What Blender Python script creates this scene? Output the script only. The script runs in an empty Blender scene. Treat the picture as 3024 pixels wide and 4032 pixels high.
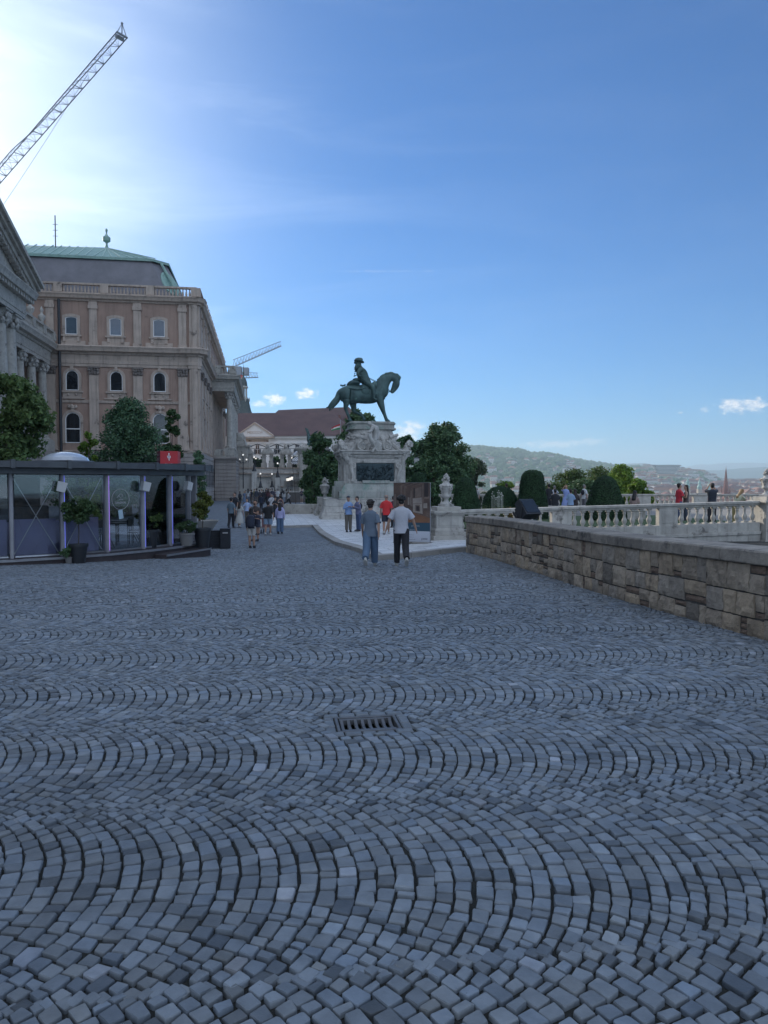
import bpy, bmesh, math, random
import numpy as np
from mathutils import Vector, Matrix, noise
R = math.radians
random.seed(7)
rng = np.random.default_rng(7)
S = bpy.context.scene
COL = S.collection
# ------------------------------------------------------------------ camera
EYE = 1.65
PITCH = 2.29
F_S = 2914.0                       # focal length in pixels of the full photograph
cd = bpy.data.cameras.new('camera'); cam = bpy.data.objects.new('camera', cd); COL.objects.link(cam)
cam.location = (0, 0, EYE); cam.rotation_euler = (R(90 - PITCH), 0, 0)
cd.sensor_fit = 'VERTICAL'; cd.sensor_height = 36; cd.lens = 740 / 1024 * 36
cd.clip_start = .05; cd.clip_end = 60000
S.camera = cam
# ------------------------------------------------------------------ light
SUN_AZ, SUN_EL = -37.0, 20.7        # azimuth measured from the view direction, left negative
sd = bpy.data.lights.new('sun', 'SUN'); sun = bpy.data.objects.new('sun', sd); COL.objects.link(sun)
sd.energy = 3.6; sd.angle = R(.5); sd.color = (1, .92, .80)
_sv = Vector((math.sin(R(SUN_AZ)) * math.cos(R(SUN_EL)), math.cos(R(SUN_AZ)) * math.cos(R(SUN_EL)), math.sin(R(SUN_EL))))
sun.rotation_euler = (-_sv).to_track_quat('-Z', 'Y').to_euler()
S.view_settings.view_transform = 'Standard'; S.view_settings.look = 'None'
S.view_settings.gamma = 1; S.view_settings.use_curve_mapping = False
S.view_settings.exposure = 0.68
W = bpy.data.worlds.new('World'); S.world = W; W.use_nodes = True

def pix_dir(sx, sy):
    u = (sx - 1512) / F_S; b = (2016 - sy) / F_S; t = R(PITCH)
    return Vector((u, math.cos(t) + b * math.sin(t), -math.sin(t) + b * math.cos(t)))
def at(sx, sy, d):
    v = pix_dir(sx, sy); k = d / v.y
    return Vector((v.x * k, d, EYE + v.z * k))

SKYT = (.105, .305, .545)
def world_nodes():
    nt = W.node_tree; N = nt.nodes; L = nt.links
    for n in list(N): N.remove(n)
    out = N.new('ShaderNodeOutputWorld'); bg = N.new('ShaderNodeBackground'); bg.inputs[1].default_value = .15
    sky = N.new('ShaderNodeTexSky'); sky.sky_type = 'NISHITA'; sky.sun_disc = False
    sky.sun_elevation = R(SUN_EL); sky.sun_rotation = R(SUN_AZ)
    sky.air_density = 1.0; sky.dust_density = .1; sky.ozone_density = 2.0; sky.altitude = 200
    tc = N.new('ShaderNodeTexCoord')
    def math_(op, a, b=None, clamp=False):
        m = N.new('ShaderNodeMath'); m.operation = op; m.use_clamp = clamp
        for i, q in enumerate((a, b)):
            if q is None: continue
            if isinstance(q, (int, float)): m.inputs[i].default_value = q
            else: L.new(q, m.inputs[i])
        return m.outputs[0]
    def noise_(vec, sc, det, rough=.55, dist=0):
        n = N.new('ShaderNodeTexNoise'); n.inputs['Scale'].default_value = sc; n.inputs['Detail'].default_value = det
        n.inputs['Roughness'].default_value = rough; n.inputs['Distortion'].default_value = dist
        L.new(vec, n.inputs['Vector']); return n.outputs[0]
    def mapping(rot, sc):
        m = N.new('ShaderNodeMapping'); m.inputs['Rotation'].default_value = rot; m.inputs['Scale'].default_value = sc
        L.new(tc.outputs['Generated'], m.inputs[0]); return m.outputs[0]
    def dot_(v):
        d = N.new('ShaderNodeVectorMath'); d.operation = 'DOT_PRODUCT'; L.new(tc.outputs['Generated'], d.inputs[0])
        d.inputs[1].default_value = v; return d.outputs['Value']
    def ramp(val, lo, hi):
        m = N.new('ShaderNodeMapRange'); m.interpolation_type = 'SMOOTHSTEP'
        L.new(val, m.inputs[0]); m.inputs[1].default_value = lo; m.inputs[2].default_value = hi; return m.outputs[0]
    # thin cirrus, thickest towards the sun
    n1 = noise_(mapping((0, R(25), R(35)), (1.4, 5, 9)), 1.6, 8, .6, .6)
    n2 = noise_(mapping((0, 0, 0), (1, 1, 2.2)), 1.7, 3)
    veil = math_('POWER', math_('MAXIMUM', dot_(_sv), 0), 14)
    veil2 = ramp(dot_(_sv), .2, .95)
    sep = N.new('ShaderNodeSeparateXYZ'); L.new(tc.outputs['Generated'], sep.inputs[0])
    rear = math_('ADD', ramp(math_('MULTIPLY', sep.outputs[1], -1), -.35, .5), ramp(sep.outputs[2], .70, .92), True)   # unseen bright cloud overhead and behind the camera, added as fill light
    cir = math_('MULTIPLY', ramp(n1, .42, .78), math_('MULTIPLY', ramp(n2, .32, .66), math_('ADD', math_('MULTIPLY', veil, .30), math_('MULTIPLY', veil2, .05))))
    cir = math_('ADD', cir, math_('MULTIPLY', math_('POWER', math_('MAXIMUM', dot_(_sv), 0), 24), 1.05), True)          # pale glare round the sun
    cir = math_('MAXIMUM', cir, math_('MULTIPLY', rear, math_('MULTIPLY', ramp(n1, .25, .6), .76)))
    # small cumulus low over the horizon, each at its own bearing
    fine = noise_(mapping((0, 0, 0), (1, 1, 1.7)), 95, 7, .62)
    cum = None
    for (px, py, rx, ry, lev) in [(1080, 1572, 58, 34, .9), (1205, 1552, 62, 30, .9), (1020, 1590, 42, 16, .6), (1610, 1702, 95, 58, .95),
                                  (1730, 1690, 75, 30, .6), (2190, 1748, 175, 22, .45), (2340, 1738, 80, 22, .35), (2920, 1596, 120, 40, .8), (2780, 1612, 30, 14, .5),
                                  (2680, 1625, 14, 8, .5), (1500, 1068, 300, 6, .10)]:
        c = pix_dir(px, py).normalized(); rt = Vector((c.y, -c.x, 0)).normalized(); up = c.cross(rt)
        if up.z < 0: up = -up
        ex = math_('DIVIDE', math_('SUBTRACT', dot_(rt), 0), rx / F_S); ey = math_('DIVIDE', dot_(up), ry / F_S)
        r2 = math_('ADD', math_('MULTIPLY', ex, ex), math_('MULTIPLY', ey, ey))
        fr = math_('MULTIPLY', math_('GREATER_THAN', dot_(c), 0), math_('SUBTRACT', 1, r2, True))
        v = math_('MULTIPLY', ramp(math_('ADD', math_('MULTIPLY', fr, .75), math_('MULTIPLY', fine, 2.0)), 1.25, 1.9), lev)
        v = math_('MULTIPLY', v, ramp(fr, 0, .25))
        cum = v if cum is None else math_('MAXIMUM', cum, v)
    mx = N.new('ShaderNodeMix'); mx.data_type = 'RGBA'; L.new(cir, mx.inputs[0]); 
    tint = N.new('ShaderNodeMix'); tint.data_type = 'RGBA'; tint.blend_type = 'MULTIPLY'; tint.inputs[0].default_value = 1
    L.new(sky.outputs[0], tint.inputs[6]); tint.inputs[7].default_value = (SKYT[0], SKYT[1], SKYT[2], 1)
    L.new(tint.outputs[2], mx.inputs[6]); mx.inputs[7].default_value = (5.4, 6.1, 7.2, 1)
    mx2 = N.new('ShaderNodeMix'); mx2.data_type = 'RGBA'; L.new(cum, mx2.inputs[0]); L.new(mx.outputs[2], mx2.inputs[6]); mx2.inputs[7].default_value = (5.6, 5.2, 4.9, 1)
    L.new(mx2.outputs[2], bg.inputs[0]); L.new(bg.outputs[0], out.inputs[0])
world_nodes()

# ------------------------------------------------------------------ ground shape
def sst(a, b, x):
    t = np.clip((x - a) / (b - a), 0, 1); return t * t * (3 - 2 * t)
_HY = [-30, 0, 4, 8, 14, 18, 22, 30, 40, 300]; _HH = [1.65, 1.65, 1.68, 1.76, 1.90, 2.02, 2.10, 2.45, 2.6, 2.6]
def gz(x, y):
    H = np.interp(y, _HY, _HH)
    H = H + .25 * sst(0, -5, x) * sst(13, 27, y) * (1 - sst(34, 50, y)) - .15 * sst(0, 2.6, x) * sst(11, 19, y) * (1 - sst(40, 60, y))
    return EYE - H
def G(sx, sy, lift=0.):
    """point of the ground met by the sight line"""
    v = pix_dir(sx, sy); lo, hi = 1.0, 400.0
    for _ in range(50):
        m = (lo + hi) / 2; k = m / v.y
        if EYE + v.z * k > gz(v.x * k, m) + lift: lo = m
        else: hi = m
    k = lo / v.y
    return Vector((v.x * k, lo, float(gz(v.x * k, lo)) + lift))
AX = 9.2                                            # the palace axes are turned this much
FD = Vector((math.cos(R(AX)), math.sin(R(AX)), 0))   # along the facades that face the square
SD = Vector((-math.sin(R(AX)), math.cos(R(AX)), 0))  # into the picture

# ------------------------------------------------------------------ materials
MATS = {}
def new_mat(name):
    m = bpy.data.materials.new(name); m.use_nodes = True; MATS[name] = m
    return m, m.node_tree, m.node_tree.nodes['Principled BSDF']
def surf(name, c1, c2=None, scale=3., rough=.8, bump=.0, bscale=None, metal=0., attr=None, streak=0., stain=None, spec=.5, det=6, voro=0, bdist=.02, coat=0., sheen=0., trans=0.):
    """noisy two-tone surface; stain = (colour, scale, threshold) of weathering; attr = per face tint"""
    if name in MATS: return MATS[name]
    m, nt, b = new_mat(name); N = nt.nodes; L = nt.links
    c2 = c2 or tuple(q * .78 for q in c1)
    tc = N.new('ShaderNodeTexCoord'); vec = tc.outputs['Object']
    def nz(sc, d=det, sca=(1, 1, 1), rgh=.6):
        n = N.new('ShaderNodeTexNoise'); n.inputs['Scale'].default_value = sc; n.inputs['Detail'].default_value = d; n.inputs['Roughness'].default_value = rgh
        if sca != (1, 1, 1):
            mp = N.new('ShaderNodeMapping'); mp.inputs['Scale'].default_value = sca; L.new(vec, mp.inputs[0]); L.new(mp.outputs[0], n.inputs['Vector'])
        else: L.new(vec, n.inputs['Vector'])
        return n.outputs[0]
    def rp(v, lo, hi):
        r = N.new('ShaderNodeMapRange'); L.new(v, r.inputs[0]); r.inputs[1].default_value = lo; r.inputs[2].default_value = hi; return r.outputs[0]
    def mix(fac, a, bb, mode='MIX'):
        x = N.new('ShaderNodeMix'); x.data_type = 'RGBA'; x.blend_type = mode
        for i, q in ((0, fac), (6, a), (7, bb)):
            if isinstance(q, (int, float)): x.inputs[i].default_value = q
            elif isinstance(q, tuple): x.inputs[i].default_value = (q[0], q[1], q[2], 1)
            else: L.new(q, x.inputs[i])
        return x.outputs[2]
    col = mix(rp(nz(scale), .35, .65), c1, c2)
    if streak:
        col = mix(rp(nz(1.0, 4, (4, 4, .25)), .5, .75), col, mix(streak, col, tuple(q * .35 for q in c1)))
    if stain:
        col = mix(rp(nz(stain[1], 5, rgh=.7), stain[2], stain[2] + .12), col, stain[0])
    if attr:
        a = N.new('ShaderNodeAttribute'); a.attribute_name = attr; col = mix(1.0, col, a.outputs['Color'], 'MULTIPLY')
    L.new(col, b.inputs['Base Color']) if not isinstance(col, tuple) else None
    b.inputs['Roughness'].default_value = rough; b.inputs['Metallic'].default_value = metal
    b.inputs['Specular IOR Level'].default_value = spec
    if coat: b.inputs['Coat Weight'].default_value = coat
    if sheen: b.inputs['Sheen Weight'].default_value = sheen
    if bump:
        bp = N.new('ShaderNodeBump'); bp.inputs['Strength'].default_value = bump; bp.inputs['Distance'].default_value = bdist
        L.new(nz(bscale or scale * 6, 8, rgh=.65), bp.inputs['Height']); L.new(bp.outputs[0], b.inputs['Normal'])
    if trans:
        tr = N.new('ShaderNodeBsdfTranslucent'); L.new(col, tr.inputs[0]); ms = N.new('ShaderNodeMixShader'); ms.inputs[0].default_value = trans
        L.new(b.outputs[0], ms.inputs[1]); L.new(tr.outputs[0], ms.inputs[2]); L.new(ms.outputs[0], N['Material Output'].inputs[0])
    return m
def emit(name, c, s):
    if name in MATS: return MATS[name]
    m, nt, b = new_mat(name); b.inputs['Base Color'].default_value = (*c, 1); b.inputs['Emission Color'].default_value = (*c, 1)
    b.inputs['Emission Strength'].default_value = s; return m
def glass(name, c=(1, 1, 1), refl=.25, clear=.7):
    """thin window glass: a share is seen through, the rest is a dark mirror"""
    if name in MATS: return MATS[name]
    m, nt, b = new_mat(name); N = nt.nodes; L = nt.links
    t = N.new('ShaderNodeBsdfTransparent'); t.inputs[0].default_value = (*c, 1)
    g = N.new('ShaderNodeBsdfGlossy'); g.inputs['Roughness'].default_value = .02; g.inputs[0].default_value = (.9, .95, 1, 1)
    fr = N.new('ShaderNodeFresnel'); fr.inputs[0].default_value = 1.5
    a = N.new('ShaderNodeMath'); a.operation = 'ADD'; a.use_clamp = True; L.new(fr.outputs[0], a.inputs[0]); a.inputs[1].default_value = refl
    ms = N.new('ShaderNodeMixShader'); L.new(a.outputs[0], ms.inputs[0]); L.new(t.outputs[0], ms.inputs[1]); L.new(g.outputs[0], ms.inputs[2])
    L.new(ms.outputs[0], N['Material Output'].inputs[0]); return m

# ------------------------------------------------------------------ mesh helpers
class MB:
    def __init__(s, M=None): s.v = []; s.f = []; s.M = M; s.c = []
    def add(s, vs, fs, tint=None):
        o = len(s.v)
        if s.M is not None: vs = [s.M @ Vector(p) for p in vs]
        s.v.extend(tuple(p) for p in vs); s.f.extend(tuple(i + o for i in f) for f in fs)
        if tint is not None or s.c:
            while len(s.c) < len(s.f) - len(fs): s.c.append((1, 1, 1))
            s.c.extend([tint or (1, 1, 1)] * len(fs))
        return s
    def box(s, x0, x1, y0, y1, z0, z1, tint=None):
        return s.add([(x0, y0, z0), (x1, y0, z0), (x1, y1, z0), (x0, y1, z0), (x0, y0, z1), (x1, y0, z1), (x1, y1, z1), (x0, y1, z1)],
                     [(3, 2, 1, 0), (4, 5, 6, 7), (0, 1, 5, 4), (1, 2, 6, 5), (2, 3, 7, 6), (3, 0, 4, 7)], tint)
    def frus(s, x0, x1, y0, y1, z0, z1, ix, iy, tint=None):
        """box whose top is inset by ix, iy"""
        return s.add([(x0, y0, z0), (x1, y0, z0), (x1, y1, z0), (x0, y1, z0), (x0 + ix, y0 + iy, z1), (x1 - ix, y0 + iy, z1), (x1 - ix, y1 - iy, z1), (x0 + ix, y1 - iy, z1)],
                     [(3, 2, 1, 0), (4, 5, 6, 7), (0, 1, 5, 4), (1, 2, 6, 5), (2, 3, 7, 6), (3, 0, 4, 7)], tint)
    def prism(s, poly, a, b, axis='z'):
        """polygon extruded from a to b along axis (poly in the other two, cyclic order)"""
        def P(p, t): return {'z': (p[0], p[1], t), 'y': (p[0], t, p[1]), 'x': (t, p[0], p[1])}[axis]
        n = len(poly)
        return s.add([P(p, a) for p in poly] + [P(p, b) for p in poly],
                     [tuple(range(n))[::-1], tuple(range(n, 2 * n))] + [(i, (i + 1) % n, n + (i + 1) % n, n + i) for i in range(n)])
    def lathe(s, prof, cx=0, cy=0, cz=0, n=16, sx=1, sy=1, a0=0, a1=360):
        full = abs(a1 - a0) >= 359.9; m = n if full else n + 1
        vs = [(cx + r * sx * math.cos(R(a0 + (a1 - a0) * i / n)), cy + r * sy * math.sin(R(a0 + (a1 - a0) * i / n)), cz + z) for (r, z) in prof for i in range(m)]
        fs = []
        for j in range(len(prof) - 1):
            for i in range(n):
                k = (i + 1) % m
                fs.append((j * m + i, j * m + k, (j + 1) * m + k, (j + 1) * m + i))
        if full:
            fs.append(tuple(range(m))[::-1]); fs.append(tuple((len(prof) - 1) * m + i for i in range(m)))
        return s.add(vs, fs)
    def tube(s, pts, r, n=6, cap=True):
        pts = [Vector(p) for p in pts]; rr = r if isinstance(r, (list, tuple)) else [r] * len(pts)
        vs = []; fs = []; prev = None
        for i, p in enumerate(pts):
            t = (pts[min(i + 1, len(pts) - 1)] - pts[max(i - 1, 0)]).normalized()
            if prev is None: prev = t.orthogonal().normalized()
            u = (prev - t * prev.dot(t)).normalized() if (prev - t * prev.dot(t)).length > 1e-6 else t.orthogonal().normalized()
            prev = u; w = t.cross(u)
            for k in range(n):
                a = 2 * math.pi * k / n; vs.append(p + (u * math.cos(a) + w * math.sin(a)) * rr[i])
        for i in range(len(pts) - 1):
            for k in range(n): fs.append((i * n + k, i * n + (k + 1) % n, (i + 1) * n + (k + 1) % n, (i + 1) * n + k))
        if cap: fs.append(tuple(range(n))[::-1]); fs.append(tuple((len(pts) - 1) * n + k for k in range(n)))
        return s.add(vs, fs)
    def ring(s, cs, n=12):
        """loft of ellipses (cx, cy, cz, rx, ry), first to last, capped"""
        vs = []; fs = []
        for (cx, cy, cz, rx, ry) in cs:
            for k in range(n):
                a = 2 * math.pi * k / n; vs.append((cx + rx * math.cos(a), cy + ry * math.sin(a), cz))
        for i in range(len(cs) - 1):
            for k in range(n): fs.append((i * n + k, i * n + (k + 1) % n, (i + 1) * n + (k + 1) % n, (i + 1) * n + k))
        fs.append(tuple(range(n))[::-1]); fs.append(tuple((len(cs) - 1) * n + k for k in range(n)))
        return s.add(vs, fs)
    def blob(s, c, r, sc=(1, 1, 1), amp=.25, fr=2., n=2, seed=0):
        bm = bmesh.new(); bmesh.ops.create_icosphere(bm, subdivisions=n, radius=1)
        vs = []
        for v in bm.verts:
            k = 1 + amp * noise.noise(v.co * fr + Vector((seed * 7.1, seed * 3.3, seed)))
            vs.append((c[0] + v.co.x * k * r * sc[0], c[1] + v.co.y * k * r * sc[1], c[2] + v.co.z * k * r * sc[2]))
        fs = [tuple(v.index for v in f.verts) for f in bm.faces]; bm.free()
        return s.add(vs, fs)
    def mesh(s, name):
        me = bpy.data.meshes.new(name); me.from_pydata(s.v, [], s.f)
        if s.c:
            while len(s.c) < len(s.f): s.c.append((1, 1, 1))
            a = me.color_attributes.new('tint', 'FLOAT_COLOR', 'CORNER'); arr = []
            for p in me.polygons:
                c = s.c[p.index]; arr.extend((c[0], c[1], c[2], 1.0) * p.loop_total)
            a.data.foreach_set('color', arr)
        me.validate(); me.update(); return me
    def build(s, name, mat, parent=None, smooth=False, bevel=0, seg=1, ang=30):
        me = s.mesh(name); return obj(name, me, mat, parent, smooth, bevel, seg, ang)
def obj(name, me, mat, parent=None, smooth=False, bevel=0, seg=1, ang=30):
    o = bpy.data.objects.new(name, me); COL.objects.link(o)
    me.materials.append(mat)
    if parent is not None: o.parent = parent
    bm = bmesh.new(); bm.from_mesh(me); bmesh.ops.recalc_face_normals(bm, faces=bm.faces)
    if smooth:
        for f in bm.faces: f.smooth = True
        for e in bm.edges:
            if len(e.link_faces) == 2 and e.calc_face_angle(0) > R(ang if smooth is True else smooth): e.smooth = False
    bm.to_mesh(me); bm.free()
    if bevel:
        md = o.modifiers.new('bevel', 'BEVEL'); md.width = bevel; md.segments = seg; md.limit_method = 'ANGLE'
    return o
def np_mesh(name, V, Fq, tint=None):
    """V (n,3), Fq (m,k) index array, tint (m,3)"""
    me = bpy.data.meshes.new(name); n, (m, k) = len(V), Fq.shape
    me.vertices.add(n); me.vertices.foreach_set('co', np.ascontiguousarray(V, dtype=np.float32).ravel())
    me.loops.add(m * k); me.loops.foreach_set('vertex_index', np.ascontiguousarray(Fq, dtype=np.int32).ravel())
    me.polygons.add(m); me.polygons.foreach_set('loop_start', np.arange(0, m * k, k, dtype=np.int32))
    if tint is not None:
        a = me.color_attributes.new('tint', 'FLOAT_COLOR', 'CORNER')
        c = np.ones((m, k, 4), dtype=np.float32); c[:, :, :3] = tint[:, None, :]; a.data.foreach_set('color', c.ravel())
    me.update(calc_edges=True); return me
def link(name, me, mat, parent=None):
    o = bpy.data.objects.new(name, me); COL.objects.link(o); me.materials.append(mat)
    if parent is not None: o.parent = parent
    return o
def thing(name, label, cat, loc=(0, 0, 0), rz=0, group=None):
    o = bpy.data.objects.new(name, None); COL.objects.link(o); o.location = loc; o.rotation_euler = (0, 0, R(rz))
    o['label'] = label; o['category'] = cat
    if group: o['group'] = group
    o.empty_display_size = .1
    return o
def tag(o, label, cat, group=None):
    o['label'] = label; o['category'] = cat
    if group: o['group'] = group
    return o
def copy_tree(o, parent=None):
    c = o.copy(); COL.objects.link(c); c.parent = parent
    for ch in o.children: copy_tree(ch, c)
    return c
def again(o, loc, label, rz=None, scale=None):
    c = copy_tree(o); c.location = loc; c['label'] = label
    if rz is not None: c.rotation_euler = (0, 0, R(rz))
    if scale is not None: c.scale = scale if isinstance(scale, tuple) else (scale,) * 3
    return c
def structure(o): o['kind'] = 'structure'; return o
def skin(nodes, edges, sub=1, root=0):
    """nodes: (x, y, z, r) or (x, y, z, rx, ry) -> one continuous skinned mesh"""
    me = bpy.data.meshes.new('skin'); me.from_pydata([n[:3] for n in nodes], edges, []); o = bpy.data.objects.new('skin', me); COL.objects.link(o)
    o.modifiers.new('s', 'SKIN').use_smooth_shade = True
    sv = me.skin_vertices[0].data
    for i, n in enumerate(nodes):
        sv[i].radius = (n[3], n[4] if len(n) > 4 else n[3]); sv[i].use_root = (i == root)
    md = o.modifiers.new('d', 'SUBSURF'); md.levels = sub; md.render_levels = sub
    dg = bpy.context.evaluated_depsgraph_get(); out = bpy.data.meshes.new_from_object(o.evaluated_get(dg))
    bpy.data.objects.remove(o); bpy.data.meshes.remove(me); return out
def add_mesh(mb, me, M=None):
    vs = [(M @ v.co if M is not None else v.co.copy()) for v in me.vertices]
    mb.add(vs, [tuple(p.vertices) for p in me.polygons]); return mb
def text(name, body, size, mat, parent, loc, rot, extr=.002, align='CENTER'):
    cu = bpy.data.curves.new(name, 'FONT'); cu.body = body; cu.size = size; cu.extrude = extr; cu.align_x = align; cu.align_y = 'CENTER'
    o = bpy.data.objects.new(name, cu); COL.objects.link(o); dg = bpy.context.evaluated_depsgraph_get()
    me = bpy.data.meshes.new_from_object(o.evaluated_get(dg)); bpy.data.objects.remove(o)
    o = bpy.data.objects.new(name, me); COL.objects.link(o); me.materials.clear(); me.materials.append(mat); o.parent = parent
    o.location = loc; o.rotation_euler = rot; return o

def split_loose(o):
    """every loose piece of o becomes an object of its own"""
    me = o.data; n = len(me.vertices); par = list(range(n))
    def f(i):
        while par[i] != i: par[i] = par[par[i]]; i = par[i]
        return i
    for e in me.edges: a, b = f(e.vertices[0]), f(e.vertices[1]); par[a] = b
    gr = {}
    for p_ in me.polygons: gr.setdefault(f(p_.vertices[0]), []).append(p_)
    mt = me.materials[0]
    for k, ps in gr.items():
        ids = sorted({v for p_ in ps for v in p_.vertices}); ix = {v: i for i, v in enumerate(ids)}
        q = bpy.data.meshes.new(o.name); q.from_pydata([me.vertices[v].co[:] for v in ids], [], [tuple(ix[v] for v in p_.vertices) for p_ in ps]); q.materials.append(mt)
        q.polygons.foreach_set('use_smooth', [p_.use_smooth for p_ in ps]); c = bpy.data.objects.new(o.name.split('.')[0], q); COL.objects.link(c); c.parent = o.parent; c.matrix_local = o.matrix_local.copy()
    bpy.data.objects.remove(o); bpy.data.meshes.remove(me)

# palette (linear base colours)
STONE = surf('limestone', (0.480, 0.462, 0.420), (0.360, 0.342, 0.312), 2.5, .85, .4, 14, stain=((.13, .12, .11), 2.2, .58), streak=.5)
STONEC = surf('carved_limestone', (0.500, 0.488, 0.458), (0.357, 0.345, 0.321), 3.5, .85, .55, 10, stain=((.12, .125, .115), 1.6, .56), streak=.6, bdist=.04)
MARBLE = surf('paving_marble', (.60, .60, .58), (.43, .43, .42), 1.2, .6, .15, 20, stain=((.32, .32, .31), 2.5, .56))
PINK = surf('pink_plaster', (.42, .295, .235), (.34, .24, .195), .5, .9, .3, 6, stain=((.20, .145, .12), .45, .62), streak=.4)
TRIM = surf('pale_plaster_trim', (.54, .445, .375), (.43, .355, .30), .8, .9, .3, 8, streak=.6, stain=((.11, .09, .08), .8, .6))
RUST = surf('rusticated_stone', (0.375, 0.338, 0.312), (0.294, 0.263, 0.244), .8, .9, .4, 8, streak=.4)
COPPER = surf('green_copper', (.29, .44, .385), (.22, .36, .32), 1.2, .6, .1, 6, streak=.35)
SLATE = surf('grey_slates', (.215, .208, .228), (.17, .165, .182), .8, .8, .3, 3)
DARKM = surf('dark_metal', (.035, .04, .048), (.028, .03, .036), 4, .45, .05, 30)
LIGHTM = surf('painted_steel', (.30, .31, .33), (.25, .26, .28), 3, .45, .05, 20)
WHITEP = surf('white_frame_paint', (.82, .82, .81), (.76, .76, .76), 4, .5)
WINGL = surf('dark_window_glass', (.02, .024, .028), (.014, .016, .02), .7, .04, .12, .9, spec=1., bdist=.03)
BRONZE = surf('green_bronze', (.085, .150, .145), (.045, .082, .082), 2.2, .6, .5, 9, metal=.35, stain=((.14, .24, .21), 2.6, .58), bdist=.03, attr=None)
BARK = surf('bark', (.10, .08, .065), (.06, .05, .04), 6, .95, .7, 18)
# ================================================================== ground
def grid_sheet(name, xs, ys, zf, mat, parent=None):
    X, Y = np.meshgrid(xs, ys); Z = zf(X, Y); V = np.stack([X.ravel(), Y.ravel(), Z.ravel()], 1)
    nx, ny = len(xs), len(ys); i = (np.arange(ny - 1)[:, None] * nx + np.arange(nx - 1)[None]).ravel()
    return link(name, np_mesh(name, V, np.stack([i, i + 1, i + nx + 1, i + nx], 1)), mat, parent)
SAND = surf('joint_sand', (.030, .031, .030), (.014, .017, .013), 30, .95, .9, 160, stain=((.13, .13, .125), 210, .64), bdist=.012)
GROUND = surf('far_setts', (.165, .195, .225), (.085, .10, .12), 3.2, .8, 1.0, 6, bdist=.06, det=10)
g1 = structure(grid_sheet('plaza_ground', np.linspace(-60, 40, 120), np.concatenate([np.linspace(-8, 34, 80), np.linspace(36, 108, 60)]), lambda X, Y: gz(X, Y) - .012 - .006 * (Y < 33.8) * 1., SAND))

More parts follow.
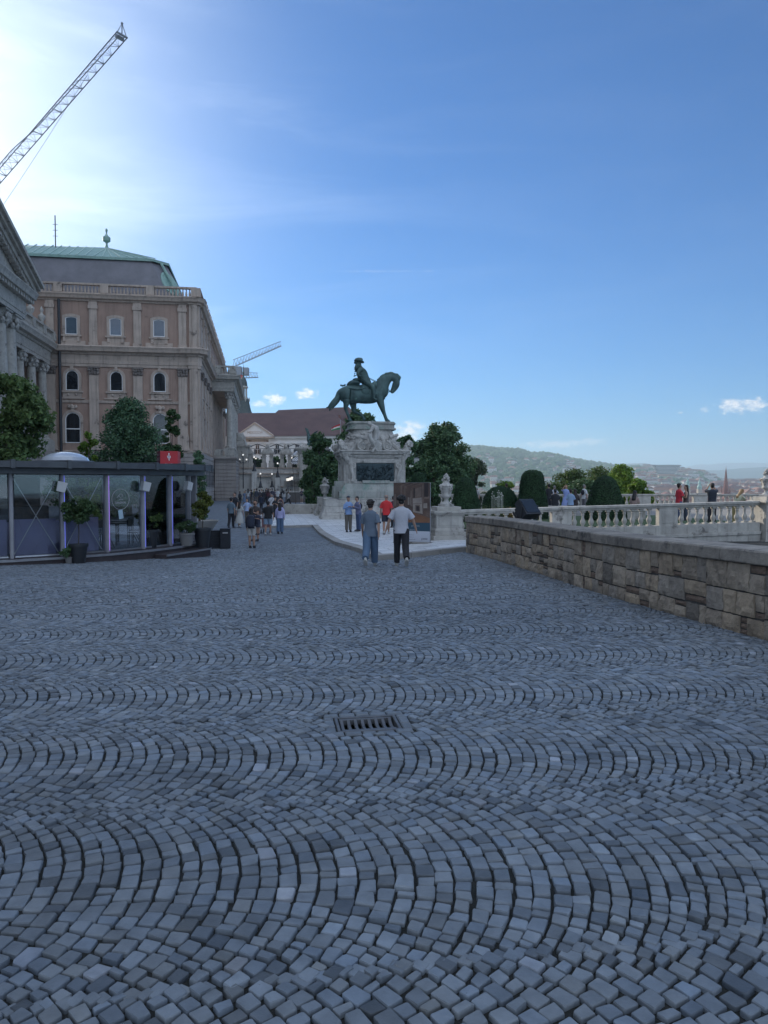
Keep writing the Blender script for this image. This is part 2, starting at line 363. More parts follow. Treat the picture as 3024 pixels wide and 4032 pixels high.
SETT = surf('granite_setts', (.180, .206, .232), (.126, .147, .168), 9, .62, .55, 55, attr='tint', stain=((.075, .09, .105), 40, .66), bdist=.006)
def setts():
    """segmental-arch bond: arcs stacked along the FD axis in bands 1.42 m wide"""
    bandw, p, half = 1.42, .083, R(45); Ra = bandw / 2 / math.sin(half); t0_ = math.asinh(math.tan(half)); n_arc = int(round(2 * t0_ * Ra / .084))
    fd = np.array([math.cos(R(AX)), math.sin(R(AX))]); sdv = np.array([-math.sin(R(AX)), math.cos(R(AX))])
    Q = []; T = []
    for band in range(1, 26):
        c_s = band * bandw - 1.10
        umax = c_s * .64 + 3.4
        for i in range(int(-umax * 1.05 / p) - 6, int(umax / p) + 12):
            u0 = i * p + rng.normal(0, .0016) + .35 * (band % 2) * p
            ct = np.linspace(-t0_, t0_, n_arc + 1); ct = ct + (rng.uniform(-.24, .24, n_arc + 1) + rng.uniform(-.4, .4)) * 2 * t0_ / n_arc; cuts = np.arctan(np.sinh(ct))
            cuts[0] = -half; cuts[-1] = half
            a, b = cuts[:-1], cuts[1:]
            th = (p * np.cos((a + b) / 2)) * rng.uniform(.975, 1.01, n_arc)
            def P(phi, r): return np.stack([u0 - Ra * math.cos(half * .6) + r * np.cos(phi), c_s + r * np.sin(phi)], 1)
            g = .0056; ga = 1.35 * g / Ra
            q = np.stack([P(a + ga, Ra + g), P(b - ga, Ra + g), P(b - ga, Ra + th - g), P(a + ga, Ra + th - g)], 1)
            Q.append(q)
    Q = np.concatenate(Q)                                   # (n,4,2) in (u, s)
    XY = Q[..., 0:1] * fd + Q[..., 1:2] * sdv
    c = XY.mean(1)
    keep = (c[:, 1] > 1.3) & (c[:, 1] < 33.5) & (np.abs(c[:, 0]) < .58 * c[:, 1] + 2.0)
    wallx = 2.26 - (c[:, 1] - 20.3) * .165                   # face of the parapet wall
    keep &= c[:, 0] < wallx + .12
    keep &= ~in_poly(c, PLATFORM)
    # drain surround
    dc = c - np.array(DRAIN[:2]); du = dc @ np.array(DFU); dv = dc @ np.array(DFV)
    keep &= ~((np.abs(du) < .305) & (np.abs(dv) < .245))
    XY = XY[keep]; c = c[keep]; n = len(c)
    area = np.abs(np.cross(XY[:, 2] - XY[:, 0], XY[:, 3] - XY[:, 1])) / 2
    ok = area > .0012; XY = XY[ok]; c = c[ok]; n = len(c)
    XY = XY + rng.normal(0, .0034, XY.shape)
    # outline of eight points with softened, uneven corners
    nxt = np.roll(XY, -1, 1); t0 = rng.uniform(.03, .14, (n, 4, 1)); t1 = rng.uniform(.03, .14, (n, 4, 1))
    O = np.empty((n, 8, 2)); O[:, 0::2] = XY + (nxt - XY) * t0; O[:, 1::2] = XY + (nxt - XY) * (1 - t1)
    mid = O.mean(1, keepdims=True); O = mid + (O - mid) * (1.015 + rng.normal(0, .022, (n, 8, 1)))
    I1 = mid + (O - mid) * .965; I2 = mid + (O - mid) * .91
    h = rng.normal(0, .0028, (n, 1)); tx = rng.normal(0, .035, (n, 1)); ty = rng.normal(0, .035, (n, 1))
    def Z(P, d): return gz(P[..., 0], P[..., 1]) + h + (P[..., 0] - c[:, None, 0]) * tx + (P[..., 1] - c[:, None, 1]) * ty + d
    V = np.concatenate([np.dstack([O, Z(O, -.034)]), np.dstack([O, Z(O, -.006)]), np.dstack([I1, Z(I1, -.0015) + rng.normal(0, .0008, (n, 8))]), np.dstack([I2, Z(I2, 0) + rng.normal(0, .0011, (n, 8))])], 1)
    C = np.dstack([mid, Z(mid, .001)]); V = np.concatenate([V, C], 1)          # 33 verts per sett
    k = np.arange(8); kn = (k + 1) % 8; fq = []
    for r in range(3): fq.append(np.stack([r * 8 + k, r * 8 + kn, (r + 1) * 8 + kn, (r + 1) * 8 + k], 1))
    e = np.arange(4) * 2; fq.append(np.stack([24 + e, 24 + (e + 1) % 8, 24 + (e + 2) % 8, np.full(4, 32)], 1))
    fq = np.concatenate(fq); F = (np.arange(n)[:, None, None] * 33 + fq[None]).reshape(-1, 4)
    b = rng.normal(1, .15, n); kind = rng.random(n)
    b = np.where(kind < .08, b * .58, b); b = np.where(kind > .985, b * 1.45, b)
    # broad patches of lighter and darker stone
    pt = np.array([noise.noise(Vector((q[0] * .35, q[1] * .35, 3.1))) for q in c]); b = b * (1 + .22 * pt)
    hue = rng.normal(0, .035, n); warm = kind > .985
    t = np.stack([b * (1 + hue + .05 * warm), b * (1 + .3 * hue), b * (1 - hue * .6)], 1); t = np.clip(t, .2, 2.2)
    me = np_mesh('setts', V.reshape(-1, 3), F, np.repeat(t, len(fq), 0))
    me.polygons.foreach_set('use_smooth', np.tile(np.array([1] * 16 + [0] * 12, dtype=bool), n))
    o = link('cobbled_road', me, SETT); structure(o); return o
def in_poly(P, poly):
    r = np.zeros(len(P), dtype=bool); n = len(poly)
    for i in range(n):
        x1, y1 = poly[i][:2]; x2, y2 = poly[(i + 1) % n][:2]
        c = ((y1 > P[:, 1]) != (y2 > P[:, 1])) & (P[:, 0] < (x2 - x1) * (P[:, 1] - y1) / (y2 - y1 + 1e-12) + x1); r ^= c
    return r
pc = G(1482, 2204)                                # nose of the marble platform
P_ = lambda a, b: (pc.x + FD.x * a + SD.x * b, pc.y + FD.y * a + SD.y * b)
PLATFORM = [P_(0, 0), (2.48, 20.75), P_(9.5, 6.2), P_(9.5, 62), P_(-.6, 58), P_(-1.1, 38.4), P_(-3.4, 38.0), P_(-3.2, 24.6), P_(0, 24.9)]
dr = G((725 + 862) / 2 * 1.8228, 1560 * 1.8228)
DRAIN = (dr.x, dr.y, dr.z)
_da = R(AX); DFU = (math.cos(_da), math.sin(_da)); DFV = (-math.sin(_da), math.cos(_da))
setts()

# the rest of the square: a finely broken sheet of distant setts
def far_z(X, Y):
    Z = gz(X, Y) + .004
    return Z
structure(grid_sheet('far_square', np.linspace(-60, 14, 200), np.linspace(33.0, 106, 240), far_z, GROUND))
# sides outside the view fan close to the camera
def marble():
    poly = PLATFORM; cx = [p[0] for p in poly]; cy = [p[1] for p in poly]
    bm = bmesh.new(); vs = [bm.verts.new((x, y, 0)) for x, y in poly]; f = bm.faces.new(vs)
    for k in range(int(min(cy)) + 1, int(max(cy)), 2):
        bmesh.ops.bisect_plane(bm, geom=bm.verts[:] + bm.edges[:] + bm.faces[:], plane_co=(0, k, 0), plane_no=(0, 1, 0))
    for k in range(int(min(cx)), int(max(cx)) + 1, 2):
        bmesh.ops.bisect_plane(bm, geom=bm.verts[:] + bm.edges[:] + bm.faces[:], plane_co=(k, 0, 0), plane_no=(1, 0, 0))
    bmesh.ops.triangulate(bm, faces=bm.faces)
    r = bmesh.ops.extrude_face_region(bm, geom=bm.faces[:]); top = [g for g in r['geom'] if isinstance(g, bmesh.types.BMVert)]
    tops = set(top)
    for v in bm.verts: v.co.z = float(gz(v.co.x, v.co.y)) + (.13 if v in tops else -.1)
    me = bpy.data.meshes.new('platform'); bm.to_mesh(me); bm.free()
    m, nt, b = new_mat('marble_slabs'); N = nt.nodes; L = nt.links
    tc = N.new('ShaderNodeTexCoord'); mp = N.new('ShaderNodeMapping'); mp.inputs['Rotation'].default_value = (0, 0, R(-AX)); L.new(tc.outputs['Object'], mp.inputs[0])
    br = N.new('ShaderNodeTexBrick'); L.new(mp.outputs[0], br.inputs[0]); br.inputs['Scale'].default_value = 1; br.inputs['Brick Width'].default_value = .9; br.inputs['Row Height'].default_value = .45
    br.inputs['Mortar Size'].default_value = .012; br.inputs['Color1'].default_value = (.66, .67, .67, 1); br.inputs['Color2'].default_value = (.54, .55, .555, 1); br.inputs['Mortar'].default_value = (.20, .20, .20, 1)
    n = N.new('ShaderNodeTexNoise'); n.inputs['Scale'].default_value = 1.3; n.inputs['Detail'].default_value = 8; L.new(tc.outputs['Object'], n.inputs['Vector'])
    mr = N.new('ShaderNodeMapRange'); L.new(n.outputs[0], mr.inputs[0]); mr.inputs[1].default_value = .4; mr.inputs[2].default_value = .7; mr.inputs[3].default_value = 1.0; mr.inputs[4].default_value = .72
    mx = N.new('ShaderNodeMix'); mx.data_type = 'RGBA'; mx.blend_type = 'MULTIPLY'; mx.inputs[0].default_value = 1; L.new(br.outputs[0], mx.inputs[6]); L.new(mr.outputs[0], mx.inputs[7]); L.new(mx.outputs[2], b.inputs['Base Color'])
    b.inputs['Roughness'].default_value = .55
    structure(obj('marble_pavement', me, m))
    # kerb stones round the outer edge
    kb = MB()
    KC = surf('kerb_stone', (.33, .32, .30), (.25, .245, .235), 3, .8, .3, 20, attr='tint')
    def run(a, b):
        a = Vector((a[0], a[1], 0)); b = Vector((b[0], b[1], 0)); L_ = (b - a).length; d = (b - a) / L_; nrm = Vector((d.y, -d.x, 0)); t = 0
        while t < L_ - .05:
            l = min(random.uniform(.85, 1.25), L_ - t); q0 = a + d * (t + .006); q1 = a + d * (t + l - .006); w = .10
            pts = [q0 - nrm * .24, q0 + nrm * w, q1 + nrm * w, q1 - nrm * .24]; dz = random.uniform(-.004, .004)
            zs = [float(gz(p.x, p.y)) for p in pts]; tt = random.uniform(.85, 1.1)
            kb.add([(p.x, p.y, z - .1) for p, z in zip(pts, zs)] + [(p.x, p.y, z + .137 + dz) for p, z in zip(pts, zs)],
                   [(3, 2, 1, 0), (4, 5, 6, 7), (0, 1, 5, 4), (1, 2, 6, 5), (2, 3, 7, 6), (3, 0, 4, 7)], (tt, tt, tt)); t += l
    run(PLATFORM[0], PLATFORM[1])
    for i in (8, 7, 6, 5, 4): run(PLATFORM[i], PLATFORM[(i + 1) % 9])
    structure(kb.build('pavement_kerb', KC, None, bevel=.012, seg=2))
marble()

# storm drain: cast frame with seven curved bars over a dark pit, ringed by larger setts
IRON = surf('cast_iron', (.13, .135, .145), (.09, .094, .10), 12, .55, .4, 60, metal=.4, stain=((.05, .035, .028), 14, .62), bdist=.004)
t = thing('storm_drain', 'cast iron drain grate with curved slots set in the cobbles', 'drain grate', (DRAIN[0], DRAIN[1], DRAIN[2]), AX)
zc = -.004
f_ = MB(); w, d = .225, .165
for (x0, x1, y0, y1) in ((-w, w, -d, -d + .028), (-w, w, d - .028, d), (-w, -w + .024, -d + .029, d - .029), (w - .024, w, -d + .029, d - .029)): f_.box(x0, x1, y0, y1, -.06, zc)
f_.build('frame', IRON, t, bevel=.004)
gr = MB()
gr.box(-w + .034, w - .034, -d + .034, -d + .062, -.05, zc - .006); gr.box(-w + .034, w - .034, d - .062, d - .034, -.05, zc - .006)
for i in range(8):
    x = -w + .05 + i * (2 * w - .1) / 7; hw = .0125; y0, y1 = -d + .0625, d - .0625; vs = []; K = 8
    for k in range(K + 1):
        y = y0 + (y1 - y0) * k / K; sag = -.022 * math.sin(math.pi * k / K); xs = x + .0 
        for (a, z) in ((-hw, zc - .007 + sag), (hw, zc - .007 + sag), (hw, -.055), (-hw, -.055)): vs.append((xs + a, y, z))
    fs = [(3, 2, 1, 0)]
    for k in range(K):
        for q in range(4): fs.append((k * 4 + q, k * 4 + (q + 1) % 4, (k + 1) * 4 + (q + 1) % 4, (k + 1) * 4 + q))
    fs.append((K * 4, K * 4 + 1, K * 4 + 2, K * 4 + 3)); gr.add(vs, fs)
gr.build('grating', IRON, t, bevel=.003)
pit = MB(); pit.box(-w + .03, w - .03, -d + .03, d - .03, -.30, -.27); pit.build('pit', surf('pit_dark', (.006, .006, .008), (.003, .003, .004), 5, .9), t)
sr = MB(); 
def sstone(x0, x1, y0, y1):
    tt = random.uniform(.68, .95); z = random.uniform(-.006, .003); sr.frus(x0, x1, y0, y1, -.03, z - .008, .0, .0, (tt, tt, tt)); sr.frus(x0, x1, y0, y1, z - .008, z, .009, .009, (tt, tt, tt))
x = -.30
while x < .29:
    l = random.uniform(.09, .13); l = min(l, .305 - x)
    if l > .03: sstone(x + .005, x + l - .005, d + .008, d + .078); sstone(x + .005, x + l - .005, -d - .078, -d - .008)
    x += l
y = -d
while y < d - .02:
    l = min(random.uniform(.09, .14), d - y)
    if l > .03: sstone(w + .008, w + .078, y + .004, y + l - .004); sstone(-w - .078, -w - .008, y + .004, y + l - .004)
    y += l
sr.build('surround', SETT, t)
# hole in the joint sand under the grate
def cut_hole(o, c, w, d):
    bm = bmesh.new(); bm.from_mesh(o.data); c = Vector(c)
    near = lambda: [f for f in bm.faces if (f.calc_center_median() - c).xy.length < 2.5]
    for ax_, e in ((Vector((*DFU, 0)), w), (Vector((*DFV, 0)), d)):
        for s_ in (1, -1):
            fs = near(); g_ = list({v for f in fs for v in f.verts}) + list({e_ for f in fs for e_ in f.edges}) + fs
            bmesh.ops.bisect_plane(bm, geom=g_, plane_co=c + ax_ * e * s_, plane_no=ax_)
    dead = [f for f in bm.faces if abs((f.calc_center_median() - c).dot(Vector((*DFU, 0)))) < w and abs((f.calc_center_median() - c).dot(Vector((*DFV, 0)))) < d]
    bmesh.ops.delete(bm, geom=dead, context='FACES'); bm.to_mesh(o.data); bm.free()
cut_hole(g1, DRAIN, .225, .165)
# ================================================================== parapet wall on the right
WB = Vector((2.26, 20.3, 0)); WD = Vector((1.99, -12.1, 0)).normalized(); WN = Vector((-WD.y, WD.x, 0)) * -1   # WN points to the square
if WN.x > 0: WN = -WN
BLOCK = surf('rough_limestone_blocks', (.43, .37, .30), (.29, .25, .205), 5, .92, 1.0, 22, attr='tint', stain=((.13, .115, .10), 3.5, .60), bdist=.03, det=9)
MORT = surf('wall_mortar', (.10, .095, .09), (.07, .066, .062), 8, .95, .6, 40)
def stone_wall():
    t = thing('stone_wall', 'rough limestone parapet wall with brick repairs along the right side of the cobbles', 'wall', (WB.x, WB.y, 0))
    LEN = 24.0; TH = .62
    def top(s): p = WB + WD * s; return float(gz(p.x, p.y)) + 1.0
    def bot(s): p = WB + WD * s; return float(gz(p.x, p.y))
    def loc(s, n, z): p = WD * s + WN * n; return (p.x, p.y, z)
    core = MB(); ss = np.linspace(0.02, LEN, 30); vs = []; fs = []
    for s in ss:
        vs += [loc(s, -.035, bot(s) - .6), loc(s, -TH + .02, bot(s) - 2.5), loc(s, -TH + .02, top(s) - .16), loc(s, -.035, top(s) - .16)]
    for i in range(len(ss) - 1):
        for k in range(4): fs.append((i * 4 + k, i * 4 + (k + 1) % 4, i * 4 + 4 + (k + 1) % 4, i * 4 + 4 + k))
    fs += [(0, 1, 2, 3), tuple(len(vs) - 4 + k for k in (3, 2, 1, 0))]; core.add(vs, fs); core.build('core', MORT, t)
    mb = MB(); rnd = random.Random(11)
    def block(s0, s1, h0, h1, tint, rough=.018, res=.045, depth=.09, n0=0.):
        """rough faced block: h measured as a share of the height below the coping"""
        na = max(2, int((s1 - s0) / res)); nb = max(2, int((h1 - h0) * .84 / res)); sd_ = rnd.random() * 50; vs = []
        near = (WB + WD * s0).y < 14
        for j in range(nb + 1):
            for i in range(na + 1):
                s = s0 + (s1 - s0) * i / na; h = h0 + (h1 - h0) * j / nb; b = bot(s) - .02; z = b + (top(s) - .165 - b) * h
                e = min(i, na - i, j, nb - j); k = (noise.noise(Vector((s * 9, z * 9, sd_))) + .6 * noise.noise(Vector((s * 23, z * 23, sd_)))) * rough
                edge = -.016 if e == 0 else (-.003 if e == 1 else 0)
                vs.append(loc(s + (rnd.uniform(-.004, .004) if e == 0 else 0), n0 + k + edge, z + (rnd.uniform(-.004, .004) if e == 0 else 0)))
        nv = len(vs); ring = [i for i in range(na + 1)] + [(j) * (na + 1) + na for j in range(1, nb + 1)] + [nb * (na + 1) + i for i in range(na - 1, -1, -1)] + [j * (na + 1) for j in range(nb - 1, 0, -1)]
        back = []
        for r in ring: x = Vector(vs[r]) - WN * depth; back.append(tuple(x))
        fs = [(j * (na + 1) + i, j * (na + 1) + i + 1, (j + 1) * (na + 1) + i + 1, (j + 1) * (na + 1) + i) for j in range(nb) for i in range(na)]
        m = len(ring)
        fs += [(ring[k], nv + k, nv + (k + 1) % m, ring[(k + 1) % m]) for k in range(m)]
        mb.add(vs + back, fs, tint)
    def tint():
        k = rnd.random(); b = rnd.uniform(.82, 1.12)
        if k < .08: return (b * .55, b * .56, b * .58)
        if k < .3: return (b * .88, b * .9, b * .93)
        if k < .55: return (b * 1.05, b * .98, b * .88)
        return (b, b * .97, b * .93)
    def bricks(s0, s1, h0, h1):
        n = max(1, int(round((h1 - h0) * .84 / .075)))
        for k in range(n):
            a = h0 + (h1 - h0) * k / n + .008; b = h0 + (h1 - h0) * (k + 1) / n - .008; q = rnd.uniform(.42, .62)
            block(s0 + .006, s1 - .006, a, b, (q * 1.02, q * .86, q * .80), .006, .06, .07, -.012)
    s = 0.0
    while s < LEN - .2:                                      # vertical panels of irregular ashlar
        w = rnd.uniform(.75, 1.3); e = min(LEN, s + w)
        rows = [0] + sorted([rnd.uniform(.22, .36), rnd.uniform(.52, .68)]) + [1]
        if rnd.random() < .25: rows = [0, rnd.uniform(.2, .27), rnd.uniform(.43, .52), rnd.uniform(.7, .78), 1]
        for r in range(len(rows) - 1):
            h0, h1 = rows[r] + .012, rows[r + 1] - .012; x = s
            while x < e - .02:
                l = rnd.uniform(.2, .44); l = min(l, e - x)
                if e - x - l < .14: l = e - x
                k = rnd.random()
                if k < .10 and l > .3:
                    bw = rnd.uniform(.08, .14); bricks(x, x + bw, h0, h1); block(x + bw + .006, x + l - .006, h0, h1, tint())
                elif k < .17: hm = h0 + (h1 - h0) * rnd.uniform(.25, .4); bricks(x + .005, x + l - .005, h0, hm - .008); block(x + .006, x + l - .006, hm + .008, h1, tint())
                elif k < .24: hm = h0 + (h1 - h0) * rnd.uniform(.6, .75); block(x + .006, x + l - .006, h0, hm - .008, tint()); bricks(x + .005, x + l - .005, hm + .006, h1)
                else: block(x + .007, x + l - .007, h0, h1, tint(), rnd.uniform(.012, .028))
                x += l
        s = e
    mb.build('masonry', BLOCK, t)
    # end face towards the marble pavement
    eb = MB()
    z0 = bot(0); z = z0 - .05
    while z < top(0) - .2:
        h = min(rnd.uniform(.2, .3), top(0) - .17 - z); n = .0
        while n < TH - .05:
            w = min(rnd.uniform(.2, .36), TH - n); q = tint(); a = loc(-.0, -n - .006, 0); vs = []
            for (s_, nn) in ((-.05, -n - .006), (.05, -n - .006), (.05, -n - w + .006), (-.05, -n - w + .006)):
                for zz in (z + .008, z + h - .008): vs.append(loc(s_ - .01, nn, zz))
            eb.add(vs, [(0, 2, 3, 1), (2, 4, 5, 3), (4, 6, 7, 5), (6, 0, 1, 7), (0, 6, 4, 2), (1, 3, 5, 7)], q); n += w
        z += h
    eb.build('end_masonry', BLOCK, t, bevel=.012)
    cp = MB(); s = -.06; CAPM = surf('coping_stone', (.32, .29, .25), (.21, .19, .17), 6, .9, .9, 26, attr='tint', stain=((.085, .085, .08), 3, .56), bdist=.02)
    while s < LEN:
        l = rnd.uniform(.5, 1.25); e = min(s + l, LEN); q = rnd.uniform(.7, 1.15); n = max(2, int((e - s) / .1)); vs = []; fs = []
        prof = [(.012, -.165), (.028, -.15), (.03, -.02), (.015, 0.0), (-.2, .012), (-.45, .010), (-TH - .01, -.004), (-TH - .02, -.16)]
        for i in range(n + 1):
            a = s + .006 + (e - s - .012) * i / n; T_ = top(max(a, 0))
            for (pn, pz) in prof:
                k = noise.noise(Vector((a * 7, pz * 9 + pn * 7, 1.7))) * .014; vs.append(loc(a, pn + k, T_ + pz + k * .6))
        m = len(prof)
        for i in range(n):
            for k in range(m): fs.append((i * m + k, i * m + (k + 1) % m, (i + 1) * m + (k + 1) % m, (i + 1) * m + k))
        fs += [tuple(range(m))[::-1], tuple(n * m + k for k in range(m))]; cp.add(vs, fs, (q, q * .99, q * .97)); s = e
    cp.build('coping', CAPM, t)
stone_wall()

# ================================================================== terrace beyond, its balustrades and urns
TZ = -.07                                    # terrace floor
UP = Vector((2.2, 26.2, 0))                  # the urn pedestal at the left end of the near balustrade
BALM = STONE
def baluster_prof(h):
    p = [(.085, 0), (.085, .06), (.062, .075), (.045, .10), (.05, .14), (.082, .24), (.098, .33), (.088, .42), (.055, .52), (.042, .62), (.044, .72), (.062, .78), (.045, .83), (.07, .88), (.075, .90), (.075, 1.0)]
    return [(r, z * h) for r, z in p]
def balustrade(name, label, p0, p1, z0, z1, h, ped, pitch, plinth, rail=.16, panel=None, seg=12, pilw=.95, mat=None, w=.30, subname='baluster'):
    """runs p0 -> p1; z0, z1 = top of the rail at both ends"""
    mat = mat or BALM
    p0 = Vector((p0[0], p0[1], 0)); p1 = Vector((p1[0], p1[1], 0)); Ln = (p1 - p0).length; d = (p1 - p0) / Ln
    ang = math.degrees(math.atan2(d.y, d.x)); t = thing(name, label, 'balustrade', (p0.x, p0.y, z0 - h), ang); sl = (z1 - z0) / Ln
    def sheared(x0, x1, y0, y1, za, zb):
        a0, a1 = sl * x0, sl * x1
        return [(x0, y0, za + a0), (x1, y0, za + a1), (x1, y1, za + a1), (x0, y1, za + a0), (x0, y0, zb + a0), (x1, y0, zb + a1), (x1, y1, zb + a1), (x0, y1, zb + a0)]
    BF = [(3, 2, 1, 0), (4, 5, 6, 7), (0, 1, 5, 4), (1, 2, 6, 5), (2, 3, 7, 6), (3, 0, 4, 7)]
    r = MB(); x = 0
    while x < Ln - .01:
        e = min(Ln, x + 1.9)
        r.add(sheared(x + .002, e - .002, -w / 2 - .03, w / 2 + .03, h - rail * .55, h), BF); r.add(sheared(x + .002, e - .002, -w / 2 + .03, w / 2 - .03, h - rail, h - rail * .55), BF); x = e
    r.build('rail', mat, t, bevel=.012, seg=2)
    b = MB(); x = 0
    while x < Ln - .01:
        e = min(Ln, x + 1.25); b.add(sheared(x + .003, e - .003, -w / 2 - .02, w / 2 + .02, -plinth, -.001), BF)
        if plinth > .3: b.add(sheared(x + .003, e - .003, -w / 2 - .09, w / 2 + .09, -plinth - .12, -plinth), BF); b.add(sheared(x + .003, e - .003, -w / 2 - .05, w / 2 + .05, -plinth - 1.6, -plinth - .12), BF)
        x = e
    b.build('plinth', mat, t, bevel=.01)
    hb = h - rail
    bm_ = MB(); bm_.box(-.085, .085, -.085, .085, 0, .05 * hb / .7)
    pr = [(r_ * (hb / .62) * .98, z) for r_, z in baluster_prof(hb)]; pr = [q for q in pr if q[1] > .05 * hb]
    bm_.lathe([(.07, .05 * hb)] + pr[1:-2], n=seg); bm_.box(-.075, .075, -.075, .075, hb * .9, hb)
    bo = bm_.build('baluster_mesh', mat, None, smooth=True); bme = bo.data; bpy.data.objects.remove(bo)
    segs = panel or []
    holes = []
    for (a, b_) in segs:
        pn = MB(); pn.add(sheared(a, b_, -w / 2 + .02, w / 2 - .02, 0, hb), BF); pn.add(sheared(a + .10, b_ - .10, -w / 2 + .005, -w / 2 + .019, .08, hb - .08), BF); holes.append((a, b_)); pn.build('panel_pier', mat, t, bevel=.008)
    x = pitch * .5; cnt = 0
    while x < Ln and cnt < 99:
        if not any(a - .10 < x < b_ + .10 for a, b_ in holes):
            o = bpy.data.objects.new('baluster', bme); COL.objects.link(o); o.parent = t; o.location = (x, 0, sl * x); cnt += 1
        x += pitch
    return t
def dpt(sx, base=UP):                         # local position along FD where the sight line at sx crosses the balustrade line
    u = (sx - 1512) / F_S
    # base.x + FD.x a = u (base.y + FD.y a)
    return (u * base.y - base.x) / (FD.x - u * FD.y)
B0 = UP + FD * .42; LB = dpt(2985) - .42; B1 = B0 + FD * LB
balustrade('terrace_balustrade', 'weathered limestone balustrade with bulbous balusters just beyond the rough stone wall', B0, B1, EYE - .975, EYE - .70, .80, None, .325, .34,
           panel=[(dpt(2170) - .42, dpt(2247) - .42), (dpt(2590) - .42, dpt(2663) - .42)], rail=.17, seg=14)
def urn_pedestal(name, label, p, zb, h, w, d=None):
    d = d or w; t = thing(name, label, 'pedestal', (p.x, p.y, zb), AX)
    m = MB(); m.box(-w * .62, w * .62, -d * .62, d * .62, -.05, .16); m.build('step', STONE, t, bevel=.012, seg=2)
    m = MB(); m.frus(-w * .55, w * .55, -d * .55, d * .55, .161, .34, .0, .0); m.frus(-w * .55, w * .55, -d * .55, d * .55, .34, .42, .045, .045)
    m.box(-w * .49, w * .49, -d * .49, d * .49, .42, h - .2)
    for s_ in (1, -1):
        for (a, b) in ((-.40, .40),): 
            m.prism([(a * w, .50), (b * w, .50), (b * w, h - .28), (a * w, h - .28)], s_ * d * .49, s_ * (d * .49 + .015), 'y')
            m.prism([(a * d, .50), (b * d, .50), (b * d, h - .28), (a * d, h - .28)], s_ * w * .49, s_ * (w * .49 + .015), 'x')
    m.build('shaft', STONE, t, bevel=.008)
    m = MB(); m.frus(-w * .60, w * .60, -d * .60, d * .60, h - .12, h - .04, 0, 0); m.frus(-w * .51, w * .51, -d * .51, d * .51, h - .2, h - .12, -.06, -.06); m.build('cornice', STONE, t, bevel=.012, seg=2)
    m = MB(); m.box(-w * .46, w * .46, -d * .46, d * .46, h - .04, h + .10); m.build('cap', STONE, t, bevel=.01)
    return t
def urn(name, label, p, z, k, group=None, simple=False):
    t = thing(name, label, 'urn', (p[0], p[1], z), AX + 20, group)
    m = MB(); m.box(-.20 * k, .20 * k, -.20 * k, .20 * k, 0, .09 * k); m.lathe([(.18 * k, .09 * k), (.15 * k, .12 * k), (.09 * k, .18 * k), (.078 * k, .25 * k), (.10 * k, .27 * k), (.10 * k, .29 * k)], n=18)
    m.build('foot', STONEC, t, smooth=True, bevel=.006)
    m = MB(); prof = [(.09, .29), (.155, .32), (.18, .37), (.165, .42), (.15, .44), (.175, .55), (.205, .66), (.235, .70), (.25, .72), (.215, .75), (.15, .78), (.10, .84), (.085, .90)]
    m.lathe([(r * k, zz * k) for r, zz in prof], n=20); me = m.mesh('u')
    for v in me.vertices:
        a = math.atan2(v.co.y, v.co.x); zz = v.co.z / k
        if zz < .43: q = 1 + .03 * math.cos(a * 14)
        elif zz > .5: q = 1 + .10 * noise.noise(v.co * 9 / k)
        else: q = 1
        v.co.x *= q; v.co.y *= q
    obj('body', me, STONEC, t, smooth=50)
    m = MB()
    for a in (0, 95, 185, 275):
        for j in range(7):
            zz = .72 - j * .045; rr = .235 - abs(j - 1) * .01; m.blob((rr * k * math.cos(R(a + 7 * math.sin(j * 2))), rr * k * math.sin(R(a + 7 * math.sin(j * 2))), zz * k), (.052 - .004 * j) * k, amp=.5, fr=2.5, n=1, seed=j + a)
    for j in range(9):
        a = j * 40; m.blob((.20 * k * math.cos(R(a)), .20 * k * math.sin(R(a)), (.74 - .02 * (j % 2)) * k), .045 * k, amp=.4, n=1, seed=j)
    m.build('garland', STONEC, t, smooth=True)
    m = MB()
    for j in range(16):
        zz = .90 + (j / 16) ** .8 * .22; rr = (.11 - .10 * (j / 16)) * k; a = j * 137.5; m.blob((rr * math.cos(R(a)), rr * math.sin(R(a)), zz * k), (.062 - .018 * j / 16) * k, amp=.55, fr=2.6, n=1, seed=j)
    m.build('flower_finial', STONEC, t, smooth=True)
    return t
zp = float(gz(UP.x, UP.y)) + .13
urn_pedestal('urn_pedestal', 'panelled stone pedestal carrying the large urn at the left end of the balustrade', UP, zp, EYE - .97 - zp + .02, .94)
urn('stone_urn', 'large carved stone urn with garlands on the pedestal beside the exhibition board', (UP.x, UP.y), EYE - .97 + .12, 1.02)
RP = B1 + FD * .12                            # pier with the second urn, cut by the right edge of the picture
pr = dpt(3010); RPp = UP + FD * (pr + .35)
urn_pedestal('corner_pedestal', 'stone pier at the far right end of the near balustrade below an urn', B1 + FD * .48, TZ - .9, EYE - .70 - (TZ - .9) + .06, .9)
urn('corner_urn', 'carved stone urn cut by the right edge of the photo standing on its pier', ((B1 + FD * .35).x, (B1 + FD * .35).y), EYE - .70 + .16, .93)
# lower stair walls beyond the parapet at far right
m = MB()
t = thing('stair_wall', 'pale stone wall of the lower stairs behind the right end of the parapet', 'wall', (B1.x, B1.y, 0), AX)
m.box(-.2, 9, .35, .8, -4, TZ - .25); m.box(.2, 8.8, .30, .349, -4, TZ - .8); m.build('wall_body', STONE, t, bevel=.02)
m = MB(); m.box(-.3, 9, .28, .9, TZ - .249, TZ - .12); m.build('coping', STONE, t, bevel=.01)
# continuation of the near balustrade to the left, behind the exhibition board
BL0 = UP - FD * 1.5
balustrade('garden_balustrade', 'low stone balustrade behind the exhibition board, left of the large urn', BL0, UP - FD * .5, EYE - 1.05, EYE - 1.0, .78, None, .33, .25, rail=.16)
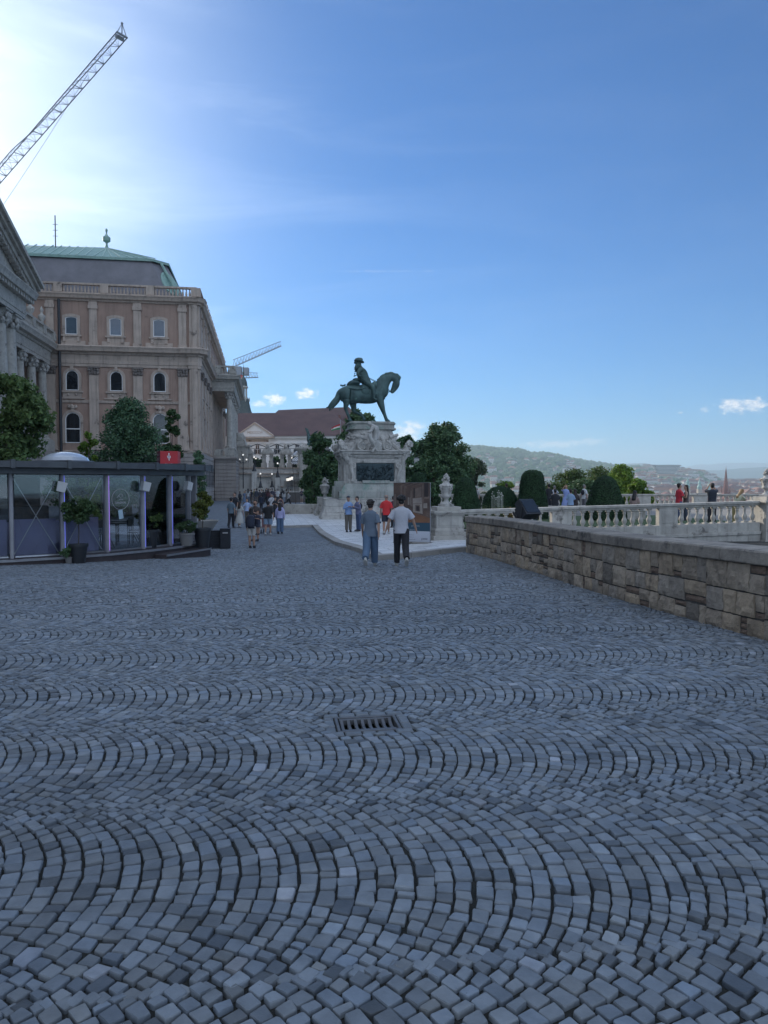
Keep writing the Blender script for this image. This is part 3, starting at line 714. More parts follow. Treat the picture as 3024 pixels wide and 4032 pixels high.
# terrace floor, lawn and far balustrade
LAWN = surf('lawn_ground', (.06, .10, .03), (.045, .07, .025), 3, .95, .6, 30)
TER = surf('terrace_paving', (.24, .225, .205), (.19, .18, .165), 2, .85, .3, 20)
def slab(name, pts, z0, z1, mat, par=None):
    m = MB(); m.prism([(p[0], p[1]) for p in pts], z0, z1); return m.build(name, mat, par)
def UPa(a, b): q = UP + FD * a + SD * b; return (q.x, q.y)
structure(slab('terrace_ground', [UPa(.3, .25), UPa(34, .45), UPa(34, 21.5), UPa(5.2, 24)], -8, TZ, TER))
structure(slab('lawn', [UPa(.2, 1.0), UPa(13.5, 1.0), UPa(13.5, 9.5), UPa(.2, 9.5)], TZ - .02, TZ + .05, LAWN))
structure(slab('lower_path', [(2.7, 20.0), (4.9, -8), (30, -8), (44, 30), UPa(20, .2), UPa(.5, .2)], -9, -3.6, TER))
FB0 = Vector((*UPa(4.6, 20.3), 0)); 
balustrade('far_balustrade', 'long stone balustrade at the far edge of the terrace behind the clipped shrubs', FB0, FB0 + FD * 25, TZ + .98, TZ + .92, .84, None, .34, .14, rail=.15, seg=8, w=.28,
           panel=[(a, a + 1.0) for a in (3.2, 9.5, 13.4, 17.5, 21.8, 26, 31)])
# floodlight on the low bed behind the wall
def floodlight():
    c = at(2085, 2010, 18.6); t = thing('floodlight', 'black square floodlight tilted upward just behind the stone wall coping', 'floodlight', (c.x, c.y, c.z - .28), 34)
    m = MB(Matrix.Translation((0, 0, .30)) @ Matrix.Rotation(R(-38), 4, 'X')); m.frus(-.21, .21, -.02, .17, -.19, .19, .02, .01); m.frus(-.16, .16, .17, .30, -.14, .14, .03, .03)
    for k in range(6): m.box(-.15 + k * .058, -.14 + k * .058, .30, .345, -.11, .11)
    m.build('housing', DARKM, t, bevel=.012, seg=2)
    m = MB(Matrix.Translation((0, 0, .30)) @ Matrix.Rotation(R(-38), 4, 'X')); m.box(-.18, .18, -.030, -.021, -.155, .155); m.build('lens', WINGL, t)
    m = MB(); m.tube([(-.23, 0, .32), (-.23, .02, .02), (.23, .02, .02), (.23, 0, .32)], .014, 6); m.box(-.12, .12, -.09, .13, -.55, .012); m.build('bracket', DARKM, t)
    t.scale = (1.25, 1.25, 1.25)
floodlight()
# ================================================================== the palace
PO = Vector((-21.5, 86, -.95))
def facade_window(parent, M, cx, z0, z1, w, arch=True, sill=True, mid=False, surround=TRIM, sur=.30, ped=False, pane=WINGL, low=False):
    """window built in a wall frame: M maps (x along wall, y out of the wall is negative, z up)"""
    def shape(w_, za, zb, rise):
        pts = [(cx - w_ / 2, za), (cx + w_ / 2, za)]
        n = 8 if arch else 1
        if arch:
            for k in range(n + 1):
                a = math.pi * k / n; pts.append((cx + w_ / 2 * math.cos(a), zb - rise + rise * math.sin(a)))
        else:
            for k in range(5):
                a = -1 + 2 * k / 4; pts.append((cx - w_ / 2 * a, zb - .12 * a * a * w_))
        return pts
    rise = w / 2 if arch else 0
    so, si = shape(w + 2 * sur, z0 - .05, z1 + sur, rise + sur), shape(w, z0, z1, rise)
    m = MB(M); n = len(so)
    vs = [(p[0], -.14, p[1]) for p in so] + [(p[0], -.14, p[1]) for p in si] + [(p[0], 0, p[1]) for p in so] + [(p[0], 0, p[1]) for p in si]
    fs = []
    for i in range(n):
        j = (i + 1) % n
        if i == 0: continue
        fs += [(i, j, n + j, n + i), (i, 2 * n + i, 2 * n + j, j), (n + i, n + j, 3 * n + j, 3 * n + i)]
    m.add(vs, fs)
    if sill: m.box(cx - w / 2 - sur - .15, cx + w / 2 + sur + .15, -.28, -.001, z0 - .24, z0 - .06); m.box(cx - w / 2 - sur, cx + w / 2 + sur, -.12, -.002, z0 - .85, z0 - .241)
    if sill and not arch:
        for s_ in (-1, 1): m.box(cx + s_ * (w / 2 + .1) - .14, cx + s_ * (w / 2 + .1) + .14, -.22, -.121, z0 - .80, z0 - .241)
    if arch: m.box(cx - .16, cx + .16, -.26, -.141, z1 + .02, z1 + sur + .18)
    o = m.build('window', surround, parent, bevel=0)
    m = MB(M); fi = shape(w - .18, z0 + .09, z1 - .09, rise - .09 if arch else 0)
    vs = [(p[0], -.07, p[1]) for p in si] + [(p[0], -.07, p[1]) for p in fi] + [(p[0], -.02, p[1]) for p in fi]
    fs = []
    for i in range(n): j = (i + 1) % n; fs += [(i, j, n + j, n + i), (n + i, n + j, 2 * n + j, 2 * n + i)]
    m.add(vs, fs)
    if mid: zz = z0 + (z1 - z0) * .46; m.box(cx - w / 2 + .08, cx + w / 2 - .08, -.085, -.01, zz - .06, zz + .06)
    m.build('frame', WHITEP, o)
    m = MB(M); m.add([(p[0], -.03, p[1]) for p in fi], [tuple(range(n))]); m.build('glass', pane, o)
    return o
def band(prof, pts, closed=False):
    """moulding: profile (out, z) swept along a polyline in plan; outward is to the right of travel"""
    m = MB(); P = [Vector((p[0], p[1])) for p in pts]; n = len(P); k = len(prof); vs = []
    for i, p in enumerate(P):
        d0 = (P[i] - P[i - 1]).normalized() if i > 0 else (P[1] - P[0]).normalized(); d1 = (P[(i + 1) % n] - P[i]).normalized() if i < n - 1 else d0
        nn = Vector((d0.y, -d0.x)) + Vector((d1.y, -d1.x)); nn = nn / max(nn.length_squared / 2, 1e-6) if nn.length > 1e-6 else Vector((d0.y, -d0.x))
        for (o, z) in prof: q = p + nn * o; vs.append((q.x, q.y, z))
    fs = []
    for i in range(n - 1):
        for j in range(k - 1): fs.append((i * k + j, (i + 1) * k + j, (i + 1) * k + j + 1, i * k + j + 1))
    fs += [tuple(range(k)), tuple((n - 1) * k + j for j in range(k))[::-1]]
    m.add(vs, fs); return m
ENT = [(0, 15.65), (.12, 15.65), (.14, 15.95), (.20, 16.0), (.22, 16.3), (.16, 16.34), (.18, 16.95), (.35, 17.02), (.42, 17.2), (.85, 17.3), (.92, 17.55), (1.05, 17.8), (.98, 17.9), (.2, 17.98), (0, 17.98)]
TOP = [(0, 22.9), (.18, 22.95), (.22, 23.1), (.5, 23.2), (.6, 23.45), (.72, 23.62), (.1, 23.68), (0, 23.68)]
PLI = [(0, 5.85), (.2, 5.9), (.28, 6.05), (.30, 6.15), (.05, 6.25), (0, 6.25)]
STR = [(0, 11.55), (.12, 11.58), (.16, 11.85), (0, 11.9)]
XW = -15.7                                  # plane of the left wing
SL = 60.0                                   # length of the side front
pal = thing('palace', 'huge baroque palace in faded pink plaster with green copper roof on the left', 'palace', PO, AX)
# walls
m = MB(); m.box(-34, 0, 0, SL, 6.1, 23.6); m.build('wall', PINK, pal)
m = MB(); m.box(-34, .35, -.35, SL + .35, -.4, 5.9)
for k in range(11):                         # rustication joints: courses stand proud
    m.box(-16, .43, -.43, 26, .30 + k * .52, .30 + k * .52 + .47)
m.build('rusticated_base', RUST, pal, bevel=.03)
path = [(XW - 8, 0), (-.9, 0), (-.9, -.25), (0, -.25), (.25, 0), (.25, .9), (0, .9), (0, SL), (-6, SL)]
for nm, pr_, mt in (('cornice', ENT, TRIM), ('crowning_cornice', TOP, TRIM), ('plinth_course', PLI, TRIM)):
    band(pr_, path).build(nm, mt, pal)
m = band(STR, [(XW, 0), (-.2, 0)]); m.build('string_course', TRIM, pal)
# corner mass so that the mouldings sit on something
m = MB(); m.box(-.9, 0, -.25, 0, 6.2, 23.6); m.box(0, .25, 0, .9, 6.2, 23.6); m.build('corner_pier', TRIM, pal)
def pilaster(m, cap, x, M_=None, w=1.0, y=0.):
    """giant pilaster with pedestal and capital on the main storeys, small pilaster above"""
    m.box(x - w / 2, x + w / 2, y - .28, y - .002, 8.1, 14.75); m.box(x - w / 2 - .08, x + w / 2 + .08, y - .36, y - .002, 7.85, 8.1)
    m.box(x - w / 2 - .14, x + w / 2 + .14, y - .40, y - .002, 6.25, 7.85); m.box(x - w / 2 - .22, x + w / 2 + .22, y - .48, y - .002, 6.25, 6.6)
    m.box(x - w * .42, x + w * .42, y - .22, y - .002, 18.35, 22.1); m.box(x - w * .5, x + w * .5, y - .3, y - .002, 18.0, 18.35); m.box(x - w * .52, x + w * .52, y - .32, y - .002, 22.1, 22.5); m.box(x - w * .45, x + w * .45, y - .24, y - .002, 22.5, 22.9)
    cap.frus(x - w * .62, x + w * .62, y - .52, y - .01, 15.45, 15.64, 0, 0)
    rnd = random.Random(int(x * 13) + 5)
    for r_ in range(2):
        for k in range(4):
            cap.blob((x + (k - 1.5) * w * .3, y - .34 - .06 * r_, 14.92 + r_ * .34), .17, (1, .8, 1.3), .5, 2.4, 1, rnd.random() * 9)
    cap.box(x - w * .5, x + w * .5, y - .30, y - .01, 14.7, 15.46)
wc = [-4.25, -9.0, -13.75]
CAPM_ = surf('dark_capital', (.25, .215, .19), (.15, .13, .12), 3, .9, .5, 12)
def pil(M_, x):
    m = MB(M_); cap = MB(M_); pilaster(m, cap, x); q = m.build('pilaster', TRIM, pal); cap.build('capital', CAPM_, q, smooth=True)
for x in (-1.65, -6.62, -11.4, -16.0): pil(None, x)
# quarter pilaster at the corner
m = MB(); m.box(-.55, .0, -.52, -.252, 6.3, 15.6); m.box(-.5, .0, -.48, -.252, 18.0, 22.9)
m.build('corner_strip', TRIM, pal)
I4 = Matrix.Identity(4)
PANE2 = surf('sky_lit_glass', (.10, .13, .17), (.05, .07, .10), .5, .05, .1, .7, spec=1., bdist=.02)  # sky reflection painted into the base colour of these panes
for x in wc:
    facade_window(pal, I4, x, 19.2, 21.2, 1.30, False, pane=PANE2)
    facade_window(pal, I4, x, 12.95, 15.2, 1.38, True)
    facade_window(pal, I4, x, 7.05, 10.5, 1.62, True, mid=True, sill=False)
m = MB()
for x in wc:                                 # recessed panels between storeys
    m.box(x - 1.5, x + 1.5, -.10, -.003, 17.99, 18.5); m.box(x - 1.35, x + 1.35, -.2, -.004, 12.0, 12.12)
    for s_ in (-1, 1): m.blob((x + s_ * .42, -.2, 12.5), .16, (1, .6, 1), .5, 2, 1, s_); m.blob((x + s_ * .35, -.22, 11.15), .22, (1, .6, 1.2), .5, 2, 1, s_ + 3)
    m.blob((x, -.24, 11.1), .28, (1, .6, 1.3), .5, 2, 1, 2)
m.build('ornament', TRIM, pal)
# rain pipe
m = MB(); m.tube([(XW + .75, -.45, 23), (XW + .75, -.45, 5.5)], .16, 8); m.build('downpipe', DARKM, pal)
# side front
MS = Matrix.Rotation(R(90), 4, 'Z')          # local x runs away from us, outward is -y -> +x
m = MB(MS); cap = MB(MS)
ys = [3.1 + 4.6 * k for k in range(4)]
for y in ys + [56.5, 52]: pil(MS, y)
for y in ys + [56.5]: 
    m.box(y + .9, y + 1.15, -.15, -.002, 6.3, 15.6); m.box(y - 1.15, y - .9, -.15, -.002, 6.3, 15.6)
m.build('wall_strips', TRIM, pal)
for y in [1.9 + 3.5 + 4.6 * k for k in range(4)]:
    facade_window(pal, MS, y, 19.2, 21.2, 1.3, False, pane=PANE2); facade_window(pal, MS, y, 12.95, 15.2, 1.38, True); facade_window(pal, MS, y, 7.05, 10.5, 1.62, True, mid=True)
for k in range(7):
    y = 25 + k * 4.5; facade_window(pal, MS, y, 19.2, 21.2, 1.3, False, pane=PANE2); facade_window(pal, MS, y, 7.05, 10.5, 1.62, True)
m = MB(MS)
for k in range(10):
    y = 2.7 + k * 5.6 * .5
    if y < 20: m.box(y - .6, y + .6, -.47, -.44, 2.0, 4.6)
split_loose(m.build('basement_grille', DARKM, pal))
# roof balustrade
def parapet(parent, pts, z, h, bays, mat=TRIM, piers=None):
    base = MB(); rail = MB(); bal = MB()
    for (x0, y0, x1, y1) in pts:
        L_ = math.hypot(x1 - x0, y1 - y0); a = math.atan2(y1 - y0, x1 - x0); M = Matrix.Translation((x0, y0, z)) @ Matrix.Rotation(a, 4, 'Z')
        base.M = rail.M = bal.M = M
        base.box(-.2, L_ + .2, -.22, .22, 0, .25); rail.box(-.2, L_ + .2, -.25, .25, h - .2, h)
        nb = max(1, int(round(L_ / bays)))
        for k in range(nb + 1): x = L_ * k / nb; base.box(x - .45, x + .45, -.28, .28, .25, h - .2)
        for k in range(nb):
            a0 = L_ * k / nb + .6; a1 = L_ * (k + 1) / nb - .6; q = int((a1 - a0) / .36)
            for i in range(q + 1):
                x = a0 + (a1 - a0) * i / max(q, 1); bal.lathe([(.09, .25), (.13, .25 + .25 * (h - .45)), (.10, .25 + .5 * (h - .45)), (.055, .25 + .75 * (h - .45)), (.09, h - .2)], x, 0, 0, 6)
    o = base.build('parapet', mat, parent); rail.build('rail', mat, o); b = bal.build('baluster', mat, o)
    if len(pts) == 1 and bal.v: split_loose(b)
    else: b['kind'] = 'stuff'
parapet(pal, [(-20, -.15, -.2, -.15)], 23.6, 1.3, 4.75); parapet(pal, [(-30, -.15, -21, -.15), (.15, .1, .15, SL)], 23.6, 1.3, 4.75)
m = MB()
for k in range(11):
    y = 12 + k * 4.4; m.lathe([(.22, 0), (.12, .2), (.3, .5), (.2, .85), (.08, 1.05), (.14, 1.2), (.02, 1.4)], .15, y, 24.9, 8)
split_loose(m.build('roof_urn', TRIM, pal, smooth=True))
# mansard roof: steep slated slope, shallow copper slope above
def loop(x0, x1, y0, y1, ch, z): return [(x0, y0, z), (x1 - ch, y0, z), (x1, y0 + ch, z), (x1, y1, z), (x0, y1, z)]
def skirt(a, b): m = MB(); n = len(a); m.add(a + b, [(i, (i + 1) % n, n + (i + 1) % n, n + i) for i in range(n)]); return m
A = loop(-34, -1.6, 1.3, SL - 1, 1.8, 23.7); B = loop(-32.5, -2.6, 2.2, SL - 2, 1.8, 26.2); C_ = loop(-31, -3.9, 3.2, SL - 3, 1.6, 28.55)
m = skirt(A, B); m2 = skirt(B, C_); m.v += m2.v; m.f += [tuple(i + 10 for i in f) for f in m2.f]; m.build('roof', SLATE, pal)
E = loop(-31.1, -3.6, 2.95, SL - 2.8, 1.6, 28.55); F = loop(-31.1, -3.6, 2.95, SL - 2.8, 1.6, 28.85)
m = skirt(E, F); m.build('roof_gutter', COPPER, pal)
m = MB(); r0, r1 = (-27, 11, 32.0), (-12.0, 11, 32.3); r2 = (-12.0, SL - 12, 32.3)
vs = F + [r0, r1, r2]; m.add(vs, [(0, 1, 6, 5), (1, 2, 6), (2, 3, 7, 6), (3, 4, 7), (4, 0, 5, 6, 7)]); cr = m.build('copper_roof', COPPER, pal)
m = MB()
for k in range(26):                           # standing seams
    x = -29.5 + k * .98
    xt = min(max(x - .6, -27), -12.4) if x < -12 else -12.0 
    m.tube([(x, 2.97, 28.90), (xt if x < -12 else -12 - (0), 10.9 if x < -12 else 10.9, 32.25)], .07, 4)
m.build('roof_seams', surf('pale_copper_seam', (.42, .56, .50), (.36, .5, .45), 2, .6), cr)
m = MB(); m.tube([(-2.15, 1.85, 23.8), (-3.15, 2.75, 26.2), (-4.4, 3.7, 28.5)], .16, 6)
Mx = Matrix.Translation((-3.36, 3.01, 26.0)) @ Matrix.Rotation(R(45), 4, 'Z') @ Matrix.Rotation(R(60), 4, 'X')
m.M = Mx; m.lathe([(1.1, -.25), (1.1, .06), (.95, .10), (.85, .05)], 0, 0, 0, 20, 1, 1.6); 
m.M = None; m.build('roof_hip_trim', COPPER, pal)
fin = MB(); fin.lathe([(.3, 0), (.2, .3), (.13, .6), (.16, .8), (.48, 1.0), (.48, 1.45), (.2, 1.7), (.1, 1.9), (.09, 2.15), (.17, 2.3), (.13, 2.5), (.02, 2.6)], -12.0, 11, 32.1, 10); fin.build('roof_finial', COPPER, pal, smooth=True)
an = MB(); an.tube([(-17.6, 9, 31.0), (-17.6, 9, 35.3)], .07, 5)
for z in (32.8, 33.5, 34.2): an.tube([(-17.9, 9, z), (-17.3, 9, z)], .03, 4)
an.build('antenna_mast', DARKM, pal)
# ---------------- porch on the side front: rusticated base, giant columns, entablature, balustrade
py0, py1, px = 20.5, 45.5, 3.45
m = MB(); m.box(.5, px, py0, py1, -.4, 5.9)
for k in range(11): m.box(.5, px + .09, py0 - .09, py1 + .05, .30 + k * .52, .30 + k * .52 + .465)
m.build('porch_base', RUST, pal, bevel=.03)
pp = [(.05, py0), (px - .35, py0), (px - .35, py1), (.05, py1)]
band([(a + .35, b) for a, b in PLI], pp).build('porch_course', RUST, pal)
m = MB(); m.box(.1, px, py0, py1, 5.9, 6.2); m.box(.1, px - .4, py0 + .4, py1 - .4, 15.7, 17.9); m.build('porch_slabs', TRIM, pal)
band([(a + .1, b) for a, b in ENT], [(.05, py0 + .15), (px - .35, py0 + .15), (px - .35, py1), (.05, py1)]).build('porch_entablature', STONE, pal)
parapet(pal, [(1.0, py0 + .2, px - .3, py0 + .2), (px - .2, py0 + .3, px - .2, py1)], 17.9, 1.4, 4.6, STONE)
parapet(pal, [(.9, py0 + .1, px - 1.1, py0 + .1)], 6.2, 1.15, 3, STONE)
def column(m, cap, x, y, z0, z1, r=.46, ped=1.3):
    m.box(x - r * 1.55, x + r * 1.55, y - r * 1.55, y + r * 1.55, z0, z0 + ped * .9); m.box(x - r * 1.7, x + r * 1.7, y - r * 1.7, y + r * 1.7, z0 + ped * .9, z0 + ped)
    zs = z0 + ped; m.lathe([(r * 1.45, 0), (r * 1.45, .12), (r * 1.2, .2), (r * 1.3, .3), (r * 1.05, .4), (r * 1.0, 1.5), (r * .98, (z1 - zs) * .4), (r * .84, z1 - zs - 1.1)], x, y, zs, 20)
    zt = z1 - 1.1; cap.lathe([(r * .84, 0), (r * .95, .05), (r * .85, .1), (r * .95, .6), (r * 1.35, .95)], x, y, zt, 14); cap.box(x - r * 1.35, x + r * 1.35, y - r * 1.35, y + r * 1.35, z1 - .15, z1)
    for row in range(2):
        for k in range(8):
            a = k * 45 + row * 22; rr = r * (1.05 + .22 * row); cap.blob((x + rr * math.cos(R(a)), y + rr * math.sin(R(a)), zt + .28 + row * .36), r * .34, (1, 1, 1.35), .45, 2, 1, k)
m = MB(); cap = MB(); o = None
for k in range(6):
    y = py0 + .85 + k * 4.6
    m = MB(); cap = MB(); column(m, cap, px - .85, y, 6.2, 15.66); q = m.build('column', STONE, pal, smooth=True); cap.build('capital', STONEC, q, smooth=True)
m = MB()
for k in range(12): m.box(.0, .22, 21 + k * 2.4, 22 + k * 2.4, 6.3, 15.6)
split_loose(m.build('porch_pilaster', TRIM, pal))
# lamp bracket on porch corner is left to the street lamps

# ---------------- columned wing on the left, running towards the camera
wing = thing('columned_wing', 'stone portico wing with giant columns and a pediment at the left edge of the picture', 'building', PO, AX)
wx0 = XW                                      # outer plane of the entablature
m = MB(); m.box(XW - 5, XW - 2.6, -60, -.2, -.4, 17.6); m.build('back_wall', PINK, wing)
m = MB(); m.box(XW - 3, XW + .3, -24, -.5, -.4, 6.0); m.box(XW - 3, XW - .2, -24, -.36, 15.7, 17.9); m.build('terrace_base', RUST, wing, bevel=.02)
band([(a * .9, b) for a, b in ENT], [(XW - .2, -25), (XW - .2, -1.1)]).build('entablature', STONE, wing)
mw = Matrix.Identity(4)
parapet(wing, [(XW + .3, -23.5, XW + .3, -1.4)], 17.95, 1.25, 3.8, STONE)
m = MB()
for y in (-5.4, -9.2, -13.0): m.lathe([(.28, 0), (.16, .2), (.36, .5), (.4, .8), (.15, 1.0), (.1, 1.2), (.2, 1.4), (.03, 1.8)], XW + .3, y, 19.2, 10)
split_loose(m.build('parapet_urn', STONE, wing, smooth=True))
for y in (-2.2, -6.0, -9.8, -13.6, -17.4, -21.2):
    m = MB(); cap = MB(); column(m, cap, XW - .65, y, 6.0, 15.66, .5); q = m.build('column', STONE, wing, smooth=True); cap.build('capital', STONEC, q, smooth=True)
m = MB(); m.box(XW - .1, XW + .25, -24, -1.0, 6.0, 7.15); m.build('terrace_parapet', STONE, wing, bevel=.03)
# pedimented portico
PX = -11.2; y1p, y0p = -24.2, -60.0; ym = (y1p + y0p) / 2
m = MB(); m.box(XW - 2, PX + .4, y0p, y1p - .4, -.4, 6.0); m.build('portico_base', RUST, wing, bevel=.02)
band([(a * .9, b) for a, b in ENT], [(XW - .5, y0p + .3), (PX - .2, y0p + .3), (PX - .2, y1p - .6), (XW - .5, y1p - .6)][:]).build('portico_entablature', STONE, wing)
m = MB(); m.box(XW - 2, PX - .21, y0p + .35, y1p - .65, 15.7, 17.9); m.build('portico_ceiling', STONE, wing)
H_ = 5.6
m = MB(); m.prism([(y0p, 17.98), (y1p, 17.98), (ym, 17.98 + H_)], XW - 3, PX - .1, 'x'); m.build('pediment', STONE, wing)
m = MB()                                       # raking cornices with dentils
for s_ in (0, 1):
    a = Vector((0, y1p + .5 if s_ else y0p - .5, 17.9)); b = Vector((0, ym, 17.98 + H_ + .35)); d = (b - a); L_ = d.length; d.normalize(); up = Vector((0, -d.z, d.y)) * (1 if d.y > 0 else -1)
    def P(t, h, x): q = a + d * t + up * h; return (x, q.y, q.z)
    for (h0, h1, out) in ((-.1, .25, .55), (.25, .5, .8), (.5, .8, 1.05)):
        vs = [P(0, h0, XW - 3), P(L_, h0, XW - 3), P(L_, h1, XW - 3), P(0, h1, XW - 3), P(0, h0, PX + out), P(L_, h0, PX + out), P(L_, h1, PX + out), P(0, h1, PX + out)]
        m.add(vs, [(0, 1, 2, 3), (4, 7, 6, 5), (0, 4, 5, 1), (1, 5, 6, 2), (2, 6, 7, 3), (3, 7, 4, 0)])
    for k in range(34):
        t_ = 1.2 + k * (L_ - 1.6) / 34
        vs = [P(t_, -.38, PX + .0), P(t_ + .32, -.38, PX), P(t_ + .32, -.1, PX), P(t_, -.1, PX), P(t_, -.38, PX + .42), P(t_ + .32, -.38, PX + .42), P(t_ + .32, -.1, PX + .42), P(t_, -.1, PX + .42)]
        m.add(vs, [(0, 1, 2, 3), (4, 7, 6, 5), (0, 4, 5, 1), (1, 5, 6, 2), (2, 6, 7, 3), (3, 7, 4, 0)])
m.build('raking_cornice', STONE, wing)
m = MB()
for k in range(60): y = y0p + .8 + k * .59; m.box(PX - .05, PX + .42, y, y + .3, 16.98, 17.28)
m.build('dentils', STONE, wing)
for k, y in enumerate((-26.0, -28.2, -33.5, -35.6, -41, -43.2)):
    m = MB(); cap = MB(); column(m, cap, PX - 1.0, y, 6.0, 15.66, .62); q = m.build('column', STONE, wing, smooth=True); cap.build('capital', STONEC, q, smooth=True)
bn = MB(); bn.box(PX - 1.3, PX - 1.25, -33.0, -29.0, 8.0, 14.0); tag(bn.build('banner', surf('teal_banner', (.10, .30, .38), (.05, .16, .24), .6, .7), None), 'blue green exhibition banner hanging between the columns at the left edge', 'banner')
bpy.data.objects['banner'].location = PO; bpy.data.objects['banner'].rotation_euler = (0, 0, R(AX))
# unseen palace body behind the wing; roof raised, block added to shade the square
m = MB(); m.box(-44, -22.5, -95, -.3, -.4, 24.5); m.box(-44, XW - 3, -95, -60.5, -.4, 17.8); m.box(-62, -31.5, -64, 26, -.4, 44.0); m.build('rear_range', PINK, wing)
m = MB(); m.prism([(-44.5, 24.52), (-22.2, 24.52), (-24.5, 32.0), (-33, 38.5), (-42, 32)], -95.5, -.1, 'y'); m.lathe([(14, 44), (14, 50), (12.5, 56), (8, 61), (2, 64), (1, 69)], -47, -20, 0, 24); m.build('rear_roof', COPPER, wing)
# ================================================================== equestrian monument
MP = at(1478, 2039, 51.5); MZ = float(gz(MP.x, MP.y)) + .13
k_ = .00640                                   # metres per measuring unit
def mz(y): return (1905 - y) * k_
mon = thing('monument_pedestal', 'tall carved stone pedestal with bronze battle relief in the middle of the square', 'pedestal', (MP.x, MP.y, MZ), AX)
PW = 2.02; PD = 4.6
m = MB()                                      # lowest block with projecting corners, stepped mouldings
def steps(m, x0, x1, y0, y1, zs):             # zs: (z0, z1, grow)
    for (a, b, g) in zs: m.box(x0 - g, x1 + g, y0 - g, y1 + g, a, b)
for (x0, x1, y0, y1) in ((-3.3, 3.3, -.95, PD + .95), (-3.65, -2.5, -1.25, .3), (2.5, 3.65, -1.25, .3), (-3.65, -2.5, PD - .3, PD + 1.25)):
    m.frus(x0 - .28, x1 + .28, y0 - .28, y1 + .28, -.1, .22, .05, .05); m.frus(x0 - .2, x1 + .2, y0 - .2, y1 + .2, .221, .42, .06, .06)
    m.frus(x0 - .11, x1 + .11, y0 - .11, y1 + .11, .421, .86, .10, .10); m.box(x0, x1, y0, y1, .861, mz(1690) - .07); m.box(x0 - .03, x1 + .03, y0 - .03, y1 + .03, mz(1690) - .069, mz(1690))
m.build('base', STONEC, mon, bevel=.035, seg=2)
STG = surf('green_stained_stone', (.40, .40, .37), (.28, .30, .28), 1.4, .85, .5, 10, stain=((.13, .24, .20), .9, .53), streak=.6, bdist=.03)
m = MB(); z0 = mz(1690)
m.frus(-PW - .55, PW + .55, -.62, PD + .6, z0, z0 + .48, .0, .0); m.frus(-PW - .42, PW + .42, -.50, PD + .5, z0 + .481, mz(1530), .30, .22)
m.box(-.95, .95, -.36, -.05, mz(1530), mz(1497)); m.box(-PW - .85, -PW + .1, .2, 1.5, z0, mz(1560)); m.box(-PW - .72, -PW + .1, .3, 1.4, mz(1559), mz(1505))
for i in range(3): m.box(-PW - .553 + i * 1.72, -PW - .56 + i * 1.72 + 1.69, -.626, -.6, z0 + .02, z0 + .46)
m.build('plinth', STG, mon, bevel=.03, seg=2)
m = MB(); zd0, zd1 = mz(1530), mz(1240)
m.box(-PW, PW, 0, PD, zd0, zd1); m.box(-1.52, 1.52, -.14, -.001, zd0, mz(1508)); m.box(-1.52, 1.52, -.14, -.001, mz(1308), zd1 - .14)
for s_ in (-1, 1): m.box(s_ * 1.60 - .24, s_ * 1.60 + .24, -.15, -.0, zd0, zd1 - .1); m.box(s_ * 1.6 - .30, s_ * 1.6 + .30, -.22, -.0, zd0, zd0 + .28)
for s_ in (-1, 1):                            # side walls of the die are framed by pilaster strips
    for y in (.45, 2.3, PD - .45): m.box(s_ * PW - .14, s_ * PW + .14, y - .28, y + .28, zd0, zd1)
m.build('die', STONEC, mon, bevel=.02)
def volute(m, cx, cz, r, y0, y1, turns=1.6, sgn=1, start=0, w=.10):
    pts = []; n = 26
    for i in range(n + 1):
        a = start + sgn * 2 * math.pi * turns * i / n; rr = r * (1 - .82 * i / n); pts.append((cx + rr * math.cos(a), cz + rr * math.sin(a)))
    for i in range(n):
        (xa, za), (xb, zb) = pts[i], pts[i + 1]; m.tube([(xa, y0, za), (xb, y0, zb)], w * (1 - .5 * i / n), 6)
    m.lathe([(r * .98, 0), (r * .98, y1 - y0)], 0, 0, 0, 20) if False else None
    M0 = m.M; m.M = (M0 or Matrix.Identity(4)) @ Matrix.Translation((cx, y0, cz)) @ Matrix.Rotation(R(-90), 4, 'X'); m.lathe([(r * .95, 0), (r * .95, y1 - y0)], 0, 0, 0, 20); m.M = M0
for s_ in (-1, 1):                            # scroll consoles beside the relief
    m = MB(); volute(m, s_ * 1.60, mz(1342), .20, -.34, -.16, 1.5, s_, math.pi / 2, .05)
    m.tube([(s_ * 1.72, -.26, mz(1350)), (s_ * 1.66, -.30, mz(1400)), (s_ * 1.55, -.27, mz(1460)), (s_ * 1.62, -.24, mz(1505))], [.10, .13, .11, .15], 8)
    for j in range(5): m.blob((s_ * 1.62, -.30, mz(1375 + j * 26)), .10, (1, .7, 1), .5, 2, 1, j)
    volute(m, s_ * 1.58, mz(1500), .12, -.32, -.2, 1.2, -s_, 0, .04); m.build('scroll_console', STONEC, mon, smooth=True)
# bronze relief of a battle
m = MB(); m.box(-1.36, 1.30, -.10, -.02, mz(1506), mz(1312)); rnd = random.Random(3)
for k in range(110):
    x = rnd.uniform(-1.25, 1.2); z = mz(1495) + rnd.random() ** 1.2 * 1.0; a = rnd.uniform(-1.2, 1.2); l = rnd.uniform(.08, .24)
    m.tube([(x - l * math.sin(a), -.10, z - l * math.cos(a)), (x, -.15, z), (x + l * .7 * math.sin(a + .5), -.10, z + l * .7 * math.cos(a + .5))], [.02, rnd.uniform(.03, .05), .015], 5)
    if k % 3 == 0: m.blob((x, -.14, z + .06), .05, (1, 1, 1.1), .2, 2, 1, k)
m.build('bronze_relief', surf('dark_bronze', (.05, .078, .088), (.026, .042, .050), 3, .5, .4, 14, metal=.5), mon, smooth=True)
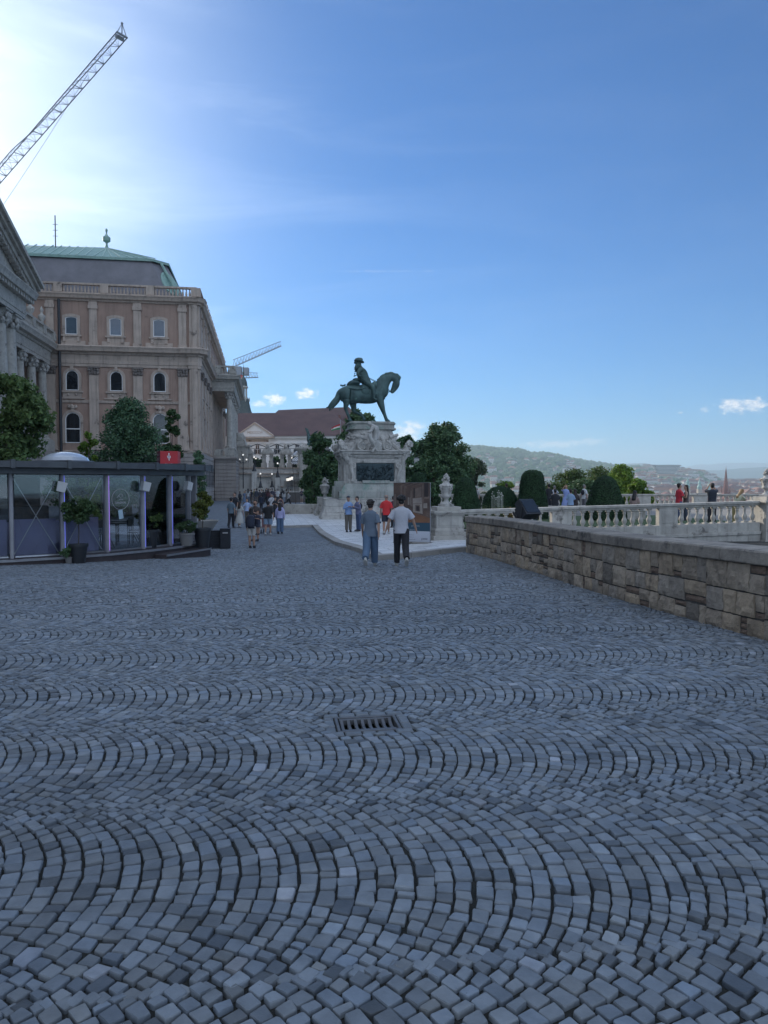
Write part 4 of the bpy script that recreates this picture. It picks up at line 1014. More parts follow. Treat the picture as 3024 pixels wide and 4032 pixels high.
# cornice between die and upper stage
m = MB(); zc_ = mz(1240)
for (a, b, g) in ((0, .10, .06), (.10, .22, .16), (.22, .30, .12), (.30, .46, .34), (.46, .56, .46)): m.box(-PW - g, PW + g, -g * .8 - .1, PD + g, zc_ - .12 + a, zc_ - .12 + b - .001)
m.build('cornice', STONEC, mon, bevel=.025, seg=2)
# upper stage: concave, tapering
zu = zc_ + .44; zt = mz(930); prof = []
m = MB(); rows = []
for i in range(13):
    t_ = i / 12; w = 1.98 - .62 * (t_ ** .62) if t_ < 1 else 1.40; wx = 2.34 - (2.34 - 1.45) * (t_ ** .5); wy = .5 * (PD - .3) - .85 * (t_ ** .6); rows.append((wx, wy, zu + (zt - zu) * t_))
n = 44; vs = []; fs = []
for (wx, wy, z) in rows:
    for k in range(n):
        a = 2 * math.pi * k / n; c, s_ = math.cos(a), math.sin(a); e = .42
        x = wx * (abs(c) ** e) * (1 if c > 0 else -1); y = PD / 2 + wy * (abs(s_) ** e) * (1 if s_ > 0 else -1)
        q = 1 + .045 * noise.noise(Vector((x * 2.2, y * 2.2, z * 2.2))) ; vs.append((x * q, PD / 2 + (y - PD / 2) * q, z))
for i in range(12):
    for k in range(n): fs.append((i * n + k, i * n + (k + 1) % n, (i + 1) * n + (k + 1) % n, (i + 1) * n + k))
fs += [tuple(range(n))[::-1], tuple(12 * n + k for k in range(n))]; m.add(vs, fs); m.build('upper_stage', STONEC, mon, smooth=True)
# curved broken pediment with volutes on the front, shells and trophies
m = MB(); yF = .12
def arc(pts, r): m.tube(pts, r, 8)
for s_ in (-1, 1):
    volute(m, s_ * .86 - .08, mz(1128), .33, yF - .28, yF + .55, 1.9, -s_, math.pi / 2, .075)
    cs = [(s_ * .86 - .08, mz(1074)), (s_ * 1.20 - .06, mz(1085)), (s_ * 1.45, mz(1130)), (s_ * 1.70, mz(1180)), (s_ * 2.05, mz(1208)), (s_ * 2.45, mz(1212))]
    for dz, r in ((0, .10), (-.13, .07)): arc([(x, yF - .16, z + dz) for x, z in cs], r)
    for i in range(len(cs) - 1):
        (xa, za), (xb, zb) = cs[i], cs[i + 1]; m.add([(xa, yF - .14, zu - .05), (xb, yF - .14, zu - .05), (xb, yF - .14, zb), (xa, yF - .14, za), (xa, yF + .6, zu - .05), (xb, yF + .6, zu - .05), (xb, yF + .6, zb), (xa, yF + .6, za)],
              [(0, 1, 2, 3), (4, 7, 6, 5), (0, 4, 5, 1), (1, 5, 6, 2), (2, 6, 7, 3), (3, 7, 4, 0)])
m.build('volute', STONEC, mon, smooth=40)
rnd = random.Random(5)
for s_ in (-1, 1):                            # corner groups carried out over the die
    for yb in (-.1, PD):
        m = MB(); bx = s_ * 2.22
        for k in range(34):
            t_ = k / 34; m.blob((bx + s_ * (.16 - .50 * t_ + rnd.uniform(-.1, .1)), yb + rnd.uniform(-.22, .22), mz(1105) - t_ * .75 + rnd.uniform(-.06, .06)), rnd.uniform(.11, .25) * (1.15 - .6 * t_), (1, 1, 1.1), .6, 2.2, 1, k)
        m.tube([(bx - s_ * .05, yb, mz(1150)), (bx - s_ * .10, yb, mz(1215)), (bx - s_ * .28, yb, mz(1275)), (bx - s_ * .36, yb, mz(1330))], [.30, .26, .16, .08], 8)
        m.tube([(bx - s_ * .9, yb + .05, mz(1190)), (bx - s_ * .3, yb, mz(1195)), (bx + s_ * .25, yb, mz(1150))], [.10, .10, .04], 7)
        m.build('corner_trophy', STONEC, mon, smooth=True)
m = MB()
for k in range(120):                          # flags, drums and arms piled on the slopes
    a = rnd.uniform(0, 2 * math.pi); t_ = rnd.random() ** 1.2 * .75; wx = 2.28 - .84 * t_ ** .5; wy = PD / 2 - .15 - .85 * t_ ** .6
    c, s_ = math.cos(a), math.sin(a); x = wx * (abs(c) ** .5) * (1 if c > 0 else -1); y = PD / 2 + wy * (abs(s_) ** .5) * (1 if s_ > 0 else -1); z = zu + (zt - zu) * t_
    m.blob((x, y, z), rnd.uniform(.10, .26), (1, .7, .8), .75, 2.6, 1, k)
    if k % 4 == 0: l = rnd.uniform(.3, .6); b = rnd.uniform(-1.3, 1.3); m.tube([(x - l * math.sin(b), y - .08, z - l * math.cos(b) * .6), (x + l * math.sin(b), y - .10, z + l * math.cos(b) * .6)], [.05, .03], 5)
for (x, z) in ((-1.25, mz(1085)), (-1.0, mz(1060)), (1.2, mz(1070))): m.blob((x, -.02, z), .22, (1, .6, 1), .35, 2.5, 2, int(x * 9)); 
m.tube([(-1.55, .0, mz(1010)), (-.55, -.12, mz(1045))], [.10, .16], 10); m.tube([(-1.6, .05, mz(1050)), (-.5, -.1, mz(1020))], [.05, .05], 6); m.tube([(1.0, -.1, mz(1030)), (1.6, .1, mz(1000))], [.12, .1], 10)
m.build('trophies', STONEC, mon, smooth=True)
m = MB()                                      # top slab: rounded ends, moulded
for (a, b, g) in ((mz(935), mz(915), .08), (mz(915), mz(872), -.02), (mz(872), mz(858), .06), (mz(858), mz(845), .0)):
    pts = []
    for k in range(40):
        an_ = 2 * math.pi * k / 40; c, s_ = math.cos(an_), math.sin(an_); pts.append(((1.66 + g) * abs(c) ** .35 * (1 if c > 0 else -1) - .02, PD / 2 + (1.35 + g) * abs(s_) ** .35 * (1 if s_ > 0 else -1)))
    m.prism(pts, a, b - .001)
m.build('top_slab', STG, mon, bevel=.02, seg=2)
# seated stone captive on the front
k2 = k_
def U(x, y, yy): return ((x - 857) * k2 * .98 - .05 - .20, yy, mz(y))
nd = [(*U(880, 1090, -.42), .20, .17), (*U(893, 1030, -.38), .17, .15), (*U(890, 960, -.36), .24, .17), (*U(862, 915, -.40), .16), (*U(835, 900, -.46), .09), (*U(818, 885, -.50), .11), (*U(810, 862, -.50), .10),
      (*U(858, 925, -.52), .12), (*U(830, 975, -.62), .085), (*U(795, 985, -.66), .07), (*U(900, 935, -.30), .13), (*U(925, 1000, -.36), .09), (*U(905, 1050, -.5), .07),
      (*U(850, 1085, -.55), .15), (*U(815, 1035, -.70), .13), (*U(800, 990, -.72), .11), (*U(880, 1120, -.5), .15), (*U(905, 1075, -.68), .12), (*U(895, 1130, -.60), .10), (*U(868, 1165, -.58), .075), (*U(842, 1195, -.62), .07),
      (*U(835, 1060, -.66), .10), (*U(870, 1110, -.62), .08), (*U(905, 1190, -.6), .07), (*U(818, 905, -.56), .07)]
ed = [(0, 1), (1, 2), (2, 3), (3, 4), (4, 5), (5, 6), (3, 7), (7, 8), (8, 9), (3, 10), (10, 11), (11, 12), (0, 13), (13, 14), (14, 15), (0, 16), (16, 17), (17, 18), (18, 19), (19, 20), (14, 21), (21, 22), (22, 23), (5, 24)]
nd = [tuple(n[:3]) + tuple(r_ * 1.3 for r_ in n[3:]) for n in nd]; me = skin(nd, ed, 2); obj('stone_captive', me, surf('pale_figure_stone', (.46, .455, .43), (.36, .355, .335), 3, .85, .4, 12, streak=.4), mon, smooth=60)
m = MB(); m.blob((-.02, -.2, mz(1150)), .5, (.9, .6, .8), .4, 1.6, 2, 3); m.blob((.05, -.3, mz(1110)), .34, (1, .6, .9), .4, 2, 2, 4); m.build('rock_seat', STONEC, mon, smooth=True)

# ---- bronze horse and rider
SZ = MZ + mz(845); sp = Vector((MP.x, MP.y, SZ)) + FD * 0.0 + SD * (PD / 2)
st = thing('horse_and_rider_statue', 'green bronze statue of a horseman on a stepping horse on top of the pedestal', 'statue', sp, AX)
def Q(x, y, lat=0.): return ((x - 820) * k_ * 1.045, lat, (845 - y) * k_ * 1.045)
nd = []; ed = []
def chain(pts, start=None):
    last = start
    for p in pts:
        nd.append(p); i = len(nd) - 1
        if last is not None: ed.append((last, i))
        last = i
    return last
def q(x, y, l, r, r2=None):
    r *= 1.22; r2 = r2 and r2 * 1.22
    return (*Q(x, y, l), r) if r2 is None else (*Q(x, y, l), r, r2)
chain([q(640, 545, 0, .50, .62)])                                        # 0 loin
chain([q(560, 535, 0, .50, .60), q(500, 540, 0, .40, .42)], 0)            # 1 croup 2 buttock
chain([q(720, 540, 0, .52, .62), q(820, 535, 0, .56, .63), q(900, 520, 0, .50, .62), q(940, 500, 0, .36, .52)], 0)   # 3,4,5,6 breast
chain([q(935, 462, 0, .38, .50), q(962, 412, 0, .32, .42), q(1005, 368, 0, .25, .33), q(1062, 350, 0, .19, .23)], 6)  # 7..10 neck to poll
chain([q(1108, 388, 0, .19, .24), q(1100, 428, 0, .18, .26), q(1080, 470, 0, .14, .20), q(1058, 503, 0, .11, .14), q(1044, 522, 0, .095, .11)], 10)  # 11..15 head
t0 = chain([q(468, 530, 0, .16), q(470, 585, 0, .20), q(440, 620, 0, .23), q(405, 655, 0, .20), q(385, 690, 0, .09), q(376, 728, 0, .03)], 2)   # tail
chain([q(360, 690, .05, .06), q(338, 686, .08, .02)], t0 - 2); chain([q(410, 690, -.05, .06), q(398, 720, -.08, .02)], t0 - 2)
# hind legs: thigh, knee, hock, fetlock, hoof
chain([q(545, 600, -.30, 0.286, .30), q(560, 640, -.30, 0.218), q(540, 690, -.28, 0.134), q(556, 735, -.28, 0.090), q(578, 790, -.28, 0.083), q(590, 822, -.28, 0.109), q(602, 838, -.28, 0.128)], 1)
chain([q(620, 610, .30, 0.264, .28), q(640, 655, .30, 0.205), q(640, 718, .30, 0.128), q(690, 742, .30, 0.087), q(735, 768, .30, 0.077), q(752, 800, .30, 0.096), q(758, 822, .30, 0.115)], 0)
# fore legs
chain([q(925, 590, .26, 0.264, .24), q(945, 650, .26, 0.205), q(965, 715, .26, 0.134), q(985, 765, .26, 0.100), q(1003, 805, .26, 0.090), q(1020, 826, .26, 0.115), q(1034, 838, .26, 0.141)], 5)
chain([q(905, 590, -.26, 0.242, .22), q(930, 650, -.26, 0.192), q(952, 715, -.26, 0.128), q(968, 765, -.26, 0.097), q(980, 805, -.26, 0.087), q(992, 826, -.26, 0.115), q(1004, 838, -.26, 0.134)], 5)
me = skin(nd, ed, 2); obj('horse', me, BRONZE, st, smooth=70)
m = MB()
for s_ in (-1, 1): m.tube([Q(1125, 372, s_ * .10), Q(1140, 362, s_ * .14), Q(1152, 350, s_ * .12)], [.06, .055, .012], 6)
m.build('ears', BRONZE, st, smooth=True)
m = MB()                                       # clipped mane along the arched crest
cr = [(905, 415), (925, 375), (955, 338), (1000, 310), (1050, 303), (1092, 318), (1118, 338)]
for i, (x, y) in enumerate(cr):
    m.blob(Q(x, y + 14, 0), .19, (1.3, .42, .9), .3, 2.2, 2, i)
    if i < len(cr) - 1: x2, y2 = cr[i + 1]; m.blob(Q((x + x2) / 2, (y + y2) / 2 + 15, 0), .19, (1.3, .42, .9), .3, 2.2, 2, i + 20)
m.blob(Q(1128, 372, 0), .14, (1, .7, 1.2), .3, 2, 1, 5)
m.build('mane', BRONZE, st, smooth=True)
m = MB()                                       # saddle cloth, holsters, rolled cloak
m.blob(Q(745, 520, .0), .62, (1.0, 1.02, 1.0), .12, 2, 3, 1)
m.blob(Q(640, 425, 0), .33, (1.35, 1.5, .75), .35, 2.5, 2, 9); m.blob(Q(665, 390, 0), .20, (1.4, 1.8, .8), .3, 2, 2, 2); m.blob(Q(600, 445, 0), .22, (1.2, 1.2, .8), .3, 2, 2, 4)
m.blob(Q(517, 452, 0), .12, (1.6, 1, .6), .3, 2, 1, 3); m.blob(Q(500, 445, .1), .07, n=1); m.blob(Q(540, 447, -.1), .08, n=1); m.tube([Q(500, 600, -.3), Q(508, 628, -.3)], [.08, .03], 6)
for s_ in (-1, 1): m.blob(Q(850, 455, s_ * .42), .26, (.9, .6, 1.2), .2, 2, 2, 6); m.tube([Q(560, 480, s_ * .45), Q(660, 500, s_ * .60), Q(760, 480, s_ * .62)], .05, 6)
m.tube([Q(985, 420, .3), Q(985, 520, .33), Q(960, 600, .3)], .03, 6); m.tube([Q(930, 560, .42), Q(975, 585, 0), Q(930, 560, -.42)], .04, 6)
m.build('saddle_and_harness', BRONZE, st, smooth=True)
m = MB()
for s_ in (-1, 1):
    m.tube([Q(800, 365, s_ * .12), Q(860, 392, s_ * .14), Q(960, 430, s_ * .27), Q(1030, 500, s_ * .11)], .018, 5)
    m.tube([Q(1035, 505, s_ * .10), Q(1075, 440, s_ * .19), Q(1100, 370, s_ * .2)], .022, 5)
m.tube([Q(1035, 500, -.12), Q(1018, 512, 0), Q(1035, 500, .12)], .03, 5)
m.build('reins', BRONZE, st)
# rider
nd = []; ed = []
chain([q(760, 420, 0, .36, .36)]); chain([q(745, 375, 0, .31, .34), q(728, 325, 0, .36, .38), q(712, 282, 0, .29, .34), q(700, 248, 0, .13), q(695, 222, 0, .15), q(693, 195, 0, .15), q(692, 178, 0, .09)], 0)
for s_ in (-1, 1):
    chain([q(795, 440, s_ * .38, .17), q(835, 475, s_ * .62, .145), q(842, 540, s_ * .66, .115), q(838, 590, s_ * .64, .08), q(852, 602, s_ * .64, .07), q(880, 605, s_ * .66, .045)], 0)
chain([q(700, 285, -.36, .14), q(668, 335, -.46, .115), q(690, 355, -.40, .10), q(725, 350, -.36, .06)], 3)
chain([q(735, 290, .34, .14), q(775, 345, .40, .11), q(800, 360, .26, .085), q(808, 366, .18, .06)], 3)
rid = obj('rider', skin(nd, ed, 2), BRONZE, st, smooth=70)
m = MB()                                       # wide brimmed hat and full wig, sash and baton
m.M = Matrix.Translation(Q(693, 192, 0)) @ Matrix.Rotation(R(8), 4, 'Y')
m.lathe([(.12, .02), (.33, .0), (.37, .045), (.33, .075), (.21, .06), (.18, .12), (.10, .20), (.0, .22)], 0, 0, 0, 18, 1, 1.1); m.M = None
m.blob(Q(692, 178, 0), .29, (1.1, 1.1, .72), .25, 2, 2, 5); m.blob(Q(658, 202, 0), .15, (1, 1.5, .8), .3, 2, 1, 3); m.blob(Q(732, 196, 0), .13, (1.1, 1.5, .8), .3, 2, 1, 4)
m.build('hat', BRONZE, rid, smooth=True)
m = MB(); m.blob(Q(676, 232, 0), .17, (.9, 1.3, 1.5), .4, 2.5, 2, 8); m.blob(Q(665, 265, 0), .18, (.9, 1.7, 1.3), .4, 2.5, 2, 7)
m.build('wig', BRONZE, rid, smooth=True)
m = MB(); m.tube([Q(628, 362, -.5), Q(655, 350, -.48), Q(735, 325, -.40)], [.035, .028, .03], 7); m.tube([Q(725, 320, -.3), Q(770, 345, -.1), Q(790, 385, .2)], .05, 6)
for k in range(6): m.blob(Q(655 - k, 245 + k * 18, -.2 + .08 * k), .055, amp=.5, n=1, seed=k)
m.blob(Q(725, 345, 0), .27, (1.05, 1.25, .6), .25, 3, 2, 5); m.blob(Q(745, 395, 0), .32, (1.1, 1.3, .7), .3, 3, 2, 6)
m.build('coat_details', BRONZE, rid, smooth=True)
# irregular bronze ground under the hooves
m = MB(); m.blob((0, 0, -.02), 1.0, (1.62, .95, .10), .3, 2.2, 3, 2); m.build('bronze_ground', BRONZE, st, smooth=True)
# ================================================================== glass cafe pavilion
KC_ = Vector((-13.8, 25.6)); KR = 7.3
kz = float(gz(-9.0, 20.6)) + .20                    # deck level
ka = [-97, -87, -77, -67, -57, -47, -37, -27, -17, -7, -2]
def kp(a, r=KR): return (r * math.cos(R(a)), r * math.sin(R(a)))
kio = thing('cafe_pavilion', 'low curved glass cafe pavilion with a flat dark roof and glowing violet posts', 'pavilion', (KC_.x, KC_.y, kz))
top_ = 2.24
DECK = surf('dark_deck_boards', (.06, .045, .045), (.035, .028, .03), 3, .6, .3, 30)
pts = [kp(a, KR + .42) for a in ka]
m = MB(); m.prism([(0, 0)] + pts, -.32, 0); m.build('deck', DECK, kio)
ST_ = surf('deck_edge_steel', (.42, .42, .44), (.34, .34, .36), 6, .28, metal=.7)
m = MB()
for i in range(len(ka) - 1):
    (xa, ya), (xb, yb) = kp(ka[i], KR + .42), kp(ka[i + 1], KR + .42); (xc, yc), (xd, yd) = kp(ka[i], KR + .47), kp(ka[i + 1], KR + .47)
    m.add([(xa, ya, -.05), (xb, yb, -.05), (xd, yd, -.05), (xc, yc, -.05), (xa, ya, .012), (xb, yb, .012), (xd, yd, .012), (xc, yc, .012)], [(3, 2, 1, 0), (4, 5, 6, 7), (0, 1, 5, 4), (1, 2, 6, 5), (2, 3, 7, 6), (3, 0, 4, 7)])
m.build('deck_edge', ST_, kio)
m = MB(); a = -20
p = [kp(-27, KR + .48), kp(-10, KR + .48), kp(-10, KR + .95), kp(-27, KR + .95)]; m.prism(p, -.38, -.13); stp = m.build('entrance_step', DECK, kio, bevel=.01)
m = MB(); p = [kp(-27, KR + .96), kp(-10, KR + .96), kp(-10, KR + .99), kp(-27, KR + .99)]; m.prism(p, -.18, -.125); m.build('step_edge', ST_, stp)
# posts with light strips, glazing between, bracing rods
POSTM = surf('pavilion_post', (.30, .30, .32), (.25, .25, .27), 3, .4)
VIO = [emit('violet_light', (.50, .26, 1.0), .38), emit('blue_light', (.20, .24, 1.0), .38)]
GL = glass('cafe_glass', (.86, .89, .91), .04)
PURP = surf('violet_counter_panel', (.34, .31, .47), (.28, .25, .40), .8, .6)
def radial(a): return Matrix.Translation((*kp(a), 0)) @ Matrix.Rotation(R(a), 4, 'Z')      # x outwards
for i, a in enumerate(ka):
    M = radial(a); m = MB(M); m.box(-.10, .07, -.052, .052, 0, top_); m.box(.071, .10, -.04, .04, .0, top_); o = m.build('post', POSTM, kio, bevel=.01)
    m = MB(M); m.box(.101, .108, .028, .039, .06, top_ - .04)
    if 5 <= i <= 8: m.build('light_strip', VIO[0 if i in (6,) else 1], o)
for i in range(len(ka) - 1):
    a0, a1 = ka[i], ka[i + 1]; (xa, ya), (xb, yb) = kp(a0 + .62), kp(a1 - .62); d = Vector((xb - xa, yb - ya, 0)); n_ = Vector((d.y, -d.x, 0)).normalized()
    m = MB(); vs = []
    for q_ in (0, .012):
        for (x, y, z) in ((xa, ya, .06), (xb, yb, .06), (xb, yb, top_ - .02), (xa, ya, top_ - .02)): vs.append((x + n_.x * q_, y + n_.y * q_, z))
    if 2 <= i <= 8:
        m.add(vs, [(0, 1, 2, 3), (7, 6, 5, 4), (0, 4, 5, 1), (1, 5, 6, 2), (2, 6, 7, 3), (3, 7, 4, 0)]); m.build('glass_pane', GL, kio)
    m = MB(); m.tube([(xa, ya, .04), (xb, yb, .04)], .03, 4); m.build('sill', ST_, kio)
    if i in (5, 4):
        r_ = MB(); o_ = -n_ * .12
        A_, B_ = Vector((xa, ya, .1)) + o_, Vector((xb, yb, top_ - .1)) + o_; C2, D2 = Vector((xb, yb, .1)) + o_ * 1.3, Vector((xa, ya, top_ - .1)) + o_ * 1.3
        r_.tube([A_, B_], .013, 5); r_.tube([C2, D2], .013, 5); r_.build('brace_rods', surf('white_rod', (.7, .7, .7), (.6, .6, .6), 3, .4), kio)
    if i in (4, 5, 3, 2):                              # counter panels behind the glass
        (x1, y1), (x2, y2) = kp(a0 + .7, KR - .26), kp(a1 - .7, KR - .26); m = MB(); m.add([(x1, y1, .05), (x2, y2, .05), (x2, y2, 1.02), (x1, y1, 1.02), (x1 * .99, y1 * .99, .05), (x2 * .99, y2 * .99, .05), (x2 * .99, y2 * .99, 1.02), (x1 * .99, y1 * .99, 1.02)],
               [(0, 1, 2, 3), (4, 7, 6, 5), (0, 4, 5, 1), (1, 5, 6, 2), (2, 6, 7, 3), (3, 7, 4, 0)]); o = m.build('counter_panel', PURP, kio)
        m = MB(); c1, c2 = Vector((x1, y1, .05)) * 1.0, Vector((x2, y2, .05)); nn = n_ * .006; rnd = random.Random(i)
        for k in range(9):
            e0, e1 = rnd.random(), rnd.random(); u0, u1 = c1.lerp(c2, e0), c1.lerp(c2, e1); z0, z1 = rnd.choice([(.0, .97), (.4, .97), (0, .55)]); m.tube([u0 + nn + Vector((0, 0, z0)), u1 + nn + Vector((0, 0, z1))], .003, 3)
        m.build('panel_lines', surf('panel_line_paint', (.32, .28, .42), (.28, .25, .38), 3, .6), o)
# roof: fascia in two bands, overhanging
RF = surf('roof_membrane', (.075, .085, .095), (.055, .06, .07), 3, .5, .2, 12)
m = MB(); m.prism([(0, 0)] + [kp(a, KR + .34) for a in ka], top_, top_ + .16); m.build('fascia', RF, kio)
m = MB(); m.prism([(-.3, 0)] + [kp(a, KR + .62) for a in ka], top_ + .165, top_ + .33); rfo = m.build('roof', RF, kio)
m = MB()
for a in ka: M = Matrix.Rotation(R(a), 4, 'Z'); m.M = M; m.box(2, KR + .63, -.04, .04, top_ + .331, top_ + .37); m.box(KR + .61, KR + .66, -.05, .05, top_ + .14, top_ + .36)
m.M = None; m.build('roof_ribs', RF, rfo)
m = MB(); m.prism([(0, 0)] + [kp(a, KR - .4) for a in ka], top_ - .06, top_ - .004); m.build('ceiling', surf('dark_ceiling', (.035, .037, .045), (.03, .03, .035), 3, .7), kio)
# skylight dome
dc_ = (-10.75 - KC_.x, 25.0 - KC_.y); m = MB(); m.lathe([(1.0, 0), (1.0, .13), (.9, .17)], *dc_, top_ + .33, 28); dm = m.build('skylight_kerb', DARKM, kio)
m = MB(); m.lathe([(.78, 0), (.72, .12), (.55, .23), (.3, .30), (.02, .32)], *dc_, top_ + .49, 28); m.build('skylight_dome', surf('acrylic_dome', (.42, .45, .5), (.36, .4, .45), 2, .12, coat=1.), dm, smooth=True)
# speakers under the eaves
for a, tl in ((-47.6, 0), (-27.5, 0), (-10.5, 10)):
    m = MB(Matrix.Translation((*kp(a, KR + .22), top_ - .35)) @ Matrix.Rotation(R(a + 75), 4, 'Z') @ Matrix.Rotation(R(14), 4, 'Y')); m.frus(-.11, .11, -.09, .09, -.14, .14, -.015, 0)
    tag(m.build('loudspeaker', surf('white_speaker', (.55, .55, .55), (.5, .5, .5), 2, .5), None, bevel=.01), {-47.6: 'white wall loudspeaker under the cafe eaves left of the potted tree', -27.5: 'white loudspeaker on the middle blue lit cafe post', -10.5: 'white loudspeaker on the last cafe post by the dark crates'}[a], 'loudspeaker', 'speakers under the cafe eaves')
for o in [q_ for q_ in bpy.data.objects if q_.name.startswith('loudspeaker')]: o.location = (KC_.x, KC_.y, kz)
# interior: bar block, tables, rear wall
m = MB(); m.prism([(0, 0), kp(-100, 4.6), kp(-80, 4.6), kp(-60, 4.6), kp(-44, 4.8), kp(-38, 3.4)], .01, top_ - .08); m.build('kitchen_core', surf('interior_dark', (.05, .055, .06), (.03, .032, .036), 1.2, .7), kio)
m = MB(); m.prism([kp(-62, 6.0), kp(-46, 6.0), kp(-46, 5.4), kp(-62, 5.4)], .9, 1.35); m.build('coffee_machine', DARKM, kio, bevel=.03)
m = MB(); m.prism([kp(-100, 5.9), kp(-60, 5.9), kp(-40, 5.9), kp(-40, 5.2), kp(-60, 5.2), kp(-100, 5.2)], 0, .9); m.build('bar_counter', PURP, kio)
for i, (a, r_) in enumerate(((-33, 5.6), (-24, 5.9), (-14, 5.2))):
    x, y = kp(a, r_); t = thing('bistro_table', ['round dark bistro table behind the third cafe pane', 'round dark bistro table behind the fourth cafe pane', 'round dark bistro table near the open end of the cafe'][i], 'table', (KC_.x + x, KC_.y + y, kz), 0, 'tables inside the cafe')
    m = MB(); m.lathe([(.36, .72), (.36, .75)], n=20); m.build('table_top', DARKM, t); m = MB(); m.tube([(0, 0, 0), (0, 0, .72)], .03, 8); m.lathe([(.24, 0), (.05, .03)], n=14); m.build('table_leg', DARKM, t)
    for s_ in (-1, 1):
        c = thing('bistro_chair', ['dark folding chair left of a cafe table, third pane', 'dark folding chair right of a cafe table, third pane', 'dark folding chair left of a cafe table, fourth pane', 'dark folding chair right of a cafe table, fourth pane', 'dark folding chair left of the table at the open end', 'dark folding chair right of the table at the open end'][i * 2 + (s_ + 1) // 2], 'chair', (KC_.x + x + s_ * .62, KC_.y + y, kz), 90 * s_, 'chairs inside the cafe')
        m = MB(); m.box(-.2, .2, -.2, .2, .44, .47); m.build('seat', DARKM, c); m = MB(); m.box(-.2, .2, .19, .215, .62, .86); m.build('backrest', DARKM, c)
        for (px_, q_) in ((-.19, .19), (.19, .19), (-.19, -.19), (.19, -.19)): m = MB(); m.tube([(px_, q_, 0), (px_, q_ if q_ > 0 else -q_ * .2, .86 if q_ > 0 else .45)], .014, 5); m.build('leg', DARKM, c)
# round cafe logo and notices on the third pane
am = -32.0; M = radial(am - 1.2); LOGO = surf('white_vinyl', (.50, .50, .52), (.45, .45, .47), 3, .6)
lg = thing('window_logo', 'round white line logo with lettering stuck on the third cafe pane', 'sticker', (KC_.x, KC_.y, kz)); m = MB(M @ Matrix.Translation((.03 - KR * (1 - math.cos(R(5))), 0, 1.52)))
cp_ = [(0, .30 * math.cos(R(a)), .30 * math.sin(R(a))) for a in range(0, 361, 12)]; m.tube(cp_, .006, 4, False)
m.tube([(0, -.06, .10), (0, -.02, .16), (0, .05, .15), (0, .06, .09), (0, 0, .04), (0, -.06, .10)], .006, 4); m.tube([(0, -.12, .05), (0, -.05, .12)], .006, 4); m.tube([(0, -.05, .0), (0, .08, .0)], .008, 4)
m.build('ring', LOGO, lg)
tx = text('lettering', 'SANDVAL', .085, LOGO, lg, (0, 0, 0), (0, 0, 0), .002); Mt = M @ Matrix.Translation((.035 - KR * (1 - math.cos(R(5))), 0, 1.42)) @ Matrix.Rotation(R(90), 4, 'Z') @ Matrix.Rotation(R(90), 4, 'X'); tx.matrix_local = Mt
m = MB(M @ Matrix.Translation((.03 - KR * (1 - math.cos(R(5))), 0, 1.08)) @ Matrix.Rotation(R(9), 4, 'X')); m.box(0, .004, -.075, .075, -.13, .13)
nt_ = m.build('paper_notice', surf('pale_paper', (.42, .55, .62), (.36, .48, .55), 4, .7), None); nt_.location = (KC_.x, KC_.y, kz); tag(nt_, 'pale blue paper notice tilted below the round window logo', 'notice')
# red sign box on the roof
c = at(665, 1803, 24.3); t = thing('info_sign', 'red box sign with white emblem on top of the cafe roof', 'sign', (c.x, c.y, kz + top_ + .335), 6)
RED = surf('red_sign_face', (.50, .028, .040), (.44, .025, .034), 1.5, .5); RDK = surf('dark_red_sign_face', (.10, .012, .03), (.085, .010, .025), 2, .5)
m = MB(); m.box(-.28, .28, 0, .55, .012, .46); m.build('box', RED, t, bevel=.006)
m = MB(); m.add([(-.281, 0, .012), (-.46, .38, .012), (-.46, .38, .46), (-.281, 0, .46), (-.281, .5, .012), (-.281, .5, .46)], [(0, 1, 2, 3), (1, 4, 5, 2), (3, 2, 5), (0, 4, 1)]); m.build('side_face', RDK, t)
WH = surf('sign_white', (.72, .70, .70), (.66, .64, .64), 3, .6)
m = MB(); 
for (x, z, r_, s_) in ((0, .38, .022, 1), (0, .345, .02, 1.2), (-.025, .29, .03, 1), (.028, .285, .032, 1), (-.012, .25, .03, 1), (.026, .245, .026, 1), (.006, .195, .022, 1), (.008, .165, .012, 1.6), (-.035, .27, .018, 1), (.045, .26, .018, 1)):
    m.M = Matrix.Translation((x, -.004, z)) @ Matrix.Rotation(R(90), 4, 'X'); m.lathe([(r_, -.002), (r_, .004)], n=10, sy=s_)
m.M = None; m.build('emblem', WH, t); m = MB(); m.M = Matrix.Translation((.004, -.0095, .275)) @ Matrix.Rotation(R(90), 4, 'X'); m.lathe([(.021, -.002), (.021, .003)], n=10); m.build('emblem_centre', surf('emblem_violet', (.20, .12, .35), (.18, .11, .3), 2, .6), t)
text('lettering', 'Budavári Palota', .045, WH, t, (.03, -.004, .05), (R(90), 0, 0), .001)
sv = Vector((-.46 + .281, .38, 0)); ang = math.atan2(sv.y, sv.x)
for s_, z, sz in (('PALOTA', .34, .095), ('INFO', .19, .16)):
    text('side_lettering', s_, sz, surf('sign_grey', (.22, .18, .2), (.2, .17, .19), 3, .6), t, (-.281 - .09 * 1.0 - .006, .19 - .004, z), (R(90), 0, ang + math.pi), .001)
